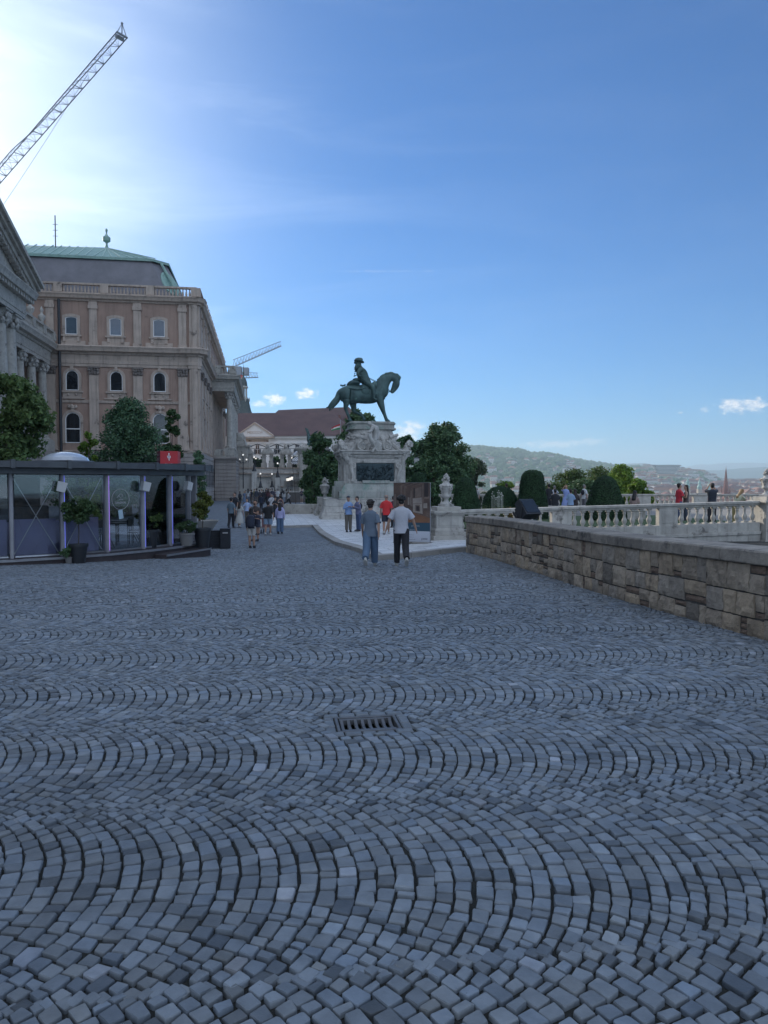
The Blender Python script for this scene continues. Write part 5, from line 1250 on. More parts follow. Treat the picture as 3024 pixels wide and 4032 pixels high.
# ================================================================== foliage
def leafmat(name, c, c2, trans=.3, rough=.6):
    return surf(name, c, c2, 1.2, rough, attr='tint', trans=trans, spec=.3)
LG = leafmat('linden_leaves', (0.139, 0.211, 0.073), (0.098, 0.155, 0.055))
LD = leafmat('dark_leaves', (0.096, 0.166, 0.074), (0.066, 0.124, 0.056), .2)
LY = leafmat('yellow_green_leaves', (.16, .25, .035), (.11, .19, .03), .4)
LC = leafmat('conifer_sprays', (0.094, 0.172, 0.086), (0.066, 0.128, 0.066), .15)
LS = leafmat('sunlit_tree_leaves', (.085, .13, .035), (.06, .10, .03), .35)
LT = leafmat('topiary_sprays', (0.036, 0.082, 0.036), (0.025, 0.060, 0.029), .1)
def leaves(ellipsoids, n, size, shell=.55, tint=.18, seed=1, clump=None, up=.3, aspect=.6, gap=-.28):
    r = np.random.default_rng(seed); E = np.array(ellipsoids, dtype=float); vol = (E[:, 3] * E[:, 4] * E[:, 5]) ** .75; pick = r.choice(len(E), n, p=vol / vol.sum())
    d = r.normal(size=(n, 3)); d /= np.linalg.norm(d, axis=1)[:, None]; rad = r.random(n) ** (1 - shell) ; rad = np.clip(rad * (1 + r.normal(0, .10, n)), 0, 1.3)
    # gaps: drop leaves where a lumpy field is low
    c = E[pick, :3] + d * rad[:, None] * E[pick, 3:6]
    f = clump or 1.0; ph = r.uniform(0, 6, 9)
    fld = np.sin(c[:, 0] * f * 2.1 + ph[0]) * np.sin(c[:, 1] * f * 2.3 + ph[1]) * np.sin(c[:, 2] * f * 2.7 + ph[2]) + .5 * np.sin(c[:, 0] * f * 5.1 + ph[3]) * np.sin(c[:, 2] * f * 4.7 + ph[4]) * np.sin(c[:, 1] * f * 5 + ph[5])
    keep = fld > gap + r.normal(0, .12, n); c = c[keep]; d = d[keep]; fld = fld[keep]; n = len(c)
    nrm = d * .6 + r.normal(size=(n, 3)) * .75; nrm[:, 2] += up; nrm /= np.linalg.norm(nrm, axis=1)[:, None]
    a = np.cross(nrm, r.normal(size=(n, 3))); a /= np.linalg.norm(a, axis=1)[:, None]; b = np.cross(nrm, a)
    s = size * r.uniform(.6, 1.35, (n, 1)); 
    V = np.stack([c - a * s, c - b * s * aspect + nrm * s * .15, c + a * s, c + b * s * aspect + nrm * s * .15], 1).reshape(-1, 3)
    F = np.arange(n * 4).reshape(n, 4); k = 1 + r.normal(0, tint, n) + .12 * np.clip(fld, -1, 1); k = np.clip(k, .35, 1.9); h = r.normal(0, .06, n)
    return np_mesh('leaves', V, F, np.stack([k * (1 + h), k, k * (1 - h)], 1))
def crown_cloud(cx, cy, z0, z1, rx, n, seed, taper=None):
    """clump ellipsoids filling a crown between z0 and z1"""
    r = random.Random(seed); out = []
    for i in range(n):
        t = r.random(); z = z0 + (z1 - z0) * t; w = taper(t) if taper else math.sin(math.pi * min(max(t * .92 + .06, 0), 1)) ** .6
        a = r.uniform(0, 6.28); q = math.sqrt(r.random()) * .85 * w * rx; s = rx * r.uniform(.16, .42) * (.5 + .5 * w); out.append((cx + q * math.cos(a), cy + q * math.sin(a), z, s, s, s * r.uniform(.7, 1.0)))
    return out
def tree(name, label, p, h, rx, n, size, mat, cat='tree', z0=.25, trunk=.12, seed=1, group=None, taper=None, clumps=34, clump=None, limbs=9, shell=.55, tint=.18, up=.3, gap=-.28):
    t = thing(name, label, cat, p, 0, group); r = random.Random(seed); E = crown_cloud(0, 0, h * z0 + rx * .25, h - rx * .22, rx, clumps, seed, taper)
    m = MB(); top = h * .82; pts = [(math.sin(i * .9 + seed) * .02 * h * (i / 6), math.cos(i * 1.3 + seed) * .015 * h * (i / 6), top * i / 6) for i in range(7)]
    m.tube(pts, [trunk * 1.25] + [trunk * (1 - .8 * i / 6) for i in range(1, 7)], 9)
    for k in range(limbs):
        e = E[(k * 3) % len(E)]; zb = max(h * z0 * .9, min(e[2] - .3 * rx, top * .8)); 
        m.tube([(0, 0, zb), (e[0] * .45, e[1] * .45, zb + (e[2] - zb) * .55), (e[0], e[1], e[2])], [trunk * .5, trunk * .3, trunk * .08], 6)
    m.build('trunk', BARK, t, smooth=True)
    link('crown', leaves(E, n, size, shell, tint, seed, clump, up, .6, gap), mat, t); return t
def ground_at(sx, d, terrace=None):
    x = (sx - 1512) / F_S * d; return Vector((x, d, float(gz(x, d)) if terrace is None else terrace))
D2S = 1.8228
# left foreground linden in front of the columned wing
tree('linden_tree', 'broad dark green tree in front of the columns at the left edge', ground_at(20 * D2S, 37), 8.5, 2.25, 28000, .11, LG, seed=3, z0=.22, clumps=46, clump=1.3, trunk=.16)
# shrubs and conifer against the palace
tree('conical_tree', 'large dark conical tree rising behind the cafe in front of the palace windows', ground_at(278 * D2S, 58), 9.5, 3.7, 50000, .11, LC, seed=5, z0=.02, taper=lambda t: (1 - t) ** .62 * 1.15 + .10, clumps=110, clump=1.1, trunk=.22, shell=.6, tint=.15)
tree('yellow_shrub_tree', 'small bright yellow green tree just left of the dark conical tree', ground_at(192 * D2S, 46), 6.0, .95, 7000, .07, LY, seed=8, z0=.02, taper=lambda t: (1 - t) ** .6 + .15, clumps=40, clump=2.4, gap=-1, trunk=.06)
tree('slender_pear_tree', 'slender light green tree beside the right hand palace window', ground_at(371 * D2S, 60), 8.6, 1.15, 11000, .09, leafmat('pear_leaves', (.07, .13, .045), (.05, .10, .035), .35), seed=9, z0=.05, taper=lambda t: .95 * (1 - t) ** .4 + .15, gap=-.8, clumps=60, clump=2.0, trunk=.08)
tree('low_hedge_shrub', 'low dark shrub filling the gap behind the cafe skylight', ground_at(165 * D2S, 55), 4.3, 2.6, 9000, .10, LD, cat='shrub', seed=29, z0=.0, clumps=30, clump=1.6, trunk=.06)
tree('low_hedge_shrub', 'dark shrub behind the cafe to the left of the red sign', ground_at(232 * D2S, 52), 3.9, 1.9, 6000, .10, LD, cat='shrub', seed=31, z0=.0, clumps=26, clump=1.6, trunk=.06)
# topiary juniper with tufts in the big planter
def tuft_tree():
    p = ground_at(430 * D2S, 37.5); t = thing('tufted_juniper', 'narrow juniper clipped into tufts standing in the big pale planter', 'tree', (p.x, p.y, p.z + .75)); m = MB(); m.tube([(0, 0, -.3), (.05, .02, 1.4), (-.05, 0, 3.2)], [.06, .05, .02], 7)
    r = random.Random(4); E = []
    for k in range(26):
        z = .3 + k * .125; a = k * 2.4; q = .24 * (1 - (k / 26) ** 2 * .6); m.tube([(0, 0, z - .15), (q * math.cos(a), q * math.sin(a), z)], [.02, .012], 4); E.append((q * math.cos(a), q * math.sin(a), z, .20, .20, .17))
    E.append((0, 0, 3.5, .14, .14, .2)); m.build('trunk', BARK, t, smooth=True); link('crown', leaves(E, 9000, .045, .6, .2, 4, 3.5), LC, t)
tuft_tree()
p = ground_at(444 * D2S, 37.5); t = thing('planter_bowl', 'large pale conical concrete planter beside the cafe crates', 'planter', p); m = MB(); m.lathe([(.42, 0), (.50, .1), (.95, .80), (1.0, .86), (.93, .86), (.88, .80)], n=30)
m.build('bowl', surf('pale_concrete', (.34, .325, .30), (.28, .27, .25), 2, .8, .3, 20), t, smooth=40); t.location.x -= .35
m = MB(); m.lathe([(.88, .74), (.87, .76)], n=24); m.build('soil', surf('soil', (.03, .022, .016), (.02, .015, .012), 8, .95, .6, 30), t)
# trees round the monument and behind it
BG = 'trees behind the monument'
def put(name, label, sx, d, topy, width_px, mat, n=9000, size=.16, **kw):
    """tree whose crown top reaches picture row topy (display px) with the given width"""
    g0 = ground_at(sx * D2S, d, kw.pop('base', None)); z = EYE + (1042 - topy) * d / 1598.6; rx = width_px * d / 1598.6 / 2
    return tree(name, label, g0, z - g0.z, rx, n, size, mat, **kw)
put('chestnut_tree', 'dense dark tree left of the pedestal, in front of the far white stone wall', 692, 66, 930, 96, LD, 30000, .14, seed=12, z0=.08, clumps=56, clump=1.2, trunk=.2, group=BG)
put('chestnut_tree', 'lower dark tree between the pedestal and the far white wall', 676, 62, 968, 58, LD, 12000, .13, seed=13, z0=.03, clumps=40, clump=1.3, trunk=.16, group=BG)
put('round_tree', 'tree peeping over the pedestal below the belly of the bronze horse', 775, 95, 880, 100, LD, 12000, .22, seed=14, z0=.4, clumps=34, clump=1.0, trunk=.25, group=BG)
put('round_tree', 'tall rounded tree to the right of the pedestal with sunlit rim', 955, 72, 908, 134, LD, 42000, .13, seed=15, z0=.12, clumps=64, clump=1.2, trunk=.22, group=BG)
put('round_tree', 'dark tree directly touching the right side of the pedestal', 880, 68, 935, 80, LD, 22000, .13, seed=16, z0=.1, clumps=50, clump=1.2, trunk=.2, group=BG)
put('round_tree', 'lower dark tree between the exhibition board and the large urn', 935, 58, 985, 110, LD, 18000, .12, seed=17, z0=.02, clumps=46, clump=1.5, trunk=.14, group=BG)
put('airy_tree', 'smaller pale leaved tree behind the urn, right of the tall rounded tree', 1030, 80, 985, 85, leafmat('pale_leaves', (.10, .13, .075), (.075, .10, .055), .3), 8000, .13, seed=18, z0=.1, clumps=34, clump=1.7, trunk=.12, group=BG, base=-3)
for i, (sx, d, ty, w, mt, lab) in enumerate([(1228, 75, 1008, 90, LS, 'sunlit tree beyond the terrace just right of the tallest clipped cone'), (1300, 80, 1000, 95, LS, 'sunlit tree beyond the terrace above the people by the balustrade'),
                                     (1345, 70, 998, 80, LY, 'bright yellow green tree beyond the terrace behind the right clipped cone'), (1378, 66, 1028, 50, LY, 'low bright green tree at the right side of the right clipped cone'),
                                     (1093, 78, 1035, 60, LY, 'low bright green tree left of the tallest clipped cone'), (1195, 62, 1040, 60, LS, 'low tree top behind the group of people on the terrace'), (1262, 66, 1030, 90, LD, 'dark tree top behind the woman in the blue dress'),
                                     (1320, 64, 1030, 70, LY, 'low light green tree top above the far balustrade left of the right cone')]):
    put('terrace_tree', lab, sx, d, ty, w * 1.45, mt, 13000, .12, seed=40 + i, z0=.42, clumps=60, clump=1.5, gap=-.7, trunk=.14, group='trees beyond the terrace', base=-7)
# clipped cones on the lawn
def topiary(name, label, sx, d, topy, wpx, prof, seed, group='clipped topiary shrubs'):
    p = ground_at(sx * D2S, d, TZ + .04); h = EYE + (1042 - topy) * d / 1598.6 - p.z; w = wpx * d / 1598.6 / 2; t = thing(name, label, 'topiary', p, 0, group)
    m = MB(); pr = [(r_ * w * .95, z * h * .985) for r_, z in prof]; m.lathe(pr, n=40); o = m.build('inner_growth', LT, t, smooth=True)
    r = np.random.default_rng(seed); n = 26000; zz = r.random(n); P = np.array(prof); rr = np.interp(zz, P[:, 1], P[:, 0]) * w
    wgt = rr / rr.max(); k = r.random(n) < wgt + .12; zz = zz[k]; rr = rr[k]; n = len(zz); a = r.uniform(0, 2 * np.pi, n); lump = 1 + .02 * np.sin(a * 5 + zz * 9) + .015 * np.sin(a * 11 - zz * 17)
    c = np.stack([rr * lump * np.cos(a), rr * lump * np.sin(a), zz * h], 1) + r.normal(0, .012, (n, 3)); nr = np.stack([np.cos(a), np.sin(a), .25 + 0 * a], 1) + r.normal(0, .55, (n, 3)); nr /= np.linalg.norm(nr, axis=1)[:, None]
    A_ = np.cross(nr, r.normal(size=(n, 3))); A_ /= np.linalg.norm(A_, axis=1)[:, None]; B_ = np.cross(nr, A_); s = r.uniform(.012, .030, (n, 1))
    V = np.stack([c - A_ * s, c - B_ * s * .6, c + A_ * s + nr * s * .8, c + B_ * s * .6], 1).reshape(-1, 3); kk = np.clip(r.normal(1, .25, n), .4, 2); link('sprays', np_mesh('sprays', V, np.arange(n * 4).reshape(n, 4), np.stack([kk, kk, kk * .95], 1)), LT, t)
CONE = [(1.0, 0), (1.0, .12), (.95, .30), (.84, .52), (.76, .74), (.68, .88), (.52, .955), (.25, .99), (.0, 1.0)]
DOME = [(.92, 0), (1.0, .2), (1.0, .42), (.92, .62), (.72, .82), (.42, .95), (.0, 1.0)]
BELL = [(1.0, 0), (.98, .10), (.88, .30), (.74, .52), (.60, .74), (.46, .88), (.28, .96), (.0, 1.0)]
topiary('clipped_cone', 'tallest clipped evergreen cone standing alone above the floodlight', 1150, 34, 1015, 66, CONE, 1)
topiary('clipped_cone', 'wide dark clipped evergreen cone on the terrace between the lavender top and the seated woman', 1307, 33, 1027, 92, BELL, 2)
topiary('clipped_dome', 'low rounded clipped shrub between the urn and the tallest cone', 1081, 35, 1050, 76, DOME, 3)
topiary('clipped_cone', 'clipped evergreen cone right behind the large urn', 1006, 32, 1030, 70, BELL, 4)
topiary('clipped_cone', 'narrow dark clipped cone behind the right edge of the exhibition board', 905, 40, 1020, 42, CONE, 6)
# flower bed between
def plants(name, label, sx0, sx1, d, z, hgt, n, mat, seed, size=.03):
    a = (sx0 * D2S - 1512) / F_S * d; b = (sx1 * D2S - 1512) / F_S * d; r = random.Random(seed); E = [(r.uniform(a, b), d + r.uniform(-.35, .35), z + hgt * .5, .22, .22, hgt * .6) for _ in range(14)]
    o = link(name, leaves(E, n, size, .4, .3, seed, 4), mat); o['kind'] = 'stuff'; o['label'] = label; return o
plants('flowering_plants', 'mixed low yellow and orange flowering plants at the foot of the topiary', 1078, 1135, 31.5, TZ, .62, 2600, leafmat('autumn_sprays', (.22, .13, .04), (.12, .12, .035), .3), 3)
plants('flowering_plants', 'tall grassy plants with pale flowers before the rounded shrub', 1045, 1090, 31.0, TZ, .75, 2400, leafmat('grassy_sprays', (.12, .16, .06), (.09, .12, .05), .3), 5, .035)
wf = MB(); r_ = random.Random(6)
for k in range(26):
    q_ = at((1062 + r_.random() * 26) * D2S, (1058 + r_.random() * 22) * D2S, 30.8); wf.blob(q_, .022, n=1, seed=k)
    wf.tube([q_, (q_.x, q_.y, TZ)], .003, 3)
o = wf.build('white_flowers', surf('white_petals', (.6, .6, .56), (.5, .5, .46), 3, .7)); o['kind'] = 'stuff'
def moss(sx0, sx1, d0, d1, seed):
    r = random.Random(seed); E = []
    for k in range(26):
        t_ = k / 25; d = d0 + (d1 - d0) * t_; x = ((sx0 + (sx1 - sx0) * t_) * D2S - 1512) / F_S * d; E.append((x + r.uniform(-.1, .1), d + r.uniform(-.2, .2), EYE - .88 - .22 + r.uniform(-.02, .02), .28, .28, .09))
    return E
o = link('ground_cover', leaves(moss(1030, 1240, 20.5, 17.2, 2), 9000, .022, .3, .25, 5, 5), leafmat('moss_leaves', (.13, .17, .04), (.09, .12, .035), .3)); o['kind'] = 'stuff'; o['label'] = 'low yellow green ground cover behind the stone wall'
m = MB(); p_ = [WB + WD * -.3 - WN * .66, WB + WD * 20 - WN * .66, WB + WD * 20 - WN * 2.1, WB + WD * 6 - WN * 2.4, WB + WD * .2 - WN * 4.6, WB + WD * -3.5 - WN * 1.6]
m.prism([(q_.x, q_.y) for q_ in p_[::-1]], -3.5, EYE - 1.0 - .40); structure(m.build('planting_bed', surf('bed_soil', (.07, .075, .04), (.05, .05, .035), 6, .95, .8, 20)))
# ---------------- potted plants by the cafe
def pot(name, label, p, r, h, mat, plant):
    t = thing(name, label, 'potted plant', p, 0, 'potted plants round the cafe'); m = MB(); m.lathe([(r * .72, 0), (r * .95, h * .86), (r * 1.06, h * .86), (r * 1.06, h), (r * .95, h), (r * .9, h * .88)], n=24); m.build('pot', mat, t, smooth=40)
    m = MB(); m.lathe([(r * .9, h * .86), (r * .89, h * .88)], n=20); m.build('soil', MATS['soil'], t); plant(t, h); return t
BLACKP = surf('black_plastic_pot', (.022, .025, .03), (.016, .018, .022), 4, .5); GREYP = surf('grey_pot', (.20, .195, .19), (.16, .155, .15), 3, .8, .2, 20)
def standard(hs, R_, n, mat, size=.035, seed=3, squash=.7):
    def f(t, h):
        m = MB(); m.tube([(0, 0, h * .8), (.02, 0, h + hs * .5), (0, 0, h + hs)], [.018, .015, .012], 6)
        for k in range(7): a = k * .9; m.tube([(0, 0, h + hs * .8), (R_ * .6 * math.cos(a), R_ * .6 * math.sin(a), h + hs + R_ * .3)], [.01, .004], 4)
        m.build('stem', BARK, t); E = crown_cloud(0, 0, h + hs - R_ * .15, h + hs + R_ * squash * 1.5, R_, 22, seed); link('foliage', leaves(E, n, size, .5, .22, seed, 4), mat, t)
    return f
def bush(R_, H_, n, mat, size=.03, seed=3):
    def f(t, h):
        m = MB()
        for k in range(6): a = k; m.tube([(0, 0, h * .8), (R_ * .5 * math.cos(a), R_ * .5 * math.sin(a), h + H_ * .6)], [.012, .004], 4)
        m.build('stem', BARK, t); E = crown_cloud(0, 0, h + H_ * .1, h + H_ * .85, R_, 18, seed); link('foliage', leaves(E, n, size, .45, .22, seed, 5), mat, t)
    return f
LP = leafmat('potted_leaves', (0.098, 0.154, 0.042), (0.070, 0.112, 0.035), .3); LP2 = leafmat('potted_leaves_dark', (0.060, 0.105, 0.042), (0.045, 0.083, 0.030), .25)
a1 = at(309, 2163, 19.95); pot('potted_standard_tree', 'black pot with a small round headed tree in front of the violet cafe panel', (a1.x, a1.y, float(gz(a1.x, a1.y)) + .0), .24, .52, BLACKP, standard(.72, .50, 4200, LP2, .04, 3, .6))
a1 = at(270, 2168, 19.8); pot('potted_small_plant', 'small grey pot with a dark leafy plant left of the round headed tree', (a1.x, a1.y, float(gz(a1.x, a1.y)) + .0), .10, .18, GREYP, bush(.24, .30, 1300, LD, .03, 5))
a1 = at(592, 2149, 22.8); pot('potted_bush', 'black pot with a bright bushy plant in front of the fourth cafe pane', (a1.x, a1.y, kz), .25, .56, BLACKP, bush(.40, .78, 3600, LP, .034, 7))
a1 = at(735, 2128, 23.6); pot('potted_bush', 'grey pot with a dark green bush beside the last cafe post', (a1.x, a1.y, kz), .24, .40, GREYP, bush(.40, .45, 2800, LP2, .032, 8))
a1 = at(782, 2128, 23.9); pot('potted_maple', 'black pot with a tall yellowish young plant just behind the crates', (a1.x + .05, a1.y + .3, kz - .1), .28, .62, BLACKP, standard(.42, .44, 3400, leafmat('maple_leaves', (.15, .17, .04), (.10, .12, .03), .35), .04, 9, 1.1))
# dark crates and bin at the right end of the cafe
c0 = G(835, 2160); BLK = surf('black_wood', (.020, .024, .032), (.013, .016, .022), 5, .6, .3, 20)
t = thing('slatted_crate', 'black slatted wooden crate bench at the right end of the cafe', 'crate', c0, 12)
m = MB(); 
for k in range(6): m.box(-.58, .58, -.02, .0, .02 + k * .115, .02 + k * .115 + .085); m.box(-.58, .58, .48, .50, .02 + k * .115, .02 + k * .115 + .085); m.box(.56, .58, .001, .479, .02 + k * .115, .02 + k * .115 + .085); m.box(-.58, -.56, .001, .479, .02 + k * .115, .02 + k * .115 + .085)
m.build('slats', BLK, t); m = MB()
for x in (-.58, 0, .53): m.box(x, x + .05, .001, .03, 0, .70); m.box(x, x + .05, .45, .479, 0, .70)
m.build('post', BLK, t); m = MB(); m.box(-.61, .61, -.04, .52, .705, .74); m.build('lid', BLK, t)
c1 = G(888, 2160); t = thing('waste_bin', 'black square litter bin with a pale slot beside the crate', 'bin', c1, 8)
m = MB(); m.box(-.20, .20, -.19, .19, .02, .78); m.box(-.215, .215, -.205, .205, .781, .83); m.build('body', BLK, t, bevel=.015, seg=2)
m = MB(); m.box(-.10, .11, -.196, -.1905, .63, .68); m.build('slot', surf('pale_slot', (.4, .4, .4), (.35, .35, .35), 3, .5), t)
c2 = at(715, 2123, 24.6); t = thing('white_bin', 'white bin with black lid inside the open end of the cafe', 'bin', (c2.x, c2.y, kz)); m = MB(); m.frus(-.26, .26, -.2, .2, 0, .72, -.02, -.02); m.build('body', surf('pale_blue_plastic', (.40, .45, .52), (.36, .41, .48), 2, .5), t, bevel=.02); m = MB(); m.box(-.29, .29, -.23, .23, .72, .80); m.build('lid', BLACKP, t, bevel=.02)
# rolled white parasol by the last post
c3 = at(757, 2105, 26.0); t = thing('folded_parasol', 'folded white fabric screen standing by the open end of the cafe', 'parasol', (c3.x, c3.y, kz - .1)); m = MB(); m.lathe([(.10, .25), (.17, .5), (.14, 1.2), (.12, 1.9), (.04, 2.15)], n=14); m.build('canopy', surf('pale_canvas', (.42, .42, .44), (.36, .36, .38), 2, .8, .5, 10), t, smooth=True); m = MB(); m.tube([(0, 0, 0), (0, 0, 2.3)], .025, 6); m.lathe([(.25, 0), (.25, .06)], n=14); m.build('pole', LIGHTM, t)
# ================================================================== far end of the square
FW = surf('far_wall_stone', (.66, .65, .62), (.56, .55, .525), .7, .85, .3, 5, stain=((.17, .16, .15), .6, .56), streak=.4)
def pxw(sx, d): return (sx - 1512) / F_S * d
def zz(dy, d): return EYE + (1042 - dy) * d / 1598.6            # height of display row dy at depth d
# long retaining wall of the stairs
d = 120
t = thing('retaining_wall', 'big pale stone retaining wall below the colonnade at the far end of the square', 'wall', (0, 0, 0))
x0, x1 = pxw(930, d), pxw(1330, d)
m = MB(); m.box(x0 - 6, x1, d, d + 6, -1.5, zz(1024, d)); m.box(x0 - 6, x1 + .02, d - .12, d - .001, -1.5, zz(1062, d)); m.box(x0 - 6, x1, d + .3, d + 6, zz(1024, d), zz(1012, d)); m.build('wall_body', FW, t)
m = MB(); m.box(x0 - 6, x1, d - .3, d + .5, zz(1024, d), zz(1022, d)); m.box(x0 - 6, x1 + .1, d + .1, d + 6.1, zz(1012, d), zz(1009.5, d)); m.box(pxw(1003, d), pxw(1070, d), d - .5, d - .05, zz(1030, d), zz(1027.5, d)); m.box(pxw(1088, d), pxw(1118, d), d - .5, d - .05, zz(1052, d), zz(1050, d)); m.build('string_course', TRIM, t)
m = MB(); 
for k in range(9): m.box(pxw(1122 + k * 5.5, d), pxw(1125 + k * 5.5, d), d - .5, d - .2, zz(1050, d), zz(1040, d))
m.box(pxw(1120, d), pxw(1172, d), d - .6, d - .15, zz(1040, d), zz(1038, d)); split_loose(m.build('stair_baluster', STONE, t))
# gate colonnade on top of it
d = 123.5; zb = zz(1009.5, 120)
t = thing('gate_colonnade', 'row of paired stone gate pillars with iron grilles on top of the retaining wall', 'gate', (0, 0, 0))
def gp(x, w=1.15, h=None): 
    m = MB(); h = h or zz(982, d) - zb; X = pxw(x, d)
    for s_ in (-.62, .62): m.box(X + s_ - .27, X + s_ + .27, d - .27, d + .27, zb + .8, zb + h); m.box(X + s_ - .42, X + s_ + .42, d - .42, d + .42, zb, zb + .8); m.box(X + s_ - .40, X + s_ + .40, d - .40, d + .40, zb + h * .83, zb + h * .87)
    m.box(X - 1.1, X + 1.1, d - .5, d + .5, zb + h, zb + h + .35); m.frus(X - .95, X + .95, d - .45, d + .45, zb + h + .35, zb + h + .9, .3, .15); m.blob((X, d, zb + h + 1.25), .36, (1, .7, 1.2), .5, 2, 2, int(x)); m.blob((X - .45, d, zb + h + .8), .2, amp=.5, seed=3); m.blob((X + .45, d, zb + h + .8), .2, amp=.5, seed=4)
    m.build('pillar', STONE, t)
for x in (975, 1055, 1126, 1196): gp(x)
m = MB(); X = pxw(962, d); m.box(X - 2.2, X + .8, d - .9, d + .9, zb, zz(966, d)); m.frus(X - 2.6, X + 1.2, d - 1.1, d + 1.1, zz(966, d), zz(962, d), 0, 0); m.frus(X - 1.9, X + .5, d - .7, d + .7, zz(962, d), zz(949, d), .3, .2); m.blob((X - .7, d, zz(946, d)), .9, (1, .8, 1.0), .45, 2, 2, 7); m.build('gate_house', STONE, t, bevel=.05)
m = MB()
for (a, b) in ((984, 1046), (1064, 1117), (1135, 1187)):
    xa, xb = pxw(a, d), pxw(b, d); n = int((xb - xa) / .22)
    for k in range(n + 1): x = xa + (xb - xa) * k / n; m.box(x - .028, x + .028, d - .03, d + .03, zb + .1, zb + 1.15 + .12 * (k % 2))
    for z in (zb + .15, zb + 1.0): m.box(xa, xb, d - .035, d + .035, z, z + .06)
    m.tube([(xa, d, zb + 3.5), (.5 * (xa + xb), d, zb + 3.95), (xb, d, zb + 3.5)], .07, 5); m.tube([(xa, d, zb + 3.2), (xb, d, zb + 3.2)], .05, 4)
m.build('iron_grille', DARKM, t)
# pillar with the bronze bird
d = 118; X = pxw(1218, d)
t = thing('bird_pillar', 'tall flared stone pillar crowned by a dark bronze bird with raised wings', 'monument', (X, d, -.95)); h = zz(965, d) + .95
m = MB(); m.frus(-1.5, 1.5, -1.5, 1.5, 0, h - 1.2, .12, .12); m.frus(-1.45, 1.45, -1.45, 1.45, h - 1.2, h - .5, -.45, -.45); m.box(-1.95, 1.95, -1.95, 1.95, h - .5, h - .15); m.frus(-1.3, 1.3, -1.3, 1.3, h - .15, h + .15, .2, .2)
m.lathe([(.55, 0), (.5, .08)], 0, 0, 0, 16) ; m.build('pillar', STONE, t, bevel=.05)
m = MB(Matrix.Translation((.5, -1.4, h - 2.6)) @ Matrix.Rotation(R(90), 4, 'X')); m.lathe([(.6, 0), (.45, .25), (.2, .3)], n=16); m.build('medallion', STONEC, t)
bz = h + .1
nd = [(0, 0, bz + 1.0, .62), (-.1, 0, bz + 1.9, .55), (-.25, 0, bz + 2.6, .34), (-.5, 0, bz + 3.0, .20), (-.75, 0, bz + 3.0, .08), (.35, .1, bz + .4, .35), (.8, .2, bz - .1, .15)]
nd = [(x * .6, y * .6, bz + (z - bz) * .62, r_ * .62) for x, y, z, r_ in nd]
o = obj('bird', skin(nd, [(0, 1), (1, 2), (2, 3), (3, 4), (0, 5), (5, 6)], 2), BRONZE, t, smooth=True)
m = MB(Matrix.Translation((0, 0, bz)) @ Matrix.Diagonal((.5, .6, .56, 1)) @ Matrix.Translation((0, 0, -bz)))
m.add([(-.2, .3, bz + 2.2), (-1.1, .8, bz + 4.3), (-1.5, .9, bz + 5.3), (-.9, .9, bz + 5.1), (-.5, .8, bz + 4.9), (.2, .5, bz + 3.4), (.35, .3, bz + 1.9), (-.2, .55, bz + 2.2), (-1.1, 1.05, bz + 4.3), (-1.5, 1.1, bz + 5.3), (-.9, 1.15, bz + 5.1), (-.5, 1.05, bz + 4.9), (.2, .75, bz + 3.4), (.35, .55, bz + 1.9)],
      [tuple(range(7)), tuple(range(13, 6, -1))] + [(i, (i + 1) % 7, 7 + (i + 1) % 7, 7 + i) for i in range(7)])
m.add([(.1, -.3, bz + 2.0), (.9, -.9, bz + 3.2), (2.0, -1.6, bz + 3.9), (3.2, -2.0, bz + 4.3), (2.2, -1.5, bz + 3.3), (1.3, -.9, bz + 2.3), (.5, -.4, bz + 1.3), (.1, -.1, bz + 2.0), (.9, -.7, bz + 3.2), (2.0, -1.4, bz + 3.9), (3.2, -1.9, bz + 4.3), (2.2, -1.3, bz + 3.3), (1.3, -.7, bz + 2.3), (.5, -.2, bz + 1.3)],
      [tuple(range(7)), tuple(range(13, 6, -1))] + [(i, (i + 1) % 7, 7 + (i + 1) % 7, 7 + i) for i in range(7)])
for k in range(5): m.tube([(-.3 + .2 * k, -.5 + .2 * k, bz + .8), (-.4 + .25 * k, -.6 + .25 * k, bz)], [.2, .25], 6)
m.build('wings', BRONZE, o)
# kiosk canopies with striped roofs behind the colonnade
for i, (a, b, y0, y1, d) in enumerate(((1150, 1190, 1013 - 24, 1013 - 40, 128), (1128, 1188, 1000, 985, 126))):
    m = MB(); X0, X1 = pxw(a, d), pxw(b, d); n = 14
    t = thing('striped_canopy', ['upper striped pale canopy roof behind the bird pillar', 'lower striped pale canopy roof between the right gate pillars'][i], 'canopy', (0, 0, 0), 0, 'striped canopies'); zlo, zhi = zz(1000 - 20 * (1 - i) + 2, d), zz(985 - 20 * (1 - i), d)
    for k in range(n):
        xa, xb = X0 + (X1 - X0) * k / n, X0 + (X1 - X0) * (k + 1) / n; m.add([(xa, d, zlo), (xb, d, zlo), (xb + 1.2, d + 2.5, zhi), (xa + 1.2, d + 2.5, zhi), (xa, d, zlo - .1), (xb, d, zlo - .1), (xb + 1.2, d + 2.5, zhi - .1), (xa + 1.2, d + 2.5, zhi - .1)], [(0, 1, 2, 3), (7, 6, 5, 4), (0, 4, 5, 1), (1, 5, 6, 2), (2, 6, 7, 3), (3, 7, 4, 0)], (.95, .95, .95) if k % 2 else (.16, .2, .26))
    m.build('canopy', surf('striped_canopy_cloth', (.7, .7, .7), (.65, .65, .65), 1, .7, attr='tint'), t)
    m = MB()
    for x in (X0 + .3, X1 - .3): m.tube([(x, d + .2, zlo - 3.2), (x, d + .2, zlo - .05)], .06, 5)
    m.build('pole', DARKM, t)
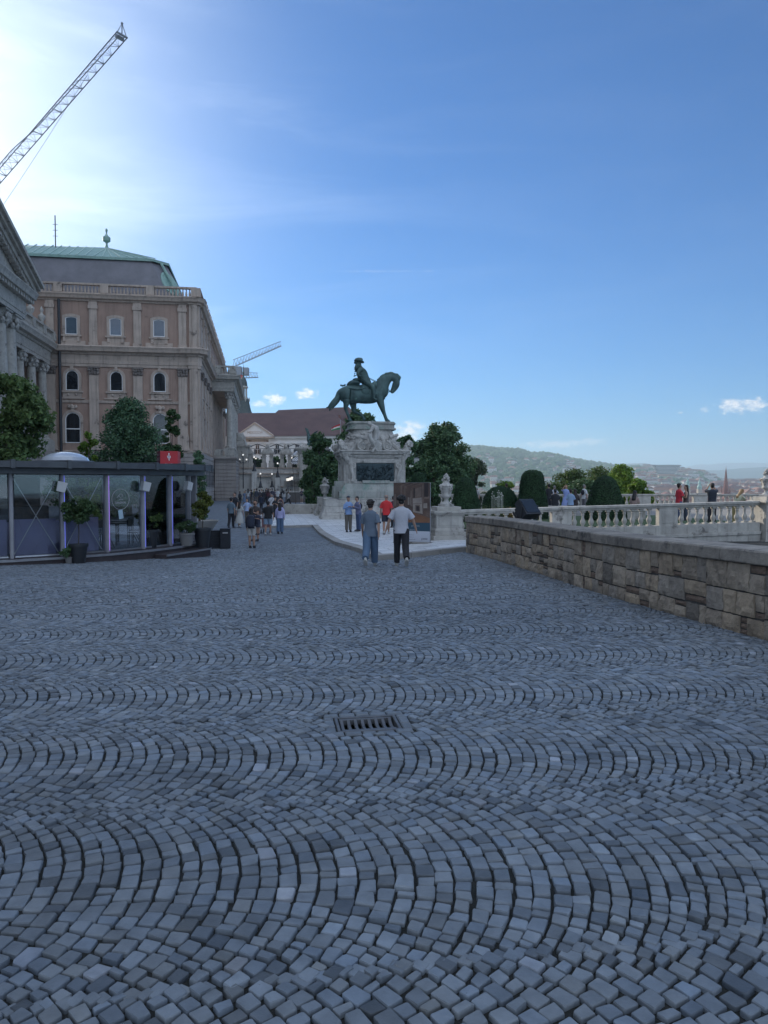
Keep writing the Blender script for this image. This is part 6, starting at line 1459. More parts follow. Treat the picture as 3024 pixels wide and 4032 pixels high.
# trees behind the grilles
for i, (sx, ty, w, lab) in enumerate(((1013, 985, 44, 'dark bushy tree seen through the left gate grille'), (1035, 995, 30, 'low shrub seen through the left gate grille beside the second pillar'), (1090, 985, 50, 'dark bushy tree seen through the middle gate grille'), (1160, 988, 60, 'dark bushy tree seen through the right gate grille'), (1118, 975, 20, 'small tree top showing above the middle grille by the third pillar'))):
    put('courtyard_tree', lab, sx / D2S * 1.8228 / 1.0 * .5486, 132, 985 if ty > 984 else 975, w * .5486, LD, 2600, .26, seed=70 + i, z0=.02, clumps=20, clump=.8, trunk=.12, group='trees behind the gate grilles', base=zb - .5)
# the white presidential building
d = 165; W2 = surf('white_facade', (.78, .78, .77), (.70, .70, .69), .5, .85); RR = surf('red_tile_roof', (.125, .078, .074), (.095, .06, .06), .35, .85, .3, 3, stain=((.10, .05, .045), .3, .6))
t = thing('white_mansion', 'long white classical building with a big red tiled roof and pediment behind the colonnade', 'building', (pxw(930, d), d, 0), -4)
L_ = 26.5; ze = zz(943, d); zr = zz(893, d + 8)
m = MB(); m.box(-6, L_, 0, 16, -2, ze); m.build('wall', W2, t)
m = MB(); m.add([(-7, -.8, ze), (L_ + .8, -.8, ze), (L_ + .8, 17, ze), (-7, 17, ze), (-7, 8, zr), (L_ - 6, 8, zr)], [(0, 1, 5, 4), (1, 2, 5), (2, 3, 4, 5), (3, 0, 4), (3, 2, 1, 0)]); m.build('roof', RR, t)
m = MB(); m.box(-6.5, L_ + .5, -.5, -.002, ze - .5, ze); m.box(-6, L_ + .1, -.15, -.001, ze - 1.5, ze - 1.36); m.build('cornice', W2, t)
xa, xb = .9, 8.2; xm = (xa + xb) / 2
m = MB(); m.prism([(xa - .5, ze - .1), (xb + .5, ze - .1), (xm, ze + 2.7)], -.9, 1.5, 'y'); m.build('pediment', W2, t)
m = MB()
for s_ in (-1, 1):
    X = xm + s_ * (xb - xm + .6); m.add([(X, -1.2, ze - .15), (X, -1.2, ze + .15), (xm, -1.2, ze + 3.05), (xm, -1.2, ze + 2.7), (X, .5, ze - .15), (X, .5, ze + .15), (xm, .5, ze + 3.05), (xm, .5, ze + 2.7)], [(0, 1, 2, 3), (4, 7, 6, 5), (0, 4, 5, 1), (1, 5, 6, 2), (3, 2, 6, 7), (0, 3, 7, 4)])
m.box(xa - .7, xb + .7, -1.1, -.0, ze - .45, ze - .16); m.build('pediment_moulding', TRIM, t); m = MB(); m.box(xa + .8, xb - .8, -.06, -.003, ze - 1.25, ze - .65); m.build('relief_panel', TRIM, t)
text('inscription', 'MDCCCVI', .75, TRIM, t, (xm, -.93, ze + .75), (R(90), 0, 0), .03)
SH = surf('grey_shutters', (.10, .11, .12), (.08, .09, .10), 2, .7)
for k in range(10):
    x = .49 + k * 2.22; z1 = ze - 1.95; K = .6; m = MB(); m.box(x - .75 * K, x + .75 * K, -.12, -.004, z1 - 3.3 * K, z1 + .2 * K); m.frus(x - 1.15 * K, x + 1.15 * K, -.4, -.004, z1 + .45 * K, z1 + .7 * K, 0, 0); m.frus(x - .9 * K, x + .9 * K, -.25, -.004, z1 + .2 * K, z1 + .449 * K, -.1 * K, 0)
    if k in (4,): m.prism([(x - .8, z1 + .42), (x + .8, z1 + .42), (x, z1 + .85)], -.4, -.01, 'y')
    o = m.build('window', W2, t); m = MB(); m.box(x - .6 * K, x + .6 * K, -.16, -.121, z1 - 3.2 * K, z1); m.build('glass', WINGL, o)
    m = MB(); 
    for s_ in (-1, 1): m.box(x + s_ * .95 * K - .32 * K, x + s_ * .95 * K + .32 * K, -.2, -.125, z1 - 3.4 * K, z1 - 1.5 * K)
    m.build('shutter', SH, o); m = MB(); m.box(x - .03, x + .03, -.19, -.161, z1 - 3.2 * K, z1); m.box(x - .6 * K, x + .6 * K, -.19, -.162, z1 - .96, z1 - .90); m.build('frame', WHITEP, o)
# second red roofed building behind it and the low roof that meets the statue
d = 188; t = thing('red_roofed_building', 'second building with a higher dull red roof and stepped gable behind the white mansion', 'building', (pxw(1062, d), d, 0), -3)
m = MB(); m.box(0, 27, 0, 14, -3, zz(925, d)); m.build('wall', surf('grey_plaster', (.32, .30, .28), (.26, .24, .23), .6, .9), t)
z0_, z1_ = zz(930, d), zz(885, d)
m = MB(); m.add([(-3, -1, z0_), (26, -1, z0_), (26, 15, z0_), (-3, 15, z0_), (1, 7, z1_ + .5), (19.5, 7, z1_ + 1.2)], [(0, 1, 5, 4), (1, 2, 5), (2, 3, 4, 5), (3, 0, 4), (3, 2, 1, 0)]); m.build('roof', RR, t)
m = MB(); m.box(22.0, 24.2, 2, 9, z0_ - 1, zz(897, d)); m.box(21.8, 24.4, 1.8, 9.2, zz(897, d), zz(895, d)); m.tube([(18.5, 7, z1_ + 1), (18.5, 7, z1_ + 2.8)], .12, 5); m.tube([(18.1, 7, z1_ + 2.2), (18.9, 7, z1_ + 2.2)], .1, 5)
for k in range(6): m.box(14 + k * 1.7, 14.5 + k * 1.7, 1.5 + .1 * k, 2.4, z0_ + 2 - k * .1, zz(892 + k * 2.2, d)) 
m.build('gable_and_buttresses', surf('old_brick', (.22, .11, .09), (.16, .09, .08), 1, .9), t)
d = 178; t = thing('low_red_roofed_building', 'lower building with a red ridge ending behind the tail of the bronze horse', 'building', (pxw(1225, d), d, 0), -3)
m = MB(); m.box(0, 12, 0, 10, -3, zz(945, d)); m.build('wall', W2, t); m = MB(); a_, b_ = zz(948, d), zz(911.5, d); m.add([(-4, -1, a_), (12.5, -1, a_), (12.5, 11, a_), (-4, 11, a_), (-2, 5, b_), (12.5, 5, b_)], [(0, 1, 5, 4), (1, 2, 5), (2, 3, 4, 5), (3, 0, 4), (3, 2, 1, 0)]); m.build('roof', RR, t)
# lantern dome of a church
d = 260; X = pxw(962, d); t = thing('church_lantern', 'dark baroque church dome with open lantern and spire behind the palace porch', 'church', (X, d, zz(893, d)))
t.scale = (.55, .55, 1); m = MB(); m.lathe([(7.5, -14), (7.5, -3), (6.2, -1), (4.6, 1), (3.7, 3.4), (3.3, 4.4), (3.3, 4.8)], n=18); m.build('dome', surf('dark_copper', (.07, .09, .09), (.05, .065, .065), 1, .7), t, smooth=40)
m = MB()
for k in range(6): a = k * 60 + 30; m.box(2.0 * math.cos(R(a)) - .38, 2.0 * math.cos(R(a)) + .38, 2.0 * math.sin(R(a)) - .38, 2.0 * math.sin(R(a)) + .38, 4.8, 8.7)
m.lathe([(2.9, 8.7), (3.0, 9.0), (2.7, 9.3)], n=16); m.lathe([(3.0, 4.81), (3.0, 5.3)], n=16)
for k in range(6): a = k * 60; m.blob((3.6 * math.cos(R(a)), 3.6 * math.sin(R(a)), 4.6), .5, (1, 1, 1.7), .3, 2, 1, k)
m.build('lantern', STONE, t); m = MB(); m.lathe([(2.5, 9.31), (2.3, 10.6), (1.5, 11.9), (.5, 12.7), (.35, 13.6), (.6, 14.0), (.35, 14.4), (.15, 15.4), (.4, 15.8), (.1, 16.2), (.06, 19)], n=14); m.build('cap', MATS['dark_copper'], t, smooth=40)
# flag behind the monument
d = 130; X = pxw(1341, d); t = thing('flag', 'red white and green flag hanging from a pole left of the upper pedestal', 'flag', (X, d, -.95)); m = MB(); m.tube([(0, 0, 0), (0, 0, zz(908, d) + .95)], .06, 6); m.build('pole', LIGHTM, t)
zt_ = zz(916, d) + .95
for k, c in enumerate(((.5, .04, .05), (.7, .7, .7), (.04, .28, .12))):
    vs = []; n = 8
    for i in range(n + 1):
        u = i / n; x = -u * 1.55; dz = -.9 * u ** 1.3; w = .32 * (1 - .45 * u); vs += [(x, .12 * math.sin(u * 6), zt_ + dz * .8 - k * w), (x, .12 * math.sin(u * 6), zt_ + dz * .8 - (k + 1) * w)]
    vs2 = [(x, y + .02, z) for x, y, z in vs]; nn = len(vs); m = MB(); fs = [(2 * i, 2 * i + 1, 2 * i + 3, 2 * i + 2) for i in range(n)]; m.add(vs + vs2, fs + [tuple(q_ + nn for q_ in f[::-1]) for f in fs] + [(2 * i, 2 * i + 2, nn + 2 * i + 2, nn + 2 * i) for i in range(n)] + [(2 * i + 1, nn + 2 * i + 1, nn + 2 * i + 3, 2 * i + 3) for i in range(n)]); m.build('stripe', surf('flag_cloth_%d' % k, c, tuple(q_ * .9 for q_ in c), 2, .8, trans=.3), t)
# ---------------- lamps
LAMPG = emit('lamp_glass_glow', (1.0, .93, .82), .55)
def street_lamp(h):
    t = thing('street_lamp', '', 'street lamp', (0, 0, 0), 0, 'cluster of street lamps by the low wall'); m = MB(); m.lathe([(.2, 0), (.2, .12), (.12, .3), (.07, .8), (.05, 1.2), (.045, h - .9), (.09, h - .85), (.04, h - .8)], n=10); m.build('post', DARKM, t, smooth=40)
    m = MB(); m.lathe([(.08, h - .78), (.15, h - .32)], n=6); m.build('lantern_glass', LAMPG, t); m = MB(); m.lathe([(.23, h - .32), (.20, h - .26), (.06, h - .1), (.03, h)], n=6); m.lathe([(.12, h - .8), (.12, h - .77)], n=6); m.build('lantern_cap', DARKM, t); return t
LL = ['leftmost and shortest lamp of the cluster of four street lamps', 'second street lamp from the left in the cluster of four', 'third street lamp from the left in the cluster of four', 'tallest and rightmost lamp of the cluster of four street lamps']
l0 = street_lamp(4.0); 
for i, (zx, zy) in enumerate(((988, 708), (1013, 702), (1047, 688), (1085, 668))):
    sx, sy = 940 + zx / 5.184, 1740 + zy / 5.184; d = 112 - i * 4; p = at(sx, sy, d); g0 = float(gz(p.x, d)); o = l0 if i == 0 else copy_tree(l0); o.location = (p.x, p.y, g0); o.scale = (1.1, 1.1, (p.z - g0) / 4.0); o['label'] = LL[i]
def stair_lamp():
    t = thing('globe_lamp', '', 'lamp', (0, 0, 0), 0, 'globe lamps on the stair walls'); m = MB(); m.lathe([(.34, 0), (.34, .08), (.22, .3), (.12, .9), (.10, .98)], n=10); m.lathe([(.05, .98), (.04, 1.9), (.08, 1.95)], n=8); m.build('post', DARKM, t, smooth=40); m = MB(); m.blob((0, 0, 2.06), .12, amp=0, n=2); m.build('globe', emit('globe_glow', (1, .97, .9), .5), t, smooth=True); return t
s0 = stair_lamp()
for i, (zx, zy, kk, lab) in enumerate(((315, 600, 1.0, 'globe lamp in front of the left bay of the colonnade'), (795, 725, 1.0, 'globe lamp against the middle of the retaining wall'), (445, 938, 1.0, 'leftmost globe lamp just above the crowd'), (680, 930, .95, 'globe lamp just above the middle of the crowd'))):
    p = at(940 + zx / 5.184, 1740 + zy / 5.184, 119.0); o = s0 if i == 0 else copy_tree(s0); o.location = p; o['label'] = lab; o.scale = (kk * 1.1,) * 3
for i, (zx, zy) in enumerate(((315, 600), (795, 725), (445, 938), (680, 930))): p = at(940 + zx / 5.184, 1740 + zy / 5.184, 119.0); m = MB(); m.box(p.x - .36, p.x + .36, 118.7, 119.87, -1.2, p.z); tag(m.build('lamp_plinth', FW), 'plain stone plinth under the globe lamp ' + ('in front of the left gate bay', 'in the middle of the retaining wall', 'at the left above the crowd', 'at the centre above the crowd')[i], 'plinth')
for i, (sx, sy, lab) in enumerate(((1007, 1811, 'lit courtyard lantern behind the left gate grille'), (1148, 1808, 'lit courtyard lantern behind the right gate grille'))):
    p = at(sx, sy, 127); o = copy_tree(l0); o.location = (p.x, p.y, zb); o.scale = (1.2, 1.2, (p.z - zb + .5) / 4.0); o['label'] = lab; o['group'] = 'courtyard lanterns'
# wall lamp bracket with three globes on the porch corner
p = at(957, 1812, 118.0); t = thing('bracket_lamp', 'dark bracket lamp with three white globes beside the palace porch', 'lamp', p); m = MB(); m.tube([(0, 0, -9 + 4.5), (0, 0, .6)], .09, 6)
for a in (-.55, .55): m.tube([(0, 0, -.3), (a * .6, 0, -.5), (a, 0, -.1)], .06, 5)
m.build('bracket', DARKM, t); 
for (x, z) in ((0, .85), (-.55, .1), (.55, .1)): m = MB(); m.blob((x, 0, z), .13, amp=0, n=2); m.build('globe', MATS['globe_glow'], t, smooth=True)
p = ground_at(1310 * D2S / 1.8228 * 0 + 1640, 64); 
t = thing('garden_lamp', 'slim street lamp standing among the dark trees right of the pedestal', 'street lamp', p); m = MB(); hh = zz(1003, 64) - p.z; m.tube([(0, 0, 0), (0, 0, hh)], .05, 6); m.build('post', DARKM, t); m = MB(); m.frus(-.17, .17, -.17, .17, hh, hh + .5, -.06, -.06); m.build('lantern', surf('frosted_glass', (.5, .5, .48), (.45, .45, .43), 2, .4), t); m = MB(); m.frus(-.24, .24, -.24, .24, hh + .5, hh + .62, .18, .18); m.build('lantern_cap', DARKM, t)
# low wall beyond the crowd and its light continuation
a, b = G(1100, 1986), G(1209, 1978); t = thing('low_wall', 'low dark stone wall behind the crowd', 'wall', (0, 0, 0)); m = MB(); m.box(pxw(1098, 96), pxw(1211, 96), 96, 96.6, -1.2, EYE - 2.6 + 1.3); m.build('wall_body', surf('dark_wall_stone', (.13, .12, .115), (.09, .085, .08), 1.2, .9, .5, 8), t); m = MB(); m.box(pxw(1096, 96), pxw(1212, 96), 95.9, 96.7, EYE - 1.3 + .001, EYE - 1.18); m.build('coping', STONE, t)
t = thing('low_wall', 'low pale stone wall running from the dark wall to behind the monument', 'wall', (0, 0, 0)); m = MB()
for r_ in range(3):
    x = pxw(1212, 90)
    while x < pxw(1330, 90): l = random.uniform(.6, 1.3); m.box(x + .01, x + l - .01, 90 + random.uniform(-.03, .02), 90.7, -1.2 + r_ * .55, -1.2 + r_ * .55 + .535); x += l
m.build('wall_body', STONE, t, bevel=.02)
m = MB(); m.box(pxw(1208, 90), pxw(1335, 90) + .5, 89.85, 90.8, .455, .58); m.build('coping', STONE, t)
urn('small_urn', 'small weathered stone urn on the wall just left of the monument base', (at(1279, 1945, 58).x, 58), zz(1080, 58) , 1.55)
m = MB(); p = at(1279, 1990, 58); m.box(p.x - .42, p.x + .42, 57.6, 58.4, -1.2, zz(1080, 58) - .12); m.box(p.x - .55, p.x + .55, 57.45, 58.55, zz(1080, 58) - .12, zz(1080, 58)); tag(m.build('urn_block', STONE, bevel=.03), 'plain stone block under the small urn left of the monument', 'pedestal')
m = MB(); m.box(p.x - 3.2, p.x + 9.5, 58.1, 58.5, -1.2, -.05); tag(m.build('garden_wall', STONE, bevel=.03), 'low pale stone wall on either side of the small urn', 'wall')
# thin young tree with stake on the cobbles
p = G(1164, 2004); t = thing('sapling', 'thin bare sapling trunk standing at the corner of the marble pavement', 'sapling', p); m = MB(); m.tube([(0, 0, 0), (.02, 0, .8), (-.08, 0, 2.0), (-.14, 0, 3.1), (-.3, 0, 4.3)], [.035, .03, .025, .02, .01], 6); m.tube([(0, 0, 0), (0, 0, 1.2)], .03, 5); m.build('trunk', BARK, t)
# loudspeaker stand and glowing screen of the square's stage
p = at(1183, 1975, 100); 
# ---------------- tower cranes
CR = surf('crane_paint_grey', (.26, .28, .33), (.2, .22, .26), 2, .6); CW = surf('crane_paint_white', (.30, .32, .36), (.26, .28, .32), 2, .6)
def jib(m, a, b, w, h, n, r, r2, step=1):
    """three chord lattice boom from a to b"""
    a, b = Vector(a), Vector(b); d = (b - a).normalized(); sd_ = d.cross(Vector((0, 0, 1))).normalized(); up = sd_.cross(d).normalized()
    L_ = (b - a).length; P = lambda t, u, v: a + d * (L_ * t) + sd_ * (u * w / 2) + up * v
    m.tube([P(0, -1, 0), P(1, -1, 0)], r, 5); m.tube([P(0, 1, 0), P(1, 1, 0)], r, 5); m.tube([P(0, 0, h), P(.62, 0, h), P(.72, 0, h * .45), P(1, 0, h * .15)], r * .9, 5)
    for k in range(n):
        t0, t1 = k / n, (k + 1) / n; tm = (t0 + t1) / 2; hh = h if t0 < .62 else h * max(.2, .45 - (t0 - .7))
        m.tube([P(t0, -1, 0), P(tm, 1, 0), P(t1, -1, 0)], r2, 4); m.tube([P(t0, -1, 0), P(t0, 1, 0)], r2 * (2.2 if k % 3 == 0 else 1.0), 4)
        for s_ in (-1, 1): m.tube([P(t0, s_, 0), P(tm, 0, hh), P(t1, s_, 0)], r2, 4)
t = thing('tower_crane', 'long grey lattice crane boom reaching in from the upper left edge', 'crane', (0, 0, 0))
a = Vector((-96, 150, 41)); b = Vector((-38, 110, 66.5)); dr_ = (b - a).normalized(); m = MB(); jib(m, a - dr_ * 8, b, 1.75, 1.9, 42, .085, .036); m.build('boom', CR, t)
sd_ = dr_.cross(Vector((0, 0, 1))).normalized(); up_ = sd_.cross(dr_).normalized(); m = MB(); m.tube([b - sd_ * .9, b + sd_ * .9], .16, 6); m.tube([b - sd_ * .8, b + up_ * 1.5 + dr_ * .6, b + sd_ * .8], .07, 5); m.tube([b, b + up_ * 1.5 + dr_ * .6], .09, 5); m.blob(b + up_ * 1.5 + dr_ * .6, .2, n=1); m.tube([b - sd_ * .6 - dr_ * .6, b + sd_ * .6 - dr_ * .6], .3, 6); m.build('boom_head', CR, t)
m = MB(); q0 = b - dr_ * 9; q1 = a - dr_ * 4 + Vector((0, 0, -9)); m.tube([q0.lerp(q1, k / 10) - Vector((0, 0, math.sin(math.pi * k / 10) * 2.2)) for k in range(11)], .03, 4); m.build('hoist_rope', CR, t)
base = a - dr_ * 9; m = MB()
for k in range(24):
    z0_, z1_ = base.z - k * 4.5, base.z - (k + 1) * 4.5
    if z1_ < -6: break
    for (u, v) in ((-1, -1), (1, -1), (1, 1), (-1, 1)): m.tube([base + Vector((u, v, z0_ - base.z)), base + Vector((u, v, z1_ - base.z))], .1, 4); m.tube([base + Vector((u, v, z0_ - base.z)), base + Vector((-v, u, z1_ - base.z))], .05, 4)
m.build('mast', CR, t)
def jib2(m, a, b, h, n, r, r2):
    a, b = Vector(a), Vector(b); up = Vector((0, 0, 1)); sd_ = Vector((0, 1, 0)); P = lambda t, v, w: a + (b - a) * t + up * (v * h * (1 - .35 * t)) + sd_ * w
    for w in (-.7, .7):
        m.tube([P(0, 0, w), P(1, 0, w)], r, 4)
        for k in range(n): m.tube([P(k / n, 0, w), P((k + .5) / n, 1, 0), P((k + 1) / n, 0, w)], r2, 4)
    m.tube([P(0, 1, 0), P(1, 1, 0)], r, 4)
t = thing('tower_crane', 'distant pale luffing crane with raised boom above the palace porch', 'crane', (0, 0, 0)); d = 300
a = at(917, 1446, d); b = at(1107, 1362, d); m = MB(); jib2(m, a, b, 2.9, 15, .15, .075); m.build('boom', CW, t)
ms_ = at(940.5, 1462, d); m = MB(); m.box(ms_.x - 3.6, ms_.x + 1.2, d - 1.5, d + 1.5, ms_.z - 1.6, ms_.z + 1.8); m.box(ms_.x + 1.8, ms_.x + 4.0, d - 1.2, d + 1.2, ms_.z - 1.6, ms_.z + 1.4); m.build('machinery_deck', CW, t, bevel=.1)
m = MB(); m.box(ms_.x - 1.4, ms_.x + 1.8, d - 1.4, d + 1.4, ms_.z - 5.2, ms_.z - 1.7); m.build('slewing_unit', surf('crane_red', (.45, .07, .06), (.4, .06, .05), 2, .6), t)
def mast(m, x, y, zt_, zb_, w, r):
    z = zt_
    while z > zb_:
        z2 = z - w * 1.3
        for (u, v) in ((-1, -1), (1, -1), (1, 1), (-1, 1)): m.tube([(x + u * w / 2, y + v * w / 2, z), (x + u * w / 2, y + v * w / 2, z2)], r, 4); m.tube([(x + u * w / 2, y + v * w / 2, z), (x - v * w / 2, y + u * w / 2, z2)], r * .6, 4)
        z = z2
m = MB(); mast(m, ms_.x, d, ms_.z - 5.2, -10, 2.2, .16); m.build('mast', CW, t)
t = thing('tower_crane', 'smaller distant crane with a level boom just below the raised one', 'crane', (0, 0, 0)); d = 340
a = at(925, 1490, d); b = at(1016, 1486, d); m = MB(); jib2(m, a, b, 3.0, 8, .15, .075); m.build('boom', CW, t); c_ = at(944, 1500, d); m = MB(); mast(m, c_.x - .5, d, c_.z + 4, -10, 2.2, .16); m.build('mast', CW, t)
# ================================================================== people
SKINS = [surf('skin_%d' % i, c, tuple(q * .85 for q in c), 6, .6) for i, c in enumerate(((.42, .26, .19), (.36, .21, .15), (.28, .16, .11)))]
HAIRS = {n: surf('hair_' + n, c, tuple(q * .6 for q in c), 14, .6, .6, 60, bdist=.01) for n, c in dict(black=(.012, .011, .012), brown=(.035, .022, .016), grey=(.20, .19, .18), blond=(.32, .20, .09), red=(.20, .08, .03), curly=(.025, .02, .018), white=(.45, .44, .43)).items()}
def cloth(c, key=None):
    k = 'cloth_%03d_%03d_%03d' % tuple(int(q * 999) for q in c); return surf(k, c, tuple(q * .86 for q in c), 3, .85, .5, 22, sheen=.05, bdist=.03)
SHOEW = surf('pale_shoe', (.5, .5, .48), (.42, .42, .4), 5, .6); SHOEB = surf('dark_shoe', (.03, .03, .035), (.02, .02, .025), 5, .6)
def wrinkle(me, amp, seed=0, fz=16):
    me.update(); ns = [v.normal.copy() for v in me.vertices]
    for v, n_ in zip(me.vertices, ns):
        p_ = v.co; k = noise.noise(Vector((p_.x * 22 + seed, p_.y * 22, p_.z * fz))) + .5 * noise.noise(Vector((p_.x * 40, p_.y * 40 + seed, p_.z * 45 + p_.x * 60))); v.co += n_ * (k * amp)
def person(label, p, h, face=0, top=(.3, .3, .3), bottom=(.05, .05, .07), kind='tee', legs='trousers', hair='brown', hairstyle='short', skin_i=0, walk=0., arms=('hang', 'hang'), lod=1, group=None, shoes=None, seed=1, hat=None, sit=False, lean=0., wide=1.0, bag=None, name='person', z=None):
    p = Vector((p[0], p[1], p[2] if len(p) > 2 and z is None else (float(gz(p[0], p[1])) if z is None else z)))
    t = thing(name, label, 'person', p, face, group); t.scale = (h, h, h); rnd = random.Random(seed); sk = SKINS[skin_i]
    W_ = wide; nd = []; ed = []
    def node(x, y, z_, r, r2=None): nd.append((x, y, z_, r, r2 or r)); return len(nd) - 1
    def edge(a, b): ed.append((a, b)); return b
    # torso and head; lean tips the upper body forward
    def tip(y, z_): a = R(lean); dz = z_ - .52; return y + dz * math.sin(a), .52 + dz * math.cos(a)
    def N_(x, y, z_, r, r2=None): y, z_ = tip(y, z_); return node(x, y, z_, r, r2)
    pel = N_(0, 0, .53, .052 * W_); sp_ = edge(pel, N_(0, 0, .62, .048 * W_)); ch = edge(sp_, N_(0, 0, .735, .052 * W_)); nb = edge(ch, N_(0, -.004, .815, .035)); nk = edge(nb, N_(0, .002, .855, .029)); hd = edge(nk, N_(0, .008, .893, .040)); hd2 = edge(hd, N_(0, .008, .935, .053)); hd3 = edge(hd2, N_(0, .002, .972, .042))
    edge(hd, N_(0, .045, .892, .013)) ; 
    ad = {}; legp = {}
    for s_, (ai, arm) in zip((-1, 1), enumerate(arms)):
        sh = edge(ch, N_(s_ * .088 * W_, 0, .793, .034)); sw = walk * .55 * (1 if s_ > 0 else -1)
        if arm == 'hang': e = (s_ * .122 * W_, -.012 + .13 * math.sin(-sw) , .63); w_ = (s_ * .125 * W_, .02 + .26 * math.sin(-sw), .49)
        elif arm == 'phone': e = (s_ * .125 * W_, .02, .64); w_ = (s_ * .035, .14, .69)
        elif arm == 'waist': e = (s_ * .155 * W_, -.05, .66); w_ = (s_ * .10, .04, .57)
        elif arm == 'up': e = (s_ * .12, .10, .80); w_ = (s_ * .05, .12, .93)
        elif arm == 'side': e = (s_ * .16, .0, .66); w_ = (s_ * .20, .03, .54)
        elif arm == 'pocket': e = (s_ * .145 * W_, -.03, .645); w_ = (s_ * .105 * W_, .02, .53)
        elif arm == 'carry': e = (s_ * .13 * W_, .03, .66); w_ = (s_ * .02 + .05, .12, .66)
        elif arm == 'rail': e = (s_ * .12, .12, .70); w_ = (s_ * .02, .20, .66)
        en = edge(sh, N_(*e, .024)); wn = edge(en, N_(*w_, .0155)); ad[s_] = (e, w_)
        y0, z0 = tip(w_[1], w_[2]); ye, ze = tip(e[1], e[2]); W3 = Vector((w_[0], y0, z0)); E3 = Vector((e[0], ye, ze)); dv = (W3 - E3).normalized(); pm = W3 + dv * .032
        hn = edge(wn, node(*pm, .017, .013))
        if lod >= 2:
            sdv = dv.orthogonal().normalized(); sdv = Vector((0, 1, 0)) - dv * dv.y; sdv.normalize(); cur = Vector((-s_ * .35, 0, 0))
            for k in range(4):
                o_ = sdv * (k - 1.5) * .010; L_ = (.030, .037, .038, .032)[k] * 1.0; a1_ = pm + dv * .016 + o_; a2_ = a1_ + (dv + cur * .3).normalized() * L_ * .55; a3_ = a2_ + (dv + cur * .9).normalized() * L_ * .5
                f0 = edge(hn, node(*a1_, .0058)); f1 = edge(f0, node(*a2_, .0050)); edge(f1, node(*a3_, .0040))
            th = pm + sdv * .018 - dv * .012; f0 = edge(hn, node(*th, .0062)); edge(f0, node(*(th + (dv * .7 + sdv * .5).normalized() * .024), .0048))
    foot = {}
    for s_ in (-1, 1):
        if sit: a, b = R(82), R(80)
        else:
            a = walk * .42 * s_; b = (.12 + max(0, -s_ * walk) * .75) if walk else .03
        hip = Vector((s_ * .05 * W_, 0, .515)); kn = hip + .245 * Vector((0, math.sin(a), -math.cos(a))); an = kn + .235 * Vector((s_ * .004, math.sin(a - b), -math.cos(a - b)))
        pitch = (a - b) * .8 if not sit else 0; toe = an + Vector((s_ * .012, .088 * math.cos(pitch), -.020 + .088 * math.sin(pitch)))
        hp = edge(pel, node(*hip, .042 * W_)); kk = edge(hp, node(*kn, .036)); md = edge(kk, node(*(kn.lerp(an, .35) + Vector((0, -.006, 0))), .034)); aa = edge(md, node(*an, .018)); edge(aa, node(*an.lerp(toe, .7), .012, .010)); legp[s_] = (hip, kn, an, toe, pitch)
    zmin = min(min(l[2].z - .035, l[3].z - .018) for l in legp.values())
    me = skin(nd, ed, 2 if lod >= 2 else 1)
    body = obj('body', me, sk, t, smooth=70); dz = -zmin if not sit else -.04 - (zmin - 0)
    # clothes
    def ty(z_): return tip(0, z_)
    def torso(levels, n=18):
        vs = []; fs = []
        for (z_, rx, ry, yo) in levels:
            yy, zz_ = tip(yo, z_) if z_ > .52 else (yo, z_)
            for k in range(n): a = 2 * math.pi * k / n; c, s1 = math.cos(a), math.sin(a); vs.append((rx * W_ * abs(c) ** .85 * (1 if c > 0 else -1), yy + ry * W_ ** .6 * abs(s1) ** .85 * (1 if s1 > 0 else -1), zz_))
        for i in range(len(levels) - 1):
            for k in range(n): fs.append((i * n + k, i * n + (k + 1) % n, (i + 1) * n + (k + 1) % n, (i + 1) * n + k))
        fs += [tuple(range(n))[::-1], tuple((len(levels) - 1) * n + k for k in range(n))]; return vs, fs
    def dens(lv, k=3):
        if lod < 2: return lv
        o_ = []
        for i in range(len(lv) - 1):
            for j in range(k): u = j / k; o_.append(tuple(lv[i][q_] * (1 - u) + lv[i + 1][q_] * u for q_ in range(4)))
        return o_ + [lv[-1]]
    tm = cloth(top); bmt = cloth(bottom)
    m = MB(); hem = {'tee': .475, 'long': .48, 'shirt': .455, 'crop': .60, 'dress': .50, 'jacket': .47, 'tank': .50}[kind]
    lv = [(hem, .101, .076, 0), (.53, .097, .072, 0), (.585, .088, .066, 0), (.64, .090, .066, 0), (.70, .100, .070, .002), (.75, .106, .067, 0), (.79, .104, .056, -.004), (.812, .082, .044, -.006), (.832, .040, .034, -.004), (.842, .031, .031, -.002)]
    if kind == 'crop': lv = [(.60, .078, .058, 0)] + lv[3:]
    if kind == 'tank': lv = lv[:6] + [(.785, .070, .050, 0), (.80, .055, .042, 0)]
    if kind == 'dress': lv = [(.30, .155, .125, -.02), (.40, .125, .10, -.012), (.50, .10, .075, 0), (.585, .070, .054, 0)] + lv[3:]
    if kind == 'dress' and legs == 'long_skirt': lv = [(.16, .165, .15, -.03)] + lv
    vs, fs = torso(dens(lv), 22 if lod >= 2 else 14); m.add(vs, fs)
    if kind != 'tank':
        for s_ in (-1, 1):
            e, w_ = ad[s_]; S3 = Vector((s_ * .082 * W_, 0, .785)); E3 = Vector(e); W3 = Vector(w_)
            def T(v): y, z_ = tip(v.y, v.z); return (v.x, y, z_)
            if kind in ('long', 'jacket'): pts = [S3 - Vector((s_ * .02, 0, 0)), S3.lerp(E3, .3), E3, E3.lerp(W3, .5), W3]; rr = [.038, .038, .032, .028, .024]
            else: pts = [S3 - Vector((s_ * .02, 0, 0)), S3.lerp(E3, .25), S3.lerp(E3, .55), S3.lerp(E3, .88)]; rr = [.038, .040, .040, .045]
            m.tube([T(v) for v in pts], [r_ * W_ ** .5 for r_ in rr], 12)
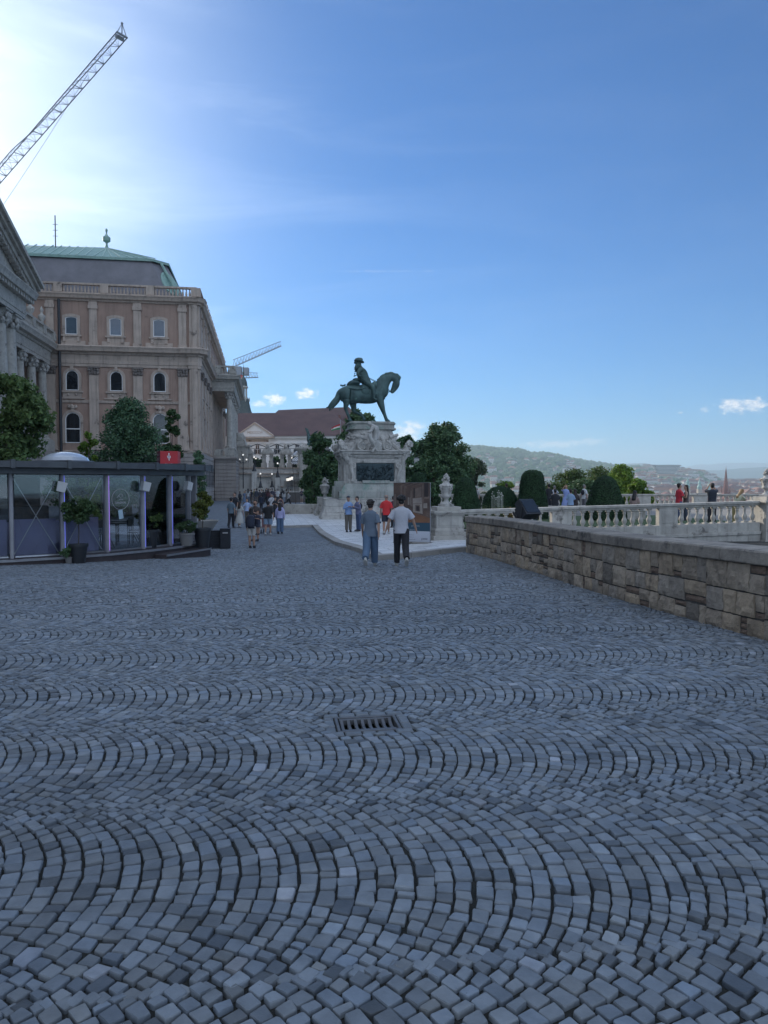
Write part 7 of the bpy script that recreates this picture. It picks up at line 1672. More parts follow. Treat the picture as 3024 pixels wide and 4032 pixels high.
    o = m.build({'dress': 'dress', 'jacket': 'jacket'}.get(kind, 'shirt'), tm, t, smooth=60); wrinkle(o.data, .004 if lod >= 2 else .003, seed)
    m = MB()
    if legs in ('trousers', 'wide_trousers', 'shorts', 'capri'):
        vs, fs = torso([(.455, .080, .058, 0), (.49, .084, .060, 0), (.53, .080, .056, 0), (.575, .070, .050, 0)], 14); m.add(vs, fs); wd = 1.35 if legs == 'wide_trousers' else 1.08
        for s_ in (-1, 1):
            hip, kn, an, toe, pt = legp[s_]; H0 = hip + Vector((0, 0, .01))
            if legs == 'shorts': pts = [H0, hip.lerp(kn, .4), hip.lerp(kn, .85)]; rr = [.060, .058, .060]
            elif legs == 'capri': pts = [H0, hip.lerp(kn, .5), kn]; rr = [.056, .05, .046]
            else: pts = [H0, hip.lerp(kn, .5), kn, kn.lerp(an, .5), an + Vector((0, 0, .012))]; rr = [.058, .052 * wd ** .5, .043 * wd, .040 * wd, .036 * wd]
            m.tube(pts, [r_ * W_ ** .5 for r_ in rr], 12)
        o = m.build('trousers' if legs != 'shorts' else 'shorts', bmt, t, smooth=60); wrinkle(o.data, .004, seed + 5, 24)
    elif legs == 'skirt': vs, fs = torso([(.33, .12, .10, 0), (.45, .10, .08, 0), (.575, .075, .056, 0)], 16); m.add(vs, fs); m.build('skirt', bmt, t, smooth=60)
    for s_ in (-1, 1):
        hip, kn, an, toe, pt = legp[s_]; d = (toe - an); d.z += .02; d.normalize(); m = MB(Matrix.Translation(an) @ Matrix.Rotation(pt, 4, 'X') @ Matrix.Translation((0, .030, -.016))); m.ring([(0, .018, -.021, .027, .074), (0, .018, -.006, .031, .078), (0, .006, .014, .028, .060), (0, -.022, .034, .026, .034)], 12); m.build('shoe', shoes or SHOEB, t, smooth=60)
    hm = HAIRS[hair]; yh, zh = tip(.0, .94); m = MB()
    if hairstyle == 'curly':
        for k in range(26): a = k * 2.4; q_ = .046; zk = .93 + (k / 26) * .055; yb = -.012; yk, z2 = tip(yb + q_ * math.sin(a) * (1 if zk > .95 else .8), zk); 
        for k in range(46):
            th = rnd.uniform(0, 6.28); ph = rnd.uniform(-.35, 1.35); x = .050 * math.cos(ph) * math.cos(th); y = .052 * math.cos(ph) * math.sin(th) - .006
            if y > .028 and ph < .75: continue
            yk, z2 = tip(y, .945 + .046 * math.sin(ph)); m.blob((x * 1.06, yk, z2), .017, amp=.5, n=1, seed=k)
        m.blob((0, tip(-.008, .95)[0], tip(0, .952)[1]), .055, (1, 1.02, .95), .15, 3, 2, seed)
    else:
        m.blob((0, tip(-.010, .952)[0], tip(0, .955)[1]), .053, (.97, 1.02, .90), .12, 3, 2, seed); m.blob((0, tip(-.020, .93)[0], tip(0, .928)[1]), .048, (.98, .82, .9), .1, 3, 2, seed + 1)
    m.blob((0, tip(-.022, .905)[0], tip(0, .903)[1]), .038, (1.05, .7, .9), .1, 3, 2, seed + 2)
    if hairstyle == 'bald': m = MB(); m.blob((0, tip(-.012, .93)[0], tip(0, .925)[1]), .046, (1, .9, .55), .1, 3, 2, seed)
    if hairstyle == 'long':
        for j in range(6): yk, z2 = tip(-.034 - .003 * j, .93 - j * .036); m.blob((0, yk, z2), .046 + .003 * j, (1.05, .55, 1.0), .2, 3, 2, seed + j)
    if hairstyle == 'bun': yk, z2 = tip(-.055, .955); m.blob((0, yk, z2), .024, n=2, seed=2)
    m.build('hair', hm, t, smooth=True)
    if hairstyle == 'beard': m = MB(); yk, z2 = tip(.034, .897); m.blob((0, yk, z2), .03, (1.0, .7, 1.0), .2, 3, 2, 3); m.build('beard', hm, t, smooth=True)
    m = MB()                                       # ears and nose
    for s_ in (-1, 1): yk, z2 = tip(.0, .925); m.blob((s_ * .047, yk, z2), .011, (.5, .9, 1.3), 0, 2, 1)
    yk, z2 = tip(.052, .922); m.blob((0, yk, z2), .009, (.8, 1.1, 1.3), 0, 2, 1); m.build('ears_and_nose', sk, body, smooth=True)
    if lod >= 1:
        m = MB()
        for s_ in (-1, 1): yk, z2 = tip(.0475, .937); m.blob((s_ * .017, yk, z2), .0052, n=1)
        m.build('eyes', SHOEB, body); m = MB(); yk, z2 = tip(.047, .900); m.blob((0, yk, z2), .009, (1.6, .5, .4), 0, 2, 1); m.build('mouth', surf('lips', (.28, .11, .09), (.24, .09, .08), 5, .5), body)
    if hat:
        m = MB(Matrix.Translation((0, tip(-.006, .958)[0], tip(0, .958)[1]))); m.blob((0, 0, .002), .053, (1, 1.05, .80), .03, 2, 2, 1); m.ring([(0, .055, -.010, .032, .040), (0, .055, -.004, .032, .042)], 12); m.build('cap', cloth(hat), t, smooth=True)
    if bag == 'backpack':
        yk, z2 = tip(-.085, .71); m = MB(); m.blob((0, yk, z2), .085, (.95, .55, 1.15), .08, 2, 2, seed); m.tube([(-.055, yk + .03, z2 + .08), (-.06, yk + .09, z2 + .09), (-.06, yk + .15, z2 + .0)], .009, 6); m.tube([(.055, yk + .03, z2 + .08), (.06, yk + .09, z2 + .09), (.06, yk + .15, z2 + .0)], .009, 6); m.build('backpack', cloth((.02, .022, .03)), t, smooth=True)
    if bag == 'big_backpack':
        m = MB(); yk, z2 = tip(-.095, .665); m.ring([(0, yk, z2 - .15, .075, .05), (0, yk, z2 - .12, .098, .07), (0, yk, z2 + .06, .10, .07), (0, yk + .01, z2 + .13, .075, .055), (0, yk + .02, z2 + .15, .03, .03)], 16); m.build('backpack', cloth((.025, .032, .055)), t, smooth=True)
    if bag == 'cross':
        m = MB(); pts = [(-.06, .055, .80), (.0, .078, .70), (.07, .072, .58), (.095, .02, .52)]; m.tube(pts, .006, 5); m.tube([(-.06, .05, .80), (-.07, 0, .815), (-.03, -.06, .75), (.08, -.05, .56)], .006, 5); m.frus(.065, .125, .0, .06, .46, .54, .005, .005); m.build('shoulder_bag', cloth((.12, .02, .03)), t, smooth=True)
    if bag == 'red_trim': pass
    for c_ in t.children: c_.location = (0, 0, dz if not sit else 0)
    if sit: t.location.z = p.z + (.46 - .455 * h)
    return t
def P2(sx, sy): g_ = G(sx, sy); return g_
def on_marble(sx, sy): return G(sx, sy, .133)
def hgt(head, p): d = p.y; v = pix_dir(1512, head); return EYE + v.z / v.y * d - p.z
CR_ = 'people strolling and crowding towards the far end of the square'
def put_p(label, fx, fy, head, marble_=False, hmax=1.95, **kw):
    p = on_marble(fx, fy) if marble_ else P2(fx, fy); h = max(1.45, min(hmax, hgt(head, p))) ; return person(label, (p.x, p.y, p.z + .004), h, **kw)
DEN = (.105, .16, .25); BLK_ = (.016, .017, .022)
# the two young men walking away
put_p('young man with curly hair in a grey blue shirt and baggy jeans walking away', 1459, 2229, 1963, lod=2, top=(.125, .165, .22), bottom=(.09, .15, .24), kind='shirt', legs='wide_trousers', hair='curly', hairstyle='curly', walk=.7, face=-4, shoes=SHOEW, seed=3, wide=1.02)
put_p('young man in a white t-shirt and black trousers walking away with arms held slightly out', 1580, 2231, 1945, lod=2, top=(.46, .47, .52), bottom=BLK_, kind='tee', legs='trousers', hair='black', hairstyle='curly', walk=-.7, face=3, shoes=SHOEW, seed=4, arms=('side', 'side'), wide=1.05)
put_p('man in a dark cap and light blue shirt looking down at a phone', 1372, 2094, 1953, True, lod=2, top=(.22, .34, .58), bottom=(.13, .12, .105), kind='long', hair='grey', hat=(.05, .06, .09), face=-165, arms=('phone', 'phone'), seed=5, wide=1.05)
put_p('man in a purple grey shirt with a black backpack leaning towards the capped man', 1412, 2092, 1954, True, lod=2, top=(.14, .155, .26), bottom=(.06, .10, .20), kind='long', hair='black', face=128, arms=('phone', 'phone'), bag='backpack', seed=6, lean=8)
put_p('grey haired man in a bright red polo shirt and dark shorts walking away', 1521, 2104, 1947, True, lod=2, top=(.62, .035, .04), bottom=(.025, .03, .05), kind='tee', legs='shorts', hair='grey', hairstyle='bald', walk=.25, face=-3, shoes=SHOEW, seed=7, wide=1.12, skin_i=1)
put_p('person in dark red mostly hidden behind the exhibition board', 1549, 2078, 1953, True, top=(.07, .02, .03), bottom=BLK_, kind='long', hair='black', face=30, seed=8)
# group on the cobbles
put_p('man in a grey t-shirt and black trousers walking away beside the woman in white', 911, 2079, 1959, lod=2, top=(.12, .17, .21), bottom=BLK_, hair='black', walk=.35, face=-5, seed=9, skin_i=0)
put_p('long haired woman in a loose cream dress walking away', 944, 2077, 1974, lod=2, top=(.42, .42, .40), kind='dress', legs='long_skirt', hair='brown', hairstyle='long', walk=-.35, face=-8, shoes=SHOEW, seed=10)
put_p('young man in a black t-shirt just in front of the man in grey', 925, 2052, 1939, top=(.02, .022, .03), bottom=(.05, .05, .07), hair='brown', face=150, seed=11, group=CR_)
put_p('woman with sunglasses and a pale blue top facing the camera', 973, 2058, 1963, top=(.34, .44, .66), bottom=(.10, .09, .08), hair='brown', hairstyle='long', face=172, seed=12, arms=('waist', 'phone'))
put_p('large bearded man in dark brown looking up', 1006, 2131, 1964, lod=2, top=(.045, .035, .035), bottom=(.10, .07, .06), kind='tee', legs='shorts', hair='brown', hairstyle='beard', face=160, seed=13, wide=1.25, skin_i=1, arms=('phone', 'phone'))
w = put_p('dark haired woman with a navy rucksack and white shorts carrying a child', 992, 2158, 1998, lod=2, top=(.02, .025, .045), bottom=(.46, .45, .43), kind='long', legs='shorts', hair='black', hairstyle='long', face=-6, bag='big_backpack', arms=('hang', 'carry'), seed=14, wide=1.05)
p = w.location; person('small red haired child carried on the hip of the woman in white shorts', (p.x + .25, p.y - .02, p.z + .55), .98, face=150, top=(.03, .035, .06), bottom=(.04, .05, .08), kind='tee', legs='shorts', hair='red', seed=15, sit=False, wide=1.3, arms=('phone', 'phone'))
put_p('broad man in a black t-shirt and light denim shorts pushing a pushchair', 1056, 2107, 1974, lod=2, top=(.016, .017, .02), bottom=(.20, .28, .38), kind='tee', legs='shorts', hair='black', face=-2, shoes=SHOEW, seed=16, wide=1.28, walk=.18, skin_i=1)
put_p('woman in a pale cap, lavender blouse and baggy jeans walking away', 1103, 2102, 1977, lod=2, top=(.42, .42, .66), bottom=(.09, .15, .25), kind='long', legs='wide_trousers', hair='black', hairstyle='long', hat=(.45, .42, .40), face=0, seed=17, walk=.15, wide=1.05)
put_p('woman in a black top and black trousers with folded arms walking towards the camera', 1084, 2044, 1957, top=(.02, .02, .025), bottom=BLK_, hair='brown', hairstyle='long', face=175, arms=('phone', 'phone'), seed=18)
put_p('man in a white t-shirt with a dark red shoulder bag facing the camera', 1070, 2032, 1945, top=(.50, .52, .56), bottom=(.12, .11, .10), hair='grey', face=178, bag='cross', seed=19, wide=1.12, group=CR_)
put_p('woman in a dark wine red strap dress beside the man with the red bag', 1105, 2036, 1951, top=(.06, .03, .04), kind='tank', legs='trousers', bottom=(.04, .025, .03), hair='brown', hairstyle='bun', face=10, seed=20, group=CR_)
put_p('person in a short navy jacket standing with back turned in front of the crowd', 1029, 2010, 1947, top=(.03, .04, .07), kind='jacket', bottom=(.02, .02, .03), hair='black', face=5, seed=21, group=CR_)
put_p('person in black flared trousers and white blouse striding to the right', 1136, 1991, 1933, top=(.36, .36, .37), kind='long', bottom=BLK_, legs='wide_trousers', hair='black', face=-70, walk=.9, seed=22, group=CR_, arms=('phone', 'phone'))
put_p('woman in a white jumper and pale jeans facing away near the low wall', 1118, 1982, 1931, top=(.42, .43, .44), kind='long', bottom=(.20, .24, .30), hair='black', hairstyle='long', face=12, seed=23, group=CR_)
put_p('man in khaki shorts standing with hands joined in front of the low dark wall', 1188, 1981, 1924, top=(.05, .05, .07), kind='tee', bottom=(.30, .28, .24), legs='shorts', hair='black', face=170, arms=('phone', 'phone'), shoes=SHOEW, seed=24, group=CR_)
crowd = [(945, 1984, 1935, (.03, .035, .045), BLK_, 'person in a black puffer jacket by the corner of the palace base', 20, 'jacket', 'brown'), (962, 1985, 1934, (.12, .18, .28), (.12, .18, .28), 'blond woman in a blue denim dress beside the palace base', 160, 'dress', 'blond'),
         (977, 1984, 1924, (.40, .42, .44), (.14, .17, .22), 'tall curly haired woman in a white top at the left of the crowd', 15, 'tee', 'black'), (991, 1983, 1928, (.03, .032, .04), (.14, .12, .11), 'person in a black hoodie left of the broad man in the crowd', 0, 'long', 'black'),
         (1010, 1985, 1923, (.045, .055, .075), (.13, .11, .10), 'tallest broad man in a dark blue jacket in the middle of the crowd', 3, 'jacket', 'brown'), (1022, 1982, 1928, (.06, .05, .06), BLK_, 'person in a dark plum top right of the broad jacketed man', 0, 'long', 'black'),
         (1037, 1984, 1929, (.022, .024, .035), (.03, .03, .04), 'person in a long black coat near the centre of the crowd', -6, 'jacket', 'black'), (1046, 1980, 1927, (.03, .03, .03), BLK_, 'dark haired person squeezed beside the black coat', 0, 'long', 'brown'),
         (1056, 1983, 1924, (.10, .04, .05), (.03, .03, .04), 'woman in a dark red top right of the black coat', 10, 'long', 'brown'), (1072, 1981, 1923, (.05, .05, .08), (.2, .18, .16), 'person in a navy top left of the man in the white t-shirt at the back', 0, 'tee', 'black'),
         (1094, 1984, 1924, (.50, .52, .54), (.06, .06, .07), 'man in a plain white t-shirt seen from behind at the back of the crowd', 2, 'tee', 'grey'), (1083, 1979, 1929, (.10, .09, .12), BLK_, 'person in a grey violet top half hidden by the white t-shirt', -20, 'long', 'brown'),
         (1111, 1979, 1926, (.03, .03, .035), BLK_, 'dark figure behind the woman in the white jumper', 30, 'jacket', 'black'), (1128, 1978, 1925, (.04, .04, .05), (.2, .2, .21), 'person with voluminous black hair at the right end of the crowd', -30, 'long', 'curly'),
         (968, 1979, 1930, (.22, .2, .18), (.12, .12, .14), 'person in a beige top at the left rear of the crowd', 120, 'tee', 'brown'), (1002, 1978, 1925, (.25, .23, .12), (.1, .1, .12), 'person with a mustard top behind the jacketed man', 160, 'tee', 'brown'),
         (1030, 1977, 1926, (.38, .37, .35), (.1, .1, .12), 'pale dressed person at the rear centre of the crowd', 170, 'tee', 'blond'), (1064, 1976, 1925, (.40, .40, .42), (.09, .09, .11), 'white dressed person at the rear right of centre in the crowd', 165, 'tee', 'brown'),
         (1050, 1975, 1922, (.07, .08, .11), (.1, .09, .09), 'dark blue clad person at the very back beside the red top', 175, 'tee', 'black'), (1143, 1976, 1926, (.42, .40, .38), (.2, .18, .16), 'person in cream next to the right end of the crowd', 60, 'long', 'brown'),
         (984, 1977, 1929, (.16, .06, .05), (.05, .05, .08), 'person in a rust coloured top between the two leftmost dark figures', 140, 'tee', 'brown')]
for i, (fx, fy, hd_, tp, bt, lab, fc, kd, hr) in enumerate(crowd):
    put_p(lab, fx, fy, hd_, top=tp, bottom=bt, kind=kd, hair=hr, hairstyle='long' if ('woman' in lab or hr in ('curly', 'blond')) else 'short', face=fc, seed=30 + i, group=CR_, legs='long_skirt' if kd == 'dress' else 'trousers', arms=('hang', 'phone') if i % 2 else ('hang', 'hang'), walk=.25 * ((i % 3) - 1))
# people on the terrace at the right: feet on the terrace floor
TG = 'visitors on the garden terrace'
def terr(label, sx, d, head, seed=1, **kw):
    x = (sx - 1512) / F_S * d; h = hgt(head, Vector((x, d, TZ))); h = max(1.5, min(1.9, h)); return person(label, (x, d, TZ), h, group=TG, z=TZ + .003, seed=seed, **kw)
terr('man dressed in black standing just right of the tallest clipped cone', 2161, 43, 1906, 60, top=BLK_, bottom=BLK_, hair='black', face=10)
terr('man in a white t-shirt leaning on the far balustrade next to the man in black', 2180, 44.5, 1911, 61, top=(.52, .54, .60), bottom=(.10, .09, .09), hair='grey', face=-30, lean=14, arms=('rail', 'rail'))
terr('blond woman in a light blue dress by the far balustrade', 2228, 44, 1909, 62, top=(.28, .36, .66), kind='dress', legs='long_skirt', hair='blond', hairstyle='long', face=160, arms=('hang', 'up'), bag=None)
terr('grey haired man in a white t-shirt wearing a black backpack', 2300, 43, 1908, 63, top=(.50, .52, .54), bottom=(.14, .14, .15), hair='grey', face=-55, bag='backpack')
terr('woman in a lavender top partly hidden by the right clipped cone', 2338, 43.5, 1913, 64, top=(.40, .42, .64), bottom=(.30, .32, .5), kind='long', hair='brown', face=-10, arms=('up', 'up'))
terr('person in dark clothes leaning on the balustrade above the rounded shrub', 1994, 45, 1903, 65, top=(.05, .05, .06), bottom=BLK_, hair='brown', face=10)
terr('person with a white hat at the balustrade left of the rounded shrub', 1875, 45, 1919, 66, top=(.3, .3, .3), bottom=BLK_, hair='white', hat=(.6, .6, .6), face=0)
terr('man in a red shirt embracing the dark haired woman', 2674, 32.4, 1903, 67, top=(.50, .03, .05), bottom=(.05, .10, .22), kind='tee', hair='black', face=-75, arms=('phone', 'phone'), lod=2)
terr('dark haired woman in a sleeveless top embracing the man in red', 2701, 32.5, 1909, 68, top=(.10, .08, .08), kind='tank', bottom=(.06, .08, .12), hair='brown', hairstyle='long', face=80, arms=('phone', 'hang'), lod=2, skin_i=0)
terr('man in a dark polo shirt taking a photo over the balustrade', 2804, 31, 1902, 69, top=(.025, .032, .05), bottom=(.03, .03, .04), kind='tee', hair='black', face=-10, arms=('up', 'up'), lod=2, wide=1.08)
terr('blond woman in a pale yellow blouse leaning on the balustrade near the corner urn', 2896, 30.4, 1919, 70, top=(.44, .44, .32), kind='long', bottom=(.40, .33, .16), hair='blond', hairstyle='long', face=-80, lean=28, arms=('rail', 'rail'), lod=2)
t = thing('terrace_bench', 'long low stone bench on the terrace under the three seated visitors', 'bench', (19.6 * .5, 40, TZ), AX); xs_ = (2222 - 1512) / F_S * 40; t.location = (xs_, 40.1, TZ); m = MB(); m.box(-1.7, 1.7, -.25, .25, .36, .46); m.build('seat', STONE, t, bevel=.01); m = MB(); m.box(-1.4, -1.1, -.2, .2, 0, .359); m.box(1.1, 1.4, -.2, .2, 0, .359); m.build('leg', STONE, t)
def seated(label, sx, d, seed, **kw):
    x = (sx - 1512) / F_S * d; return person(label, (x, d, TZ), 1.68, group=TG, z=TZ, seed=seed, sit=True, arms=('phone', 'phone'), **kw)
seated('seated man with dark hair and a black lettered t-shirt seen from behind', 2186, 39.9, 71, top=(.022, .024, .03), bottom=(.05, .05, .06), hair='black', face=-8, wide=1.15)
seated('seated person in a light blue top between the seated man and the long haired woman', 2247, 40.0, 72, top=(.26, .38, .56), bottom=(.1, .1, .15), hair='brown', hairstyle='short', face=-10)
seated('seated woman with very long dark hair in black', 2264, 40.2, 73, top=(.04, .03, .03), bottom=BLK_, kind='long', hair='brown', hairstyle='long', face=5, wide=1.1)
seated('seated dark haired woman in beige to the right of the right clipped cone', 2496, 33.5, 74, top=(.30, .22, .20), bottom=(.3, .25, .2), hair='black', hairstyle='long', face=-40, lean=12)
t = thing('block_bench', 'small stone block bench under the woman in beige', 'bench', ((2496 - 1512) / F_S * 33.5, 33.6, TZ), AX); m = MB(); m.box(-.5, .5, -.24, .24, 0, .42); m.box(-.55, .55, -.28, .28, .421, .47); m.build('seat', STONE, t, bevel=.01)
# pushchair
p = P2(1046, 2100); t = thing('pushchair', 'small pink and dark pushchair in front of the man in denim shorts', 'pushchair', p, 0); m = MB()
for (x, y) in ((-.24, 0), (.24, 0), (-.2, .55), (.2, .55)):
    w_ = MB(Matrix.Translation((x, y, .11)) @ Matrix.Rotation(R(90), 4, 'Y')); w_.lathe([(.11, -.02), (.11, .02)], n=16); w_.build('wheel', DARKM, t)
for s_ in (-1, 1): m.tube([(s_ * .24, 0, .11), (s_ * .22, .25, .5), (s_ * .2, -.15, .95)], .015, 5); m.tube([(s_ * .2, .55, .11), (s_ * .22, .1, .62)], .015, 5)
m.tube([(-.2, -.15, .95), (.2, -.15, .95)], .015, 5); m.build('frame', LIGHTM, t); m = MB(); m.frus(-.2, .2, .05, .45, .32, .42, 0, 0); m.add([(-.2, .05, .35), (.2, .05, .35), (.2, -.08, .85), (-.2, -.08, .85), (-.2, .1, .35), (.2, .1, .35), (.2, -.03, .85), (-.2, -.03, .85)], [(0, 1, 2, 3), (4, 7, 6, 5), (0, 4, 5, 1), (1, 5, 6, 2), (2, 6, 7, 3), (3, 7, 4, 0)]); m.build('seat', cloth((.30, .16, .17)), t)

# ---------------- exhibition board
bz_ = on_marble(1645, 2129); br_ = on_marble(1700, 2126); bl = Vector((at(1549, 2100, 24.4).x, 24.4, 0)); brr = Vector((at(1694, 2100, 23.8).x, 23.8, 0))
ang = math.atan2(brr.y - bl.y, brr.x - bl.x); wB = (brr - bl).length; zB = float(gz(1.2, 24)) + .133; zT = EYE + (1042 - 1043.5) / 1598.6 * 24.6; hB = zT - zB + .02
t = thing('exhibition_board', 'tall board with a brown photo of a palace interior above a blue band', 'board', (bl.x, bl.y, zB), math.degrees(ang))
m = MB(); m.box(0, wB, 0, .035, .05, hB); m.build('panel', surf('board_edge', (.25, .26, .28), (.2, .2, .22), 3, .6), t)
def flat(name, x0, x1, z0, z1, mat, y=-.004, par=None): m = MB(); m.box(x0, x1, y, y + .003, z0, z1); return m.build(name, mat, par or t)
h1 = hB * .345; h2 = hB * .205
flat('white_band', .01, wB - .01, .06, h2, surf('white_print', (.50, .53, .60), (.47, .5, .57), 1, .5)); flat('blue_band', .01, wB - .01, h2, h1, surf('teal_blue_print', (.030, .075, .115), (.026, .066, .10), 1, .5))
PICT = surf('sepia_photo_print', (.135, .088, .068), (.070, .050, .044), 2.2, .5, stain=((.17, .13, .11), 3.0, .56)); pic = flat('photo', .01, wB - .01, h1, hB - .01, PICT)
FL = surf('print_orange_floor', (.22, .105, .055), (.15, .075, .045), 3, .5); PA = surf('print_pale', (.30, .26, .23), (.22, .19, .17), 6, .5); PM = surf('print_mid', (.17, .13, .11), (.11, .085, .075), 5, .5); PDk = surf('print_dark', (.04, .03, .032), (.028, .022, .024), 5, .5)
def poly(name, pts, mat, y=-.006): m = MB(); n = len(pts); m.prism([(a * wB, h1 + b * (hB - h1)) for a, b in pts], y, y + .0015, 'y'); return m.build(name, mat, pic)
poly('printed_floor', [(.01, .0), (.99, .0), (.99, .12), (.78, .18), (.5, .26), (.35, .2), (.01, .12)], FL)
poly('printed_fireplace', [(.53, .60), (.77, .63), (.80, .22), (.54, .26)], PA, -.008); poly('printed_hearth', [(.60, .44), (.73, .45), (.735, .27), (.605, .29)], PM, -.010); poly('printed_hearth', [(.63, .41), (.71, .415), (.715, .29), (.635, .30)], PDk, -.012); poly('printed_fireplace_line', [(.54, .46), (.77, .475), (.77, .49), (.54, .475)], PM, -.010)
poly('printed_mirror', [(.60, .84), (.76, .90), (.76, .65), (.595, .62)], PM, -.008)
for (a, b, c_, d_, mt) in ((.84, .95, .64, .985, PDk), (.47, .52, .40, .80, PM), (.55, .59, .62, .86, PDk), (.785, .82, .3, .95, PM), (.82, .92, .36, .48, PA), (.84, .98, .60, .66, PM), (.40, .425, .44, .62, PA), (.45, .465, .44, .62, PA), (.10, .14, .48, .66, PM), (.2, .24, .6, .92, PM), (.30, .33, .55, .9, PM), (.03, .07, .4, .7, PM)):
    poly('printed_detail', [(a, c_), (b, c_ + .005), (b, d_ + .01), (a, d_)], mt, -.0075)
for k in range(6): poly('printed_beam', [(.1 + .1 * k, .93), (.13 + .1 * k, .93), (.35 + .1 * k, .992), (.31 + .1 * k, .992)], PM if k % 2 else PDk, -.0078)
TXT = surf('print_text_pale', (.30, .33, .36), (.27, .3, .33), 3, .6); TXD = surf('print_text_dark', (.07, .075, .10), (.06, .065, .09), 3, .6)
text('lettering', "ge's Hall,", .085, TXT, t, (wB * .61, -.0045, h1 - (h1 - h2) * .38), (R(90), 0, 0), .001); text('lettering', "restored!", .085, TXT, t, (wB * .53, -.0045, h2 + (h1 - h2) * .16), (R(90), 0, 0), .001)
for z_, s_ in ((.62, 'tickets and more'), (.44, 'information at')): text('lettering', s_, .034, TXD, t, (wB * .48, -.0045, h2 * z_ + .03), (R(90), 0, 0), .0008)
text('lettering', 'szentgyorgyterem.hu/en', .044, TXD, t, (wB * .44, -.0045, h2 * .30 + .01), (R(90), 0, 0), .0008)
for (x, z_, s_) in ((.86, .42, .026), (.86, .35, .026)): m = MB(); m.box(wB * x - .09, wB * x + .09, -.0055, -.004, h2 * z_, h2 * z_ + .012); m.build('logo_lines', TXD, t)
m = MB(); m.prism([(wB * .765, h2 * .42), (wB * .785, h2 * .42), (wB * .775, h2 * .24)], -.0055, -.004, 'y'); m.build('logo_mark', TXD, t)
m = MB(); m.box(wB * .62, wB + .06, -.32, .0, .0, .06); m.box(wB * .30, wB * .52, -.25, 0, 0, .05); m.box(.0, wB, -.04, .26, .0, .04); m.build('foot_plate', surf('weathered_board_foot', (.22, .215, .20), (.17, .165, .15), 4, .8), t, bevel=.005)
# ================================================================== city and hills far beyond
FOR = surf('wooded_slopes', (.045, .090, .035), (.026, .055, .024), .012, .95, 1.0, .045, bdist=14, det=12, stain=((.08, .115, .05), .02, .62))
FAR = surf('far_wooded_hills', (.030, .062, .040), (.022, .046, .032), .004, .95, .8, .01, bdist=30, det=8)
CITY = surf('city_ground', (.13, .125, .11), (.055, .07, .045), .012, .95, 0, stain=((.20, .185, .165), .05, .58), det=12)
m = MB(); m.add([(-30000, 200, -64), (30000, 200, -64), (30000, 26000, -64), (-30000, 26000, -64), (-30000, -3000, -64), (30000, -3000, -64)], [(0, 1, 2, 3), (4, 5, 1, 0)]); structure(m.build('city_plain', CITY))
# castle hill: the mass that carries square and terrace
m = MB(); top_p = [(-75, -30), (36, -30), (62, 40), (52, 100), (40, 200), (-75, 230)]; c0 = (-10, 80)
low = [(c0[0] + (x - c0[0]) * 2.3, c0[1] + (y - c0[1]) * 1.9) for x, y in top_p]; n = len(top_p)
m.add([(x, y, -8.2) for x, y in top_p] + [(x, y, -64.5) for x, y in low], [tuple(range(n))] + [(i, n + i, n + (i + 1) % n, (i + 1) % n) for i in range(n)]); structure(m.build('castle_hill', surf('hill_scrub', (.05, .07, .03), (.03, .045, .02), .3, .95, 1, 1, bdist=1)))
m = MB(); m.box(-76, 36, 106.2, 230, -8.1, -.96); structure(m.build('rear_plateau', CITY))
RID = []
def hill(name, pts, d0, dc, d1, mat, amp, nt=26, nx=150, pw=.75, sc=.002, base=-64):
    xs = [(p[0] - 829.5) / 1598.6 for p in pts]; zc_ = [EYE + (1042 - p[1]) / 1598.6 * dc for p in pts]
    u = np.linspace(xs[0], xs[-1], nx); Zc = np.interp(u, xs, zc_)
    def f(u_, t_): 
        Z = float(np.interp(u_, xs, zc_)); d = d0 + (dc - d0) * t_; q = (t_ * t_ * (3 - 2 * t_)) ** pw; nz_ = noise.fractal(Vector((u_ * d * sc, d * sc * .7, 1.3)), .9, 2.1, 5)
        return Vector((u_ * d, d, base + (Z - base) * q + amp * nz_ * math.sin(math.pi * min(1, t_ * .97)) ))
    V = []; T = list(np.linspace(0, 1, nt)) 
    for t_ in T:
        for uu in u: V.append(f(uu, t_))
    for k, uu in enumerate(u): V.append((uu * dc, d1, base))
    V = np.array([tuple(v) for v in V]); ny = nt + 1; i = (np.arange(ny - 1)[:, None] * nx + np.arange(nx - 1)[None]).ravel()
    me = np_mesh(name, V, np.stack([i, i + 1, i + nx + 1, i + nx], 1)); me.polygons.foreach_set('use_smooth', np.ones(len(i), dtype=bool)); o = link(name, me, mat); structure(o); return f
R1 = [(-200, 985), (500, 990), (800, 985), (900, 978), (975, 973), (1012, 971.5), (1040, 973), (1059, 976), (1119, 978.5), (1133, 983), (1143.5, 987), (1160, 986.5), (1183, 986.5), (1208, 990.8), (1233, 997), (1262, 1001), (1282, 1004), (1320, 1009), (1357, 1011), (1400, 1012.5), (1440, 1014), (1465, 1018), (1501, 1022), (1537, 1032), (1560, 1042), (1600, 1052), (1659, 1060), (1900, 1062)]
fh = hill('near_hills', R1, 1500, 4200, 5200, FOR, 16, nt=40, nx=260)
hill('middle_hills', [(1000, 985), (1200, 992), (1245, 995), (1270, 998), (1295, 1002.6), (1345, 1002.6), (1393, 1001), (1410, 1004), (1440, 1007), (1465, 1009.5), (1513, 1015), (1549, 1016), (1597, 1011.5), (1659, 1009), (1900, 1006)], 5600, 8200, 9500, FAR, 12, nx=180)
hill('far_hills', [(1300, 1016), (1440, 1014), (1472, 1011), (1501, 1004), (1515, 1003), (1530, 1004), (1545, 1002), (1561, 1000.7), (1590, 1000), (1621, 999.5), (1659, 1000.7), (1800, 1003), (2000, 1000)], 10500, 14000, 16000, FAR, 10, nx=160)
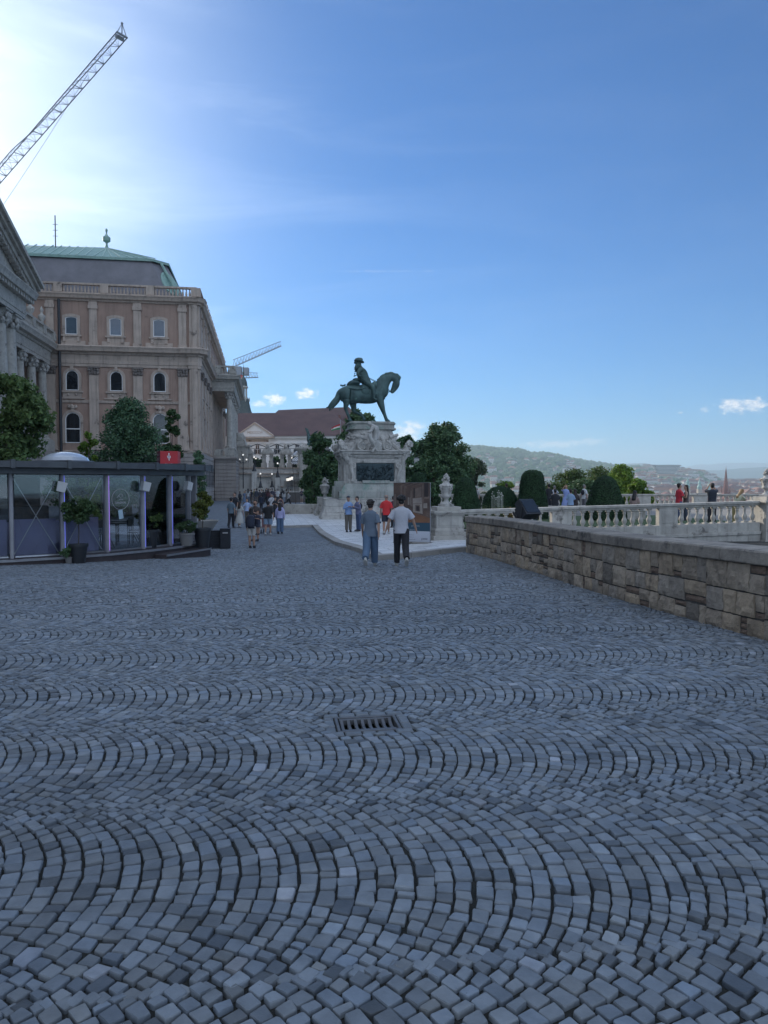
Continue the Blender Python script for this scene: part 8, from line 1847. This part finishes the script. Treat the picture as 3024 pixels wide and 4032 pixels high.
fc = hill('city_slope', [(1240, 1047), (1450, 1045), (1560, 1042.5), (1659, 1042), (2000, 1042)], 850, 4600, 5600, CITY, 1.0, nt=20, nx=40, pw=.55, base=-44)
# hillside houses: eight shapes, each copied to its own place
HW = [surf('house_wall_%d' % i, c, tuple(q * .9 for q in c), .3, .9) for i, c in enumerate(((.50, .48, .44), (.42, .36, .29), (.52, .50, .48), (.36, .33, .30)))]; HR = [surf('house_roof_%d' % i, c, tuple(q * .8 for q in c), .5, .9) for i, c in enumerate(((.20, .085, .06), (.16, .075, .06), (.14, .12, .11), (.24, .12, .08)))]
def house(mb_w, mb_r, mb_g, w, d, h, r, hip):
    mb_w.box(-w / 2, w / 2, -d / 2, d / 2, -3, h); a = w / 2 * (.5 if hip else 1.0)
    mb_r.add([(-w / 2 - .6, -d / 2 - .6, h), (w / 2 + .6, -d / 2 - .6, h), (w / 2 + .6, d / 2 + .6, h), (-w / 2 - .6, d / 2 + .6, h), (-a, 0, h + r), (a, 0, h + r)], [(0, 1, 5, 4), (1, 2, 5), (2, 3, 4, 5), (3, 0, 4)]); mb_r.box(w * .2, w * .2 + .9, -.5, .5, h, h + r + 1.2)
    fl = max(1, int(h / 3.2))
    for k in range(fl):
        for j in range(max(2, int(w / 3.4))): x = -w / 2 + (j + .5) * w / max(2, int(w / 3.4)); mb_g.box(x - .55, x + .55, -d / 2 - .06, -d / 2 - .01, k * 3.2 + .9, k * 3.2 + 2.4)
def proto(i):
    r = random.Random(i); w, d, h = r.uniform(10, 19), r.uniform(9, 14), r.choice((6, 7, 9, 12)); t = thing('hillside_house', '', 'house', (0, 0, 0), 0, 'houses among the trees on the far hillside'); a, b, c_ = MB(), MB(), MB(); house(a, b, c_, w, d, h, r.uniform(2.5, 4.5), i % 2)
    a.build('wall', HW[i % 4], t); b.build('roof', HR[(i * 3) % 4], t); c_.build('windows', WINGL, t); return t
protos = [proto(i) for i in range(8)]; used = set(); r = random.Random(21); cnt = 0
HL = {0: 'far off pale house with a dark red roof on the wooded hillside', 1: 'far off sandy house on the wooded hillside', 2: 'far off white house on the wooded hillside', 3: 'far off grey house on the wooded hillside'}
while cnt < 210:
    u = (r.uniform(1015, 1560) - 829.5) / 1598.6; t_ = r.random() ** .8 * .62 + .02
    if u > .30 and t_ > .5: continue
    q = fh(u, t_); i = cnt % 8
    if i not in used: o = protos[i]; used.add(i); o['label'] = HL[i % 4]; o.location = q; o.rotation_euler = (0, 0, r.uniform(-.9, .9))
    else: o = again(protos[i], q, HL[i % 4]); o.rotation_euler = (0, 0, r.uniform(-.9, .9))
    k = r.uniform(.8, 1.7); o.scale = (k, k, k); cnt += 1
# tree masses of the far hillside: clumps that give the slope its broken skyline
def hill_woods():
    r = np.random.default_rng(5); n = 5200; us = (r.uniform(980, 1560, n) - 829.5) / 1598.6; ts = r.uniform(.0, 1.0, n) ** 1.0; V = []; F = []; T_ = []
    bm = bmesh.new(); bmesh.ops.create_icosphere(bm, subdivisions=1, radius=1); bv = np.array([v.co[:] for v in bm.verts]); bf = np.array([[v.index for v in f.verts] for f in bm.faces]); bm.free()
    for k in range(n):
        q = fh(us[k], ts[k]); s = r.uniform(5, 12) * (1 + ts[k] * .5); V.append(bv * np.array([s, s, s * .85]) * (1 + r.normal(0, .13, (len(bv), 1))) + np.array([q.x, q.y, q.z + s * .35])); F.append(bf + k * len(bv)); c_ = r.uniform(.7, 1.35); T_.append(np.tile([c_, c_, c_ * .9], (len(bf), 1)))
    o = link('hillside_woods', np_mesh('woods', np.concatenate(V), np.concatenate(F), np.concatenate(T_)), surf('wood_crowns', (.055, .105, .040), (.036, .070, .028), .08, .95, attr='tint')); o['kind'] = 'stuff'; o['label'] = 'woods covering the far hillside between the houses'
hill_woods()
# city blocks on the plain
r = random.Random(33)
def block_proto(i):
    rr = random.Random(i + 50); t = thing('city_block', '', 'building', (0, 0, 0), 0, 'city blocks on the plain beyond the terrace'); a, b, c_ = MB(), MB(), MB(); w, d, h = rr.uniform(26, 60), rr.uniform(16, 24), rr.uniform(13, 21)
    if i == 3: a.box(-w / 2, w / 2, -d / 2, d / 2, -2, h + 4); b.box(-w / 2 - .3, w / 2 + .3, -d / 2 - .3, d / 2 + .3, h + 4, h + 5)
    else: a.box(-w / 2, w / 2, -d / 2, d / 2, -2, h); b.add([(-w / 2 - .6, -d / 2 - .6, h), (w / 2 + .6, -d / 2 - .6, h), (w / 2 + .6, d / 2 + .6, h), (-w / 2 - .6, d / 2 + .6, h), (-w / 2 + 6, 0, h + 6), (w / 2 - 6, 0, h + 6)], [(0, 1, 5, 4), (1, 2, 5), (2, 3, 4, 5), (3, 0, 4)])
    for k in range(int(h / 3.6)):
        for j in range(int(w / 4)): x = -w / 2 + 2 + j * 4; c_.box(x - .7, x + .7, -d / 2 - .08, -d / 2 - .01, k * 3.6 + 1, k * 3.6 + 3)
    a.build('wall', HW[(0, 2, 1, 2, 0, 3)[i]], t); b.build('roof', HR[(i * 3 + 1) % 4], t); c_.build('windows', WINGL, t); return t
bp = [block_proto(i) for i in range(6)]; used = set()
BLB = {0: 'far off pale apartment block with a brown red roof on the city plain', 1: 'far off sandy apartment block on the city plain', 2: 'far off whitish apartment block on the city plain', 3: 'far off grey flat roofed apartment block on the city plain'}
for cnt in range(280):
    t_ = r.random() ** 1.15 * .9; u = (r.uniform(1380, 1700) - 829.5) / 1598.6
    if cnt > 250: u = (r.uniform(1260, 1400) - 829.5) / 1598.6; t_ *= .5
    q = fc(u, t_); q.z = max(q.z, fh(u, max(0, (q.y - 1500) / 2700)).z if 1500 < q.y < 4200 else -99); i = cnt % 6
    if i not in used: o = bp[i]; used.add(i); o['label'] = BLB[i % 4]; o.location = q
    else: o = again(bp[i], q, BLB[i % 4])
    o.rotation_euler = (0, 0, r.choice((-.25, .1, 1.3)) + r.uniform(-.15, .15))
# brick church tower with its spire
d = 1000; p = at(2858, 1900, d); t = thing('church_tower', 'slender brick church tower with a tall pointed spire in the city', 'church', (p.x, d, -64)); BR = surf('church_brick', (.22, .085, .065), (.17, .07, .055), .4, .9); ht = EYE + (1042 - 1006.7) / 1598.6 * d + 64
m = MB(); m.box(-4, 4, -4, 4, 0, ht - 36); m.box(-4.6, 4.6, -4.6, 4.6, ht - 46, ht - 45)
for x in (-4, 4):
    for y in (-4, 4): m.frus(x - .9, x + .9, y - .9, y + .9, ht - 36, ht - 27, .85, .85)
m.build('tower', BR, t); m = MB(); m.lathe([(4.2, ht - 36), (2.6, ht - 24), (1.0, ht - 8), (.12, ht - 2), (.1, ht)], n=8); m.build('spire', BR, t); m = MB()
for x in (-1.8, 1.8): m.box(x - .7, x + .7, -4.1, -4.01, ht - 44, ht - 38)
m.build('openings', WINGL, t)
p = at(2858, 1935, d); m = MB(); m.box(-4, 28, 4.1, 20, 0, 18); m.build('nave', BR, t); m = MB(); m.prism([(3.5, 18), (20.5, 18), (12, 28)], -4, 28, 'x'); m.build('nave_roof', HR[1], t)
for i, (sx, sy) in enumerate(((2708, 1876), (2755, 1880), (2792, 1890))):
    d = 1250; p = at(sx, sy, d); t = thing('green_spire', ['leftmost green copper spire in the city above the embracing couple', 'middle green copper spire in the city', 'rightmost small green copper spire left of the man taking a photo'][i], 'church', (p.x, d, -64), 0, 'green spires in the city'); h = p.z + 64
    m = MB(); m.box(-3.5, 3.5, -3.5, 3.5, 0, h - 20); m.build('tower', HW[1], t); m = MB(); m.lathe([(3.8, h - 20), (4.2, h - 16), (2.4, h - 12), (2.6, h - 9), (.9, h - 5), (.15, h)], n=10); m.build('spire', COPPER, t)
# terraced round building on the ridge
d = 2900; p = at((1440) * D2S, 1019 * D2S, d); t = thing('terraced_building', 'wide pale building of stacked horizontal terraces on the far wooded ridge', 'building', (p.x, d, p.z - 24)); m = MB(); g_ = MB(); z = 0
for k in range(7): w = 30 + 3.0 * k; z = 14 + k * 5.2; m.lathe([(w, z), (w, z + 1.9)], 0, 0, 0, 30, 1.25, .6); g_.lathe([(w - 4, z + 1.9), (w - 4, z + 5.2)], 0, 0, 0, 24, 1.25, .6)
m.lathe([(26, 0), (26, 14)], 0, 0, 0, 24, 1.2, .6); m.build('floors', HW[2], t); g_.build('windows', WINGL, t)
# quarry-like pale cluster on the hill crest
p = fh((1170 - 829.5) / 1598.6, .93); m = MB()
for k in range(7): m.box(-60 + k * 17, -48 + k * 17, -8, 8, -2, 8 + (k % 3) * 3)
o = m.build('hilltop_building', HW[1]); o.location = p; tag(o, 'long pale orange stepped building near the crest of the wooded hill', 'building')
# ------------------------------------------------------------------ haze
m = MB(); m.box(-16500, 16500, -3100, 16500, -65.5, 560); hz = m.build('haze', new_mat('haze')[0]); hz['kind'] = 'stuff'; hz['label'] = 'thin blue haze'
nt = MATS['haze'].node_tree
for n_ in list(nt.nodes): nt.nodes.remove(n_)
o_ = nt.nodes.new('ShaderNodeOutputMaterial'); v_ = nt.nodes.new('ShaderNodeVolumePrincipled'); v_.inputs['Density'].default_value = 1.4e-4; v_.inputs['Color'].default_value = (.66, .86, 1.0, 1); v_.inputs['Anisotropy'].default_value = .25
nt.links.new(v_.outputs[0], o_.inputs['Volume'])
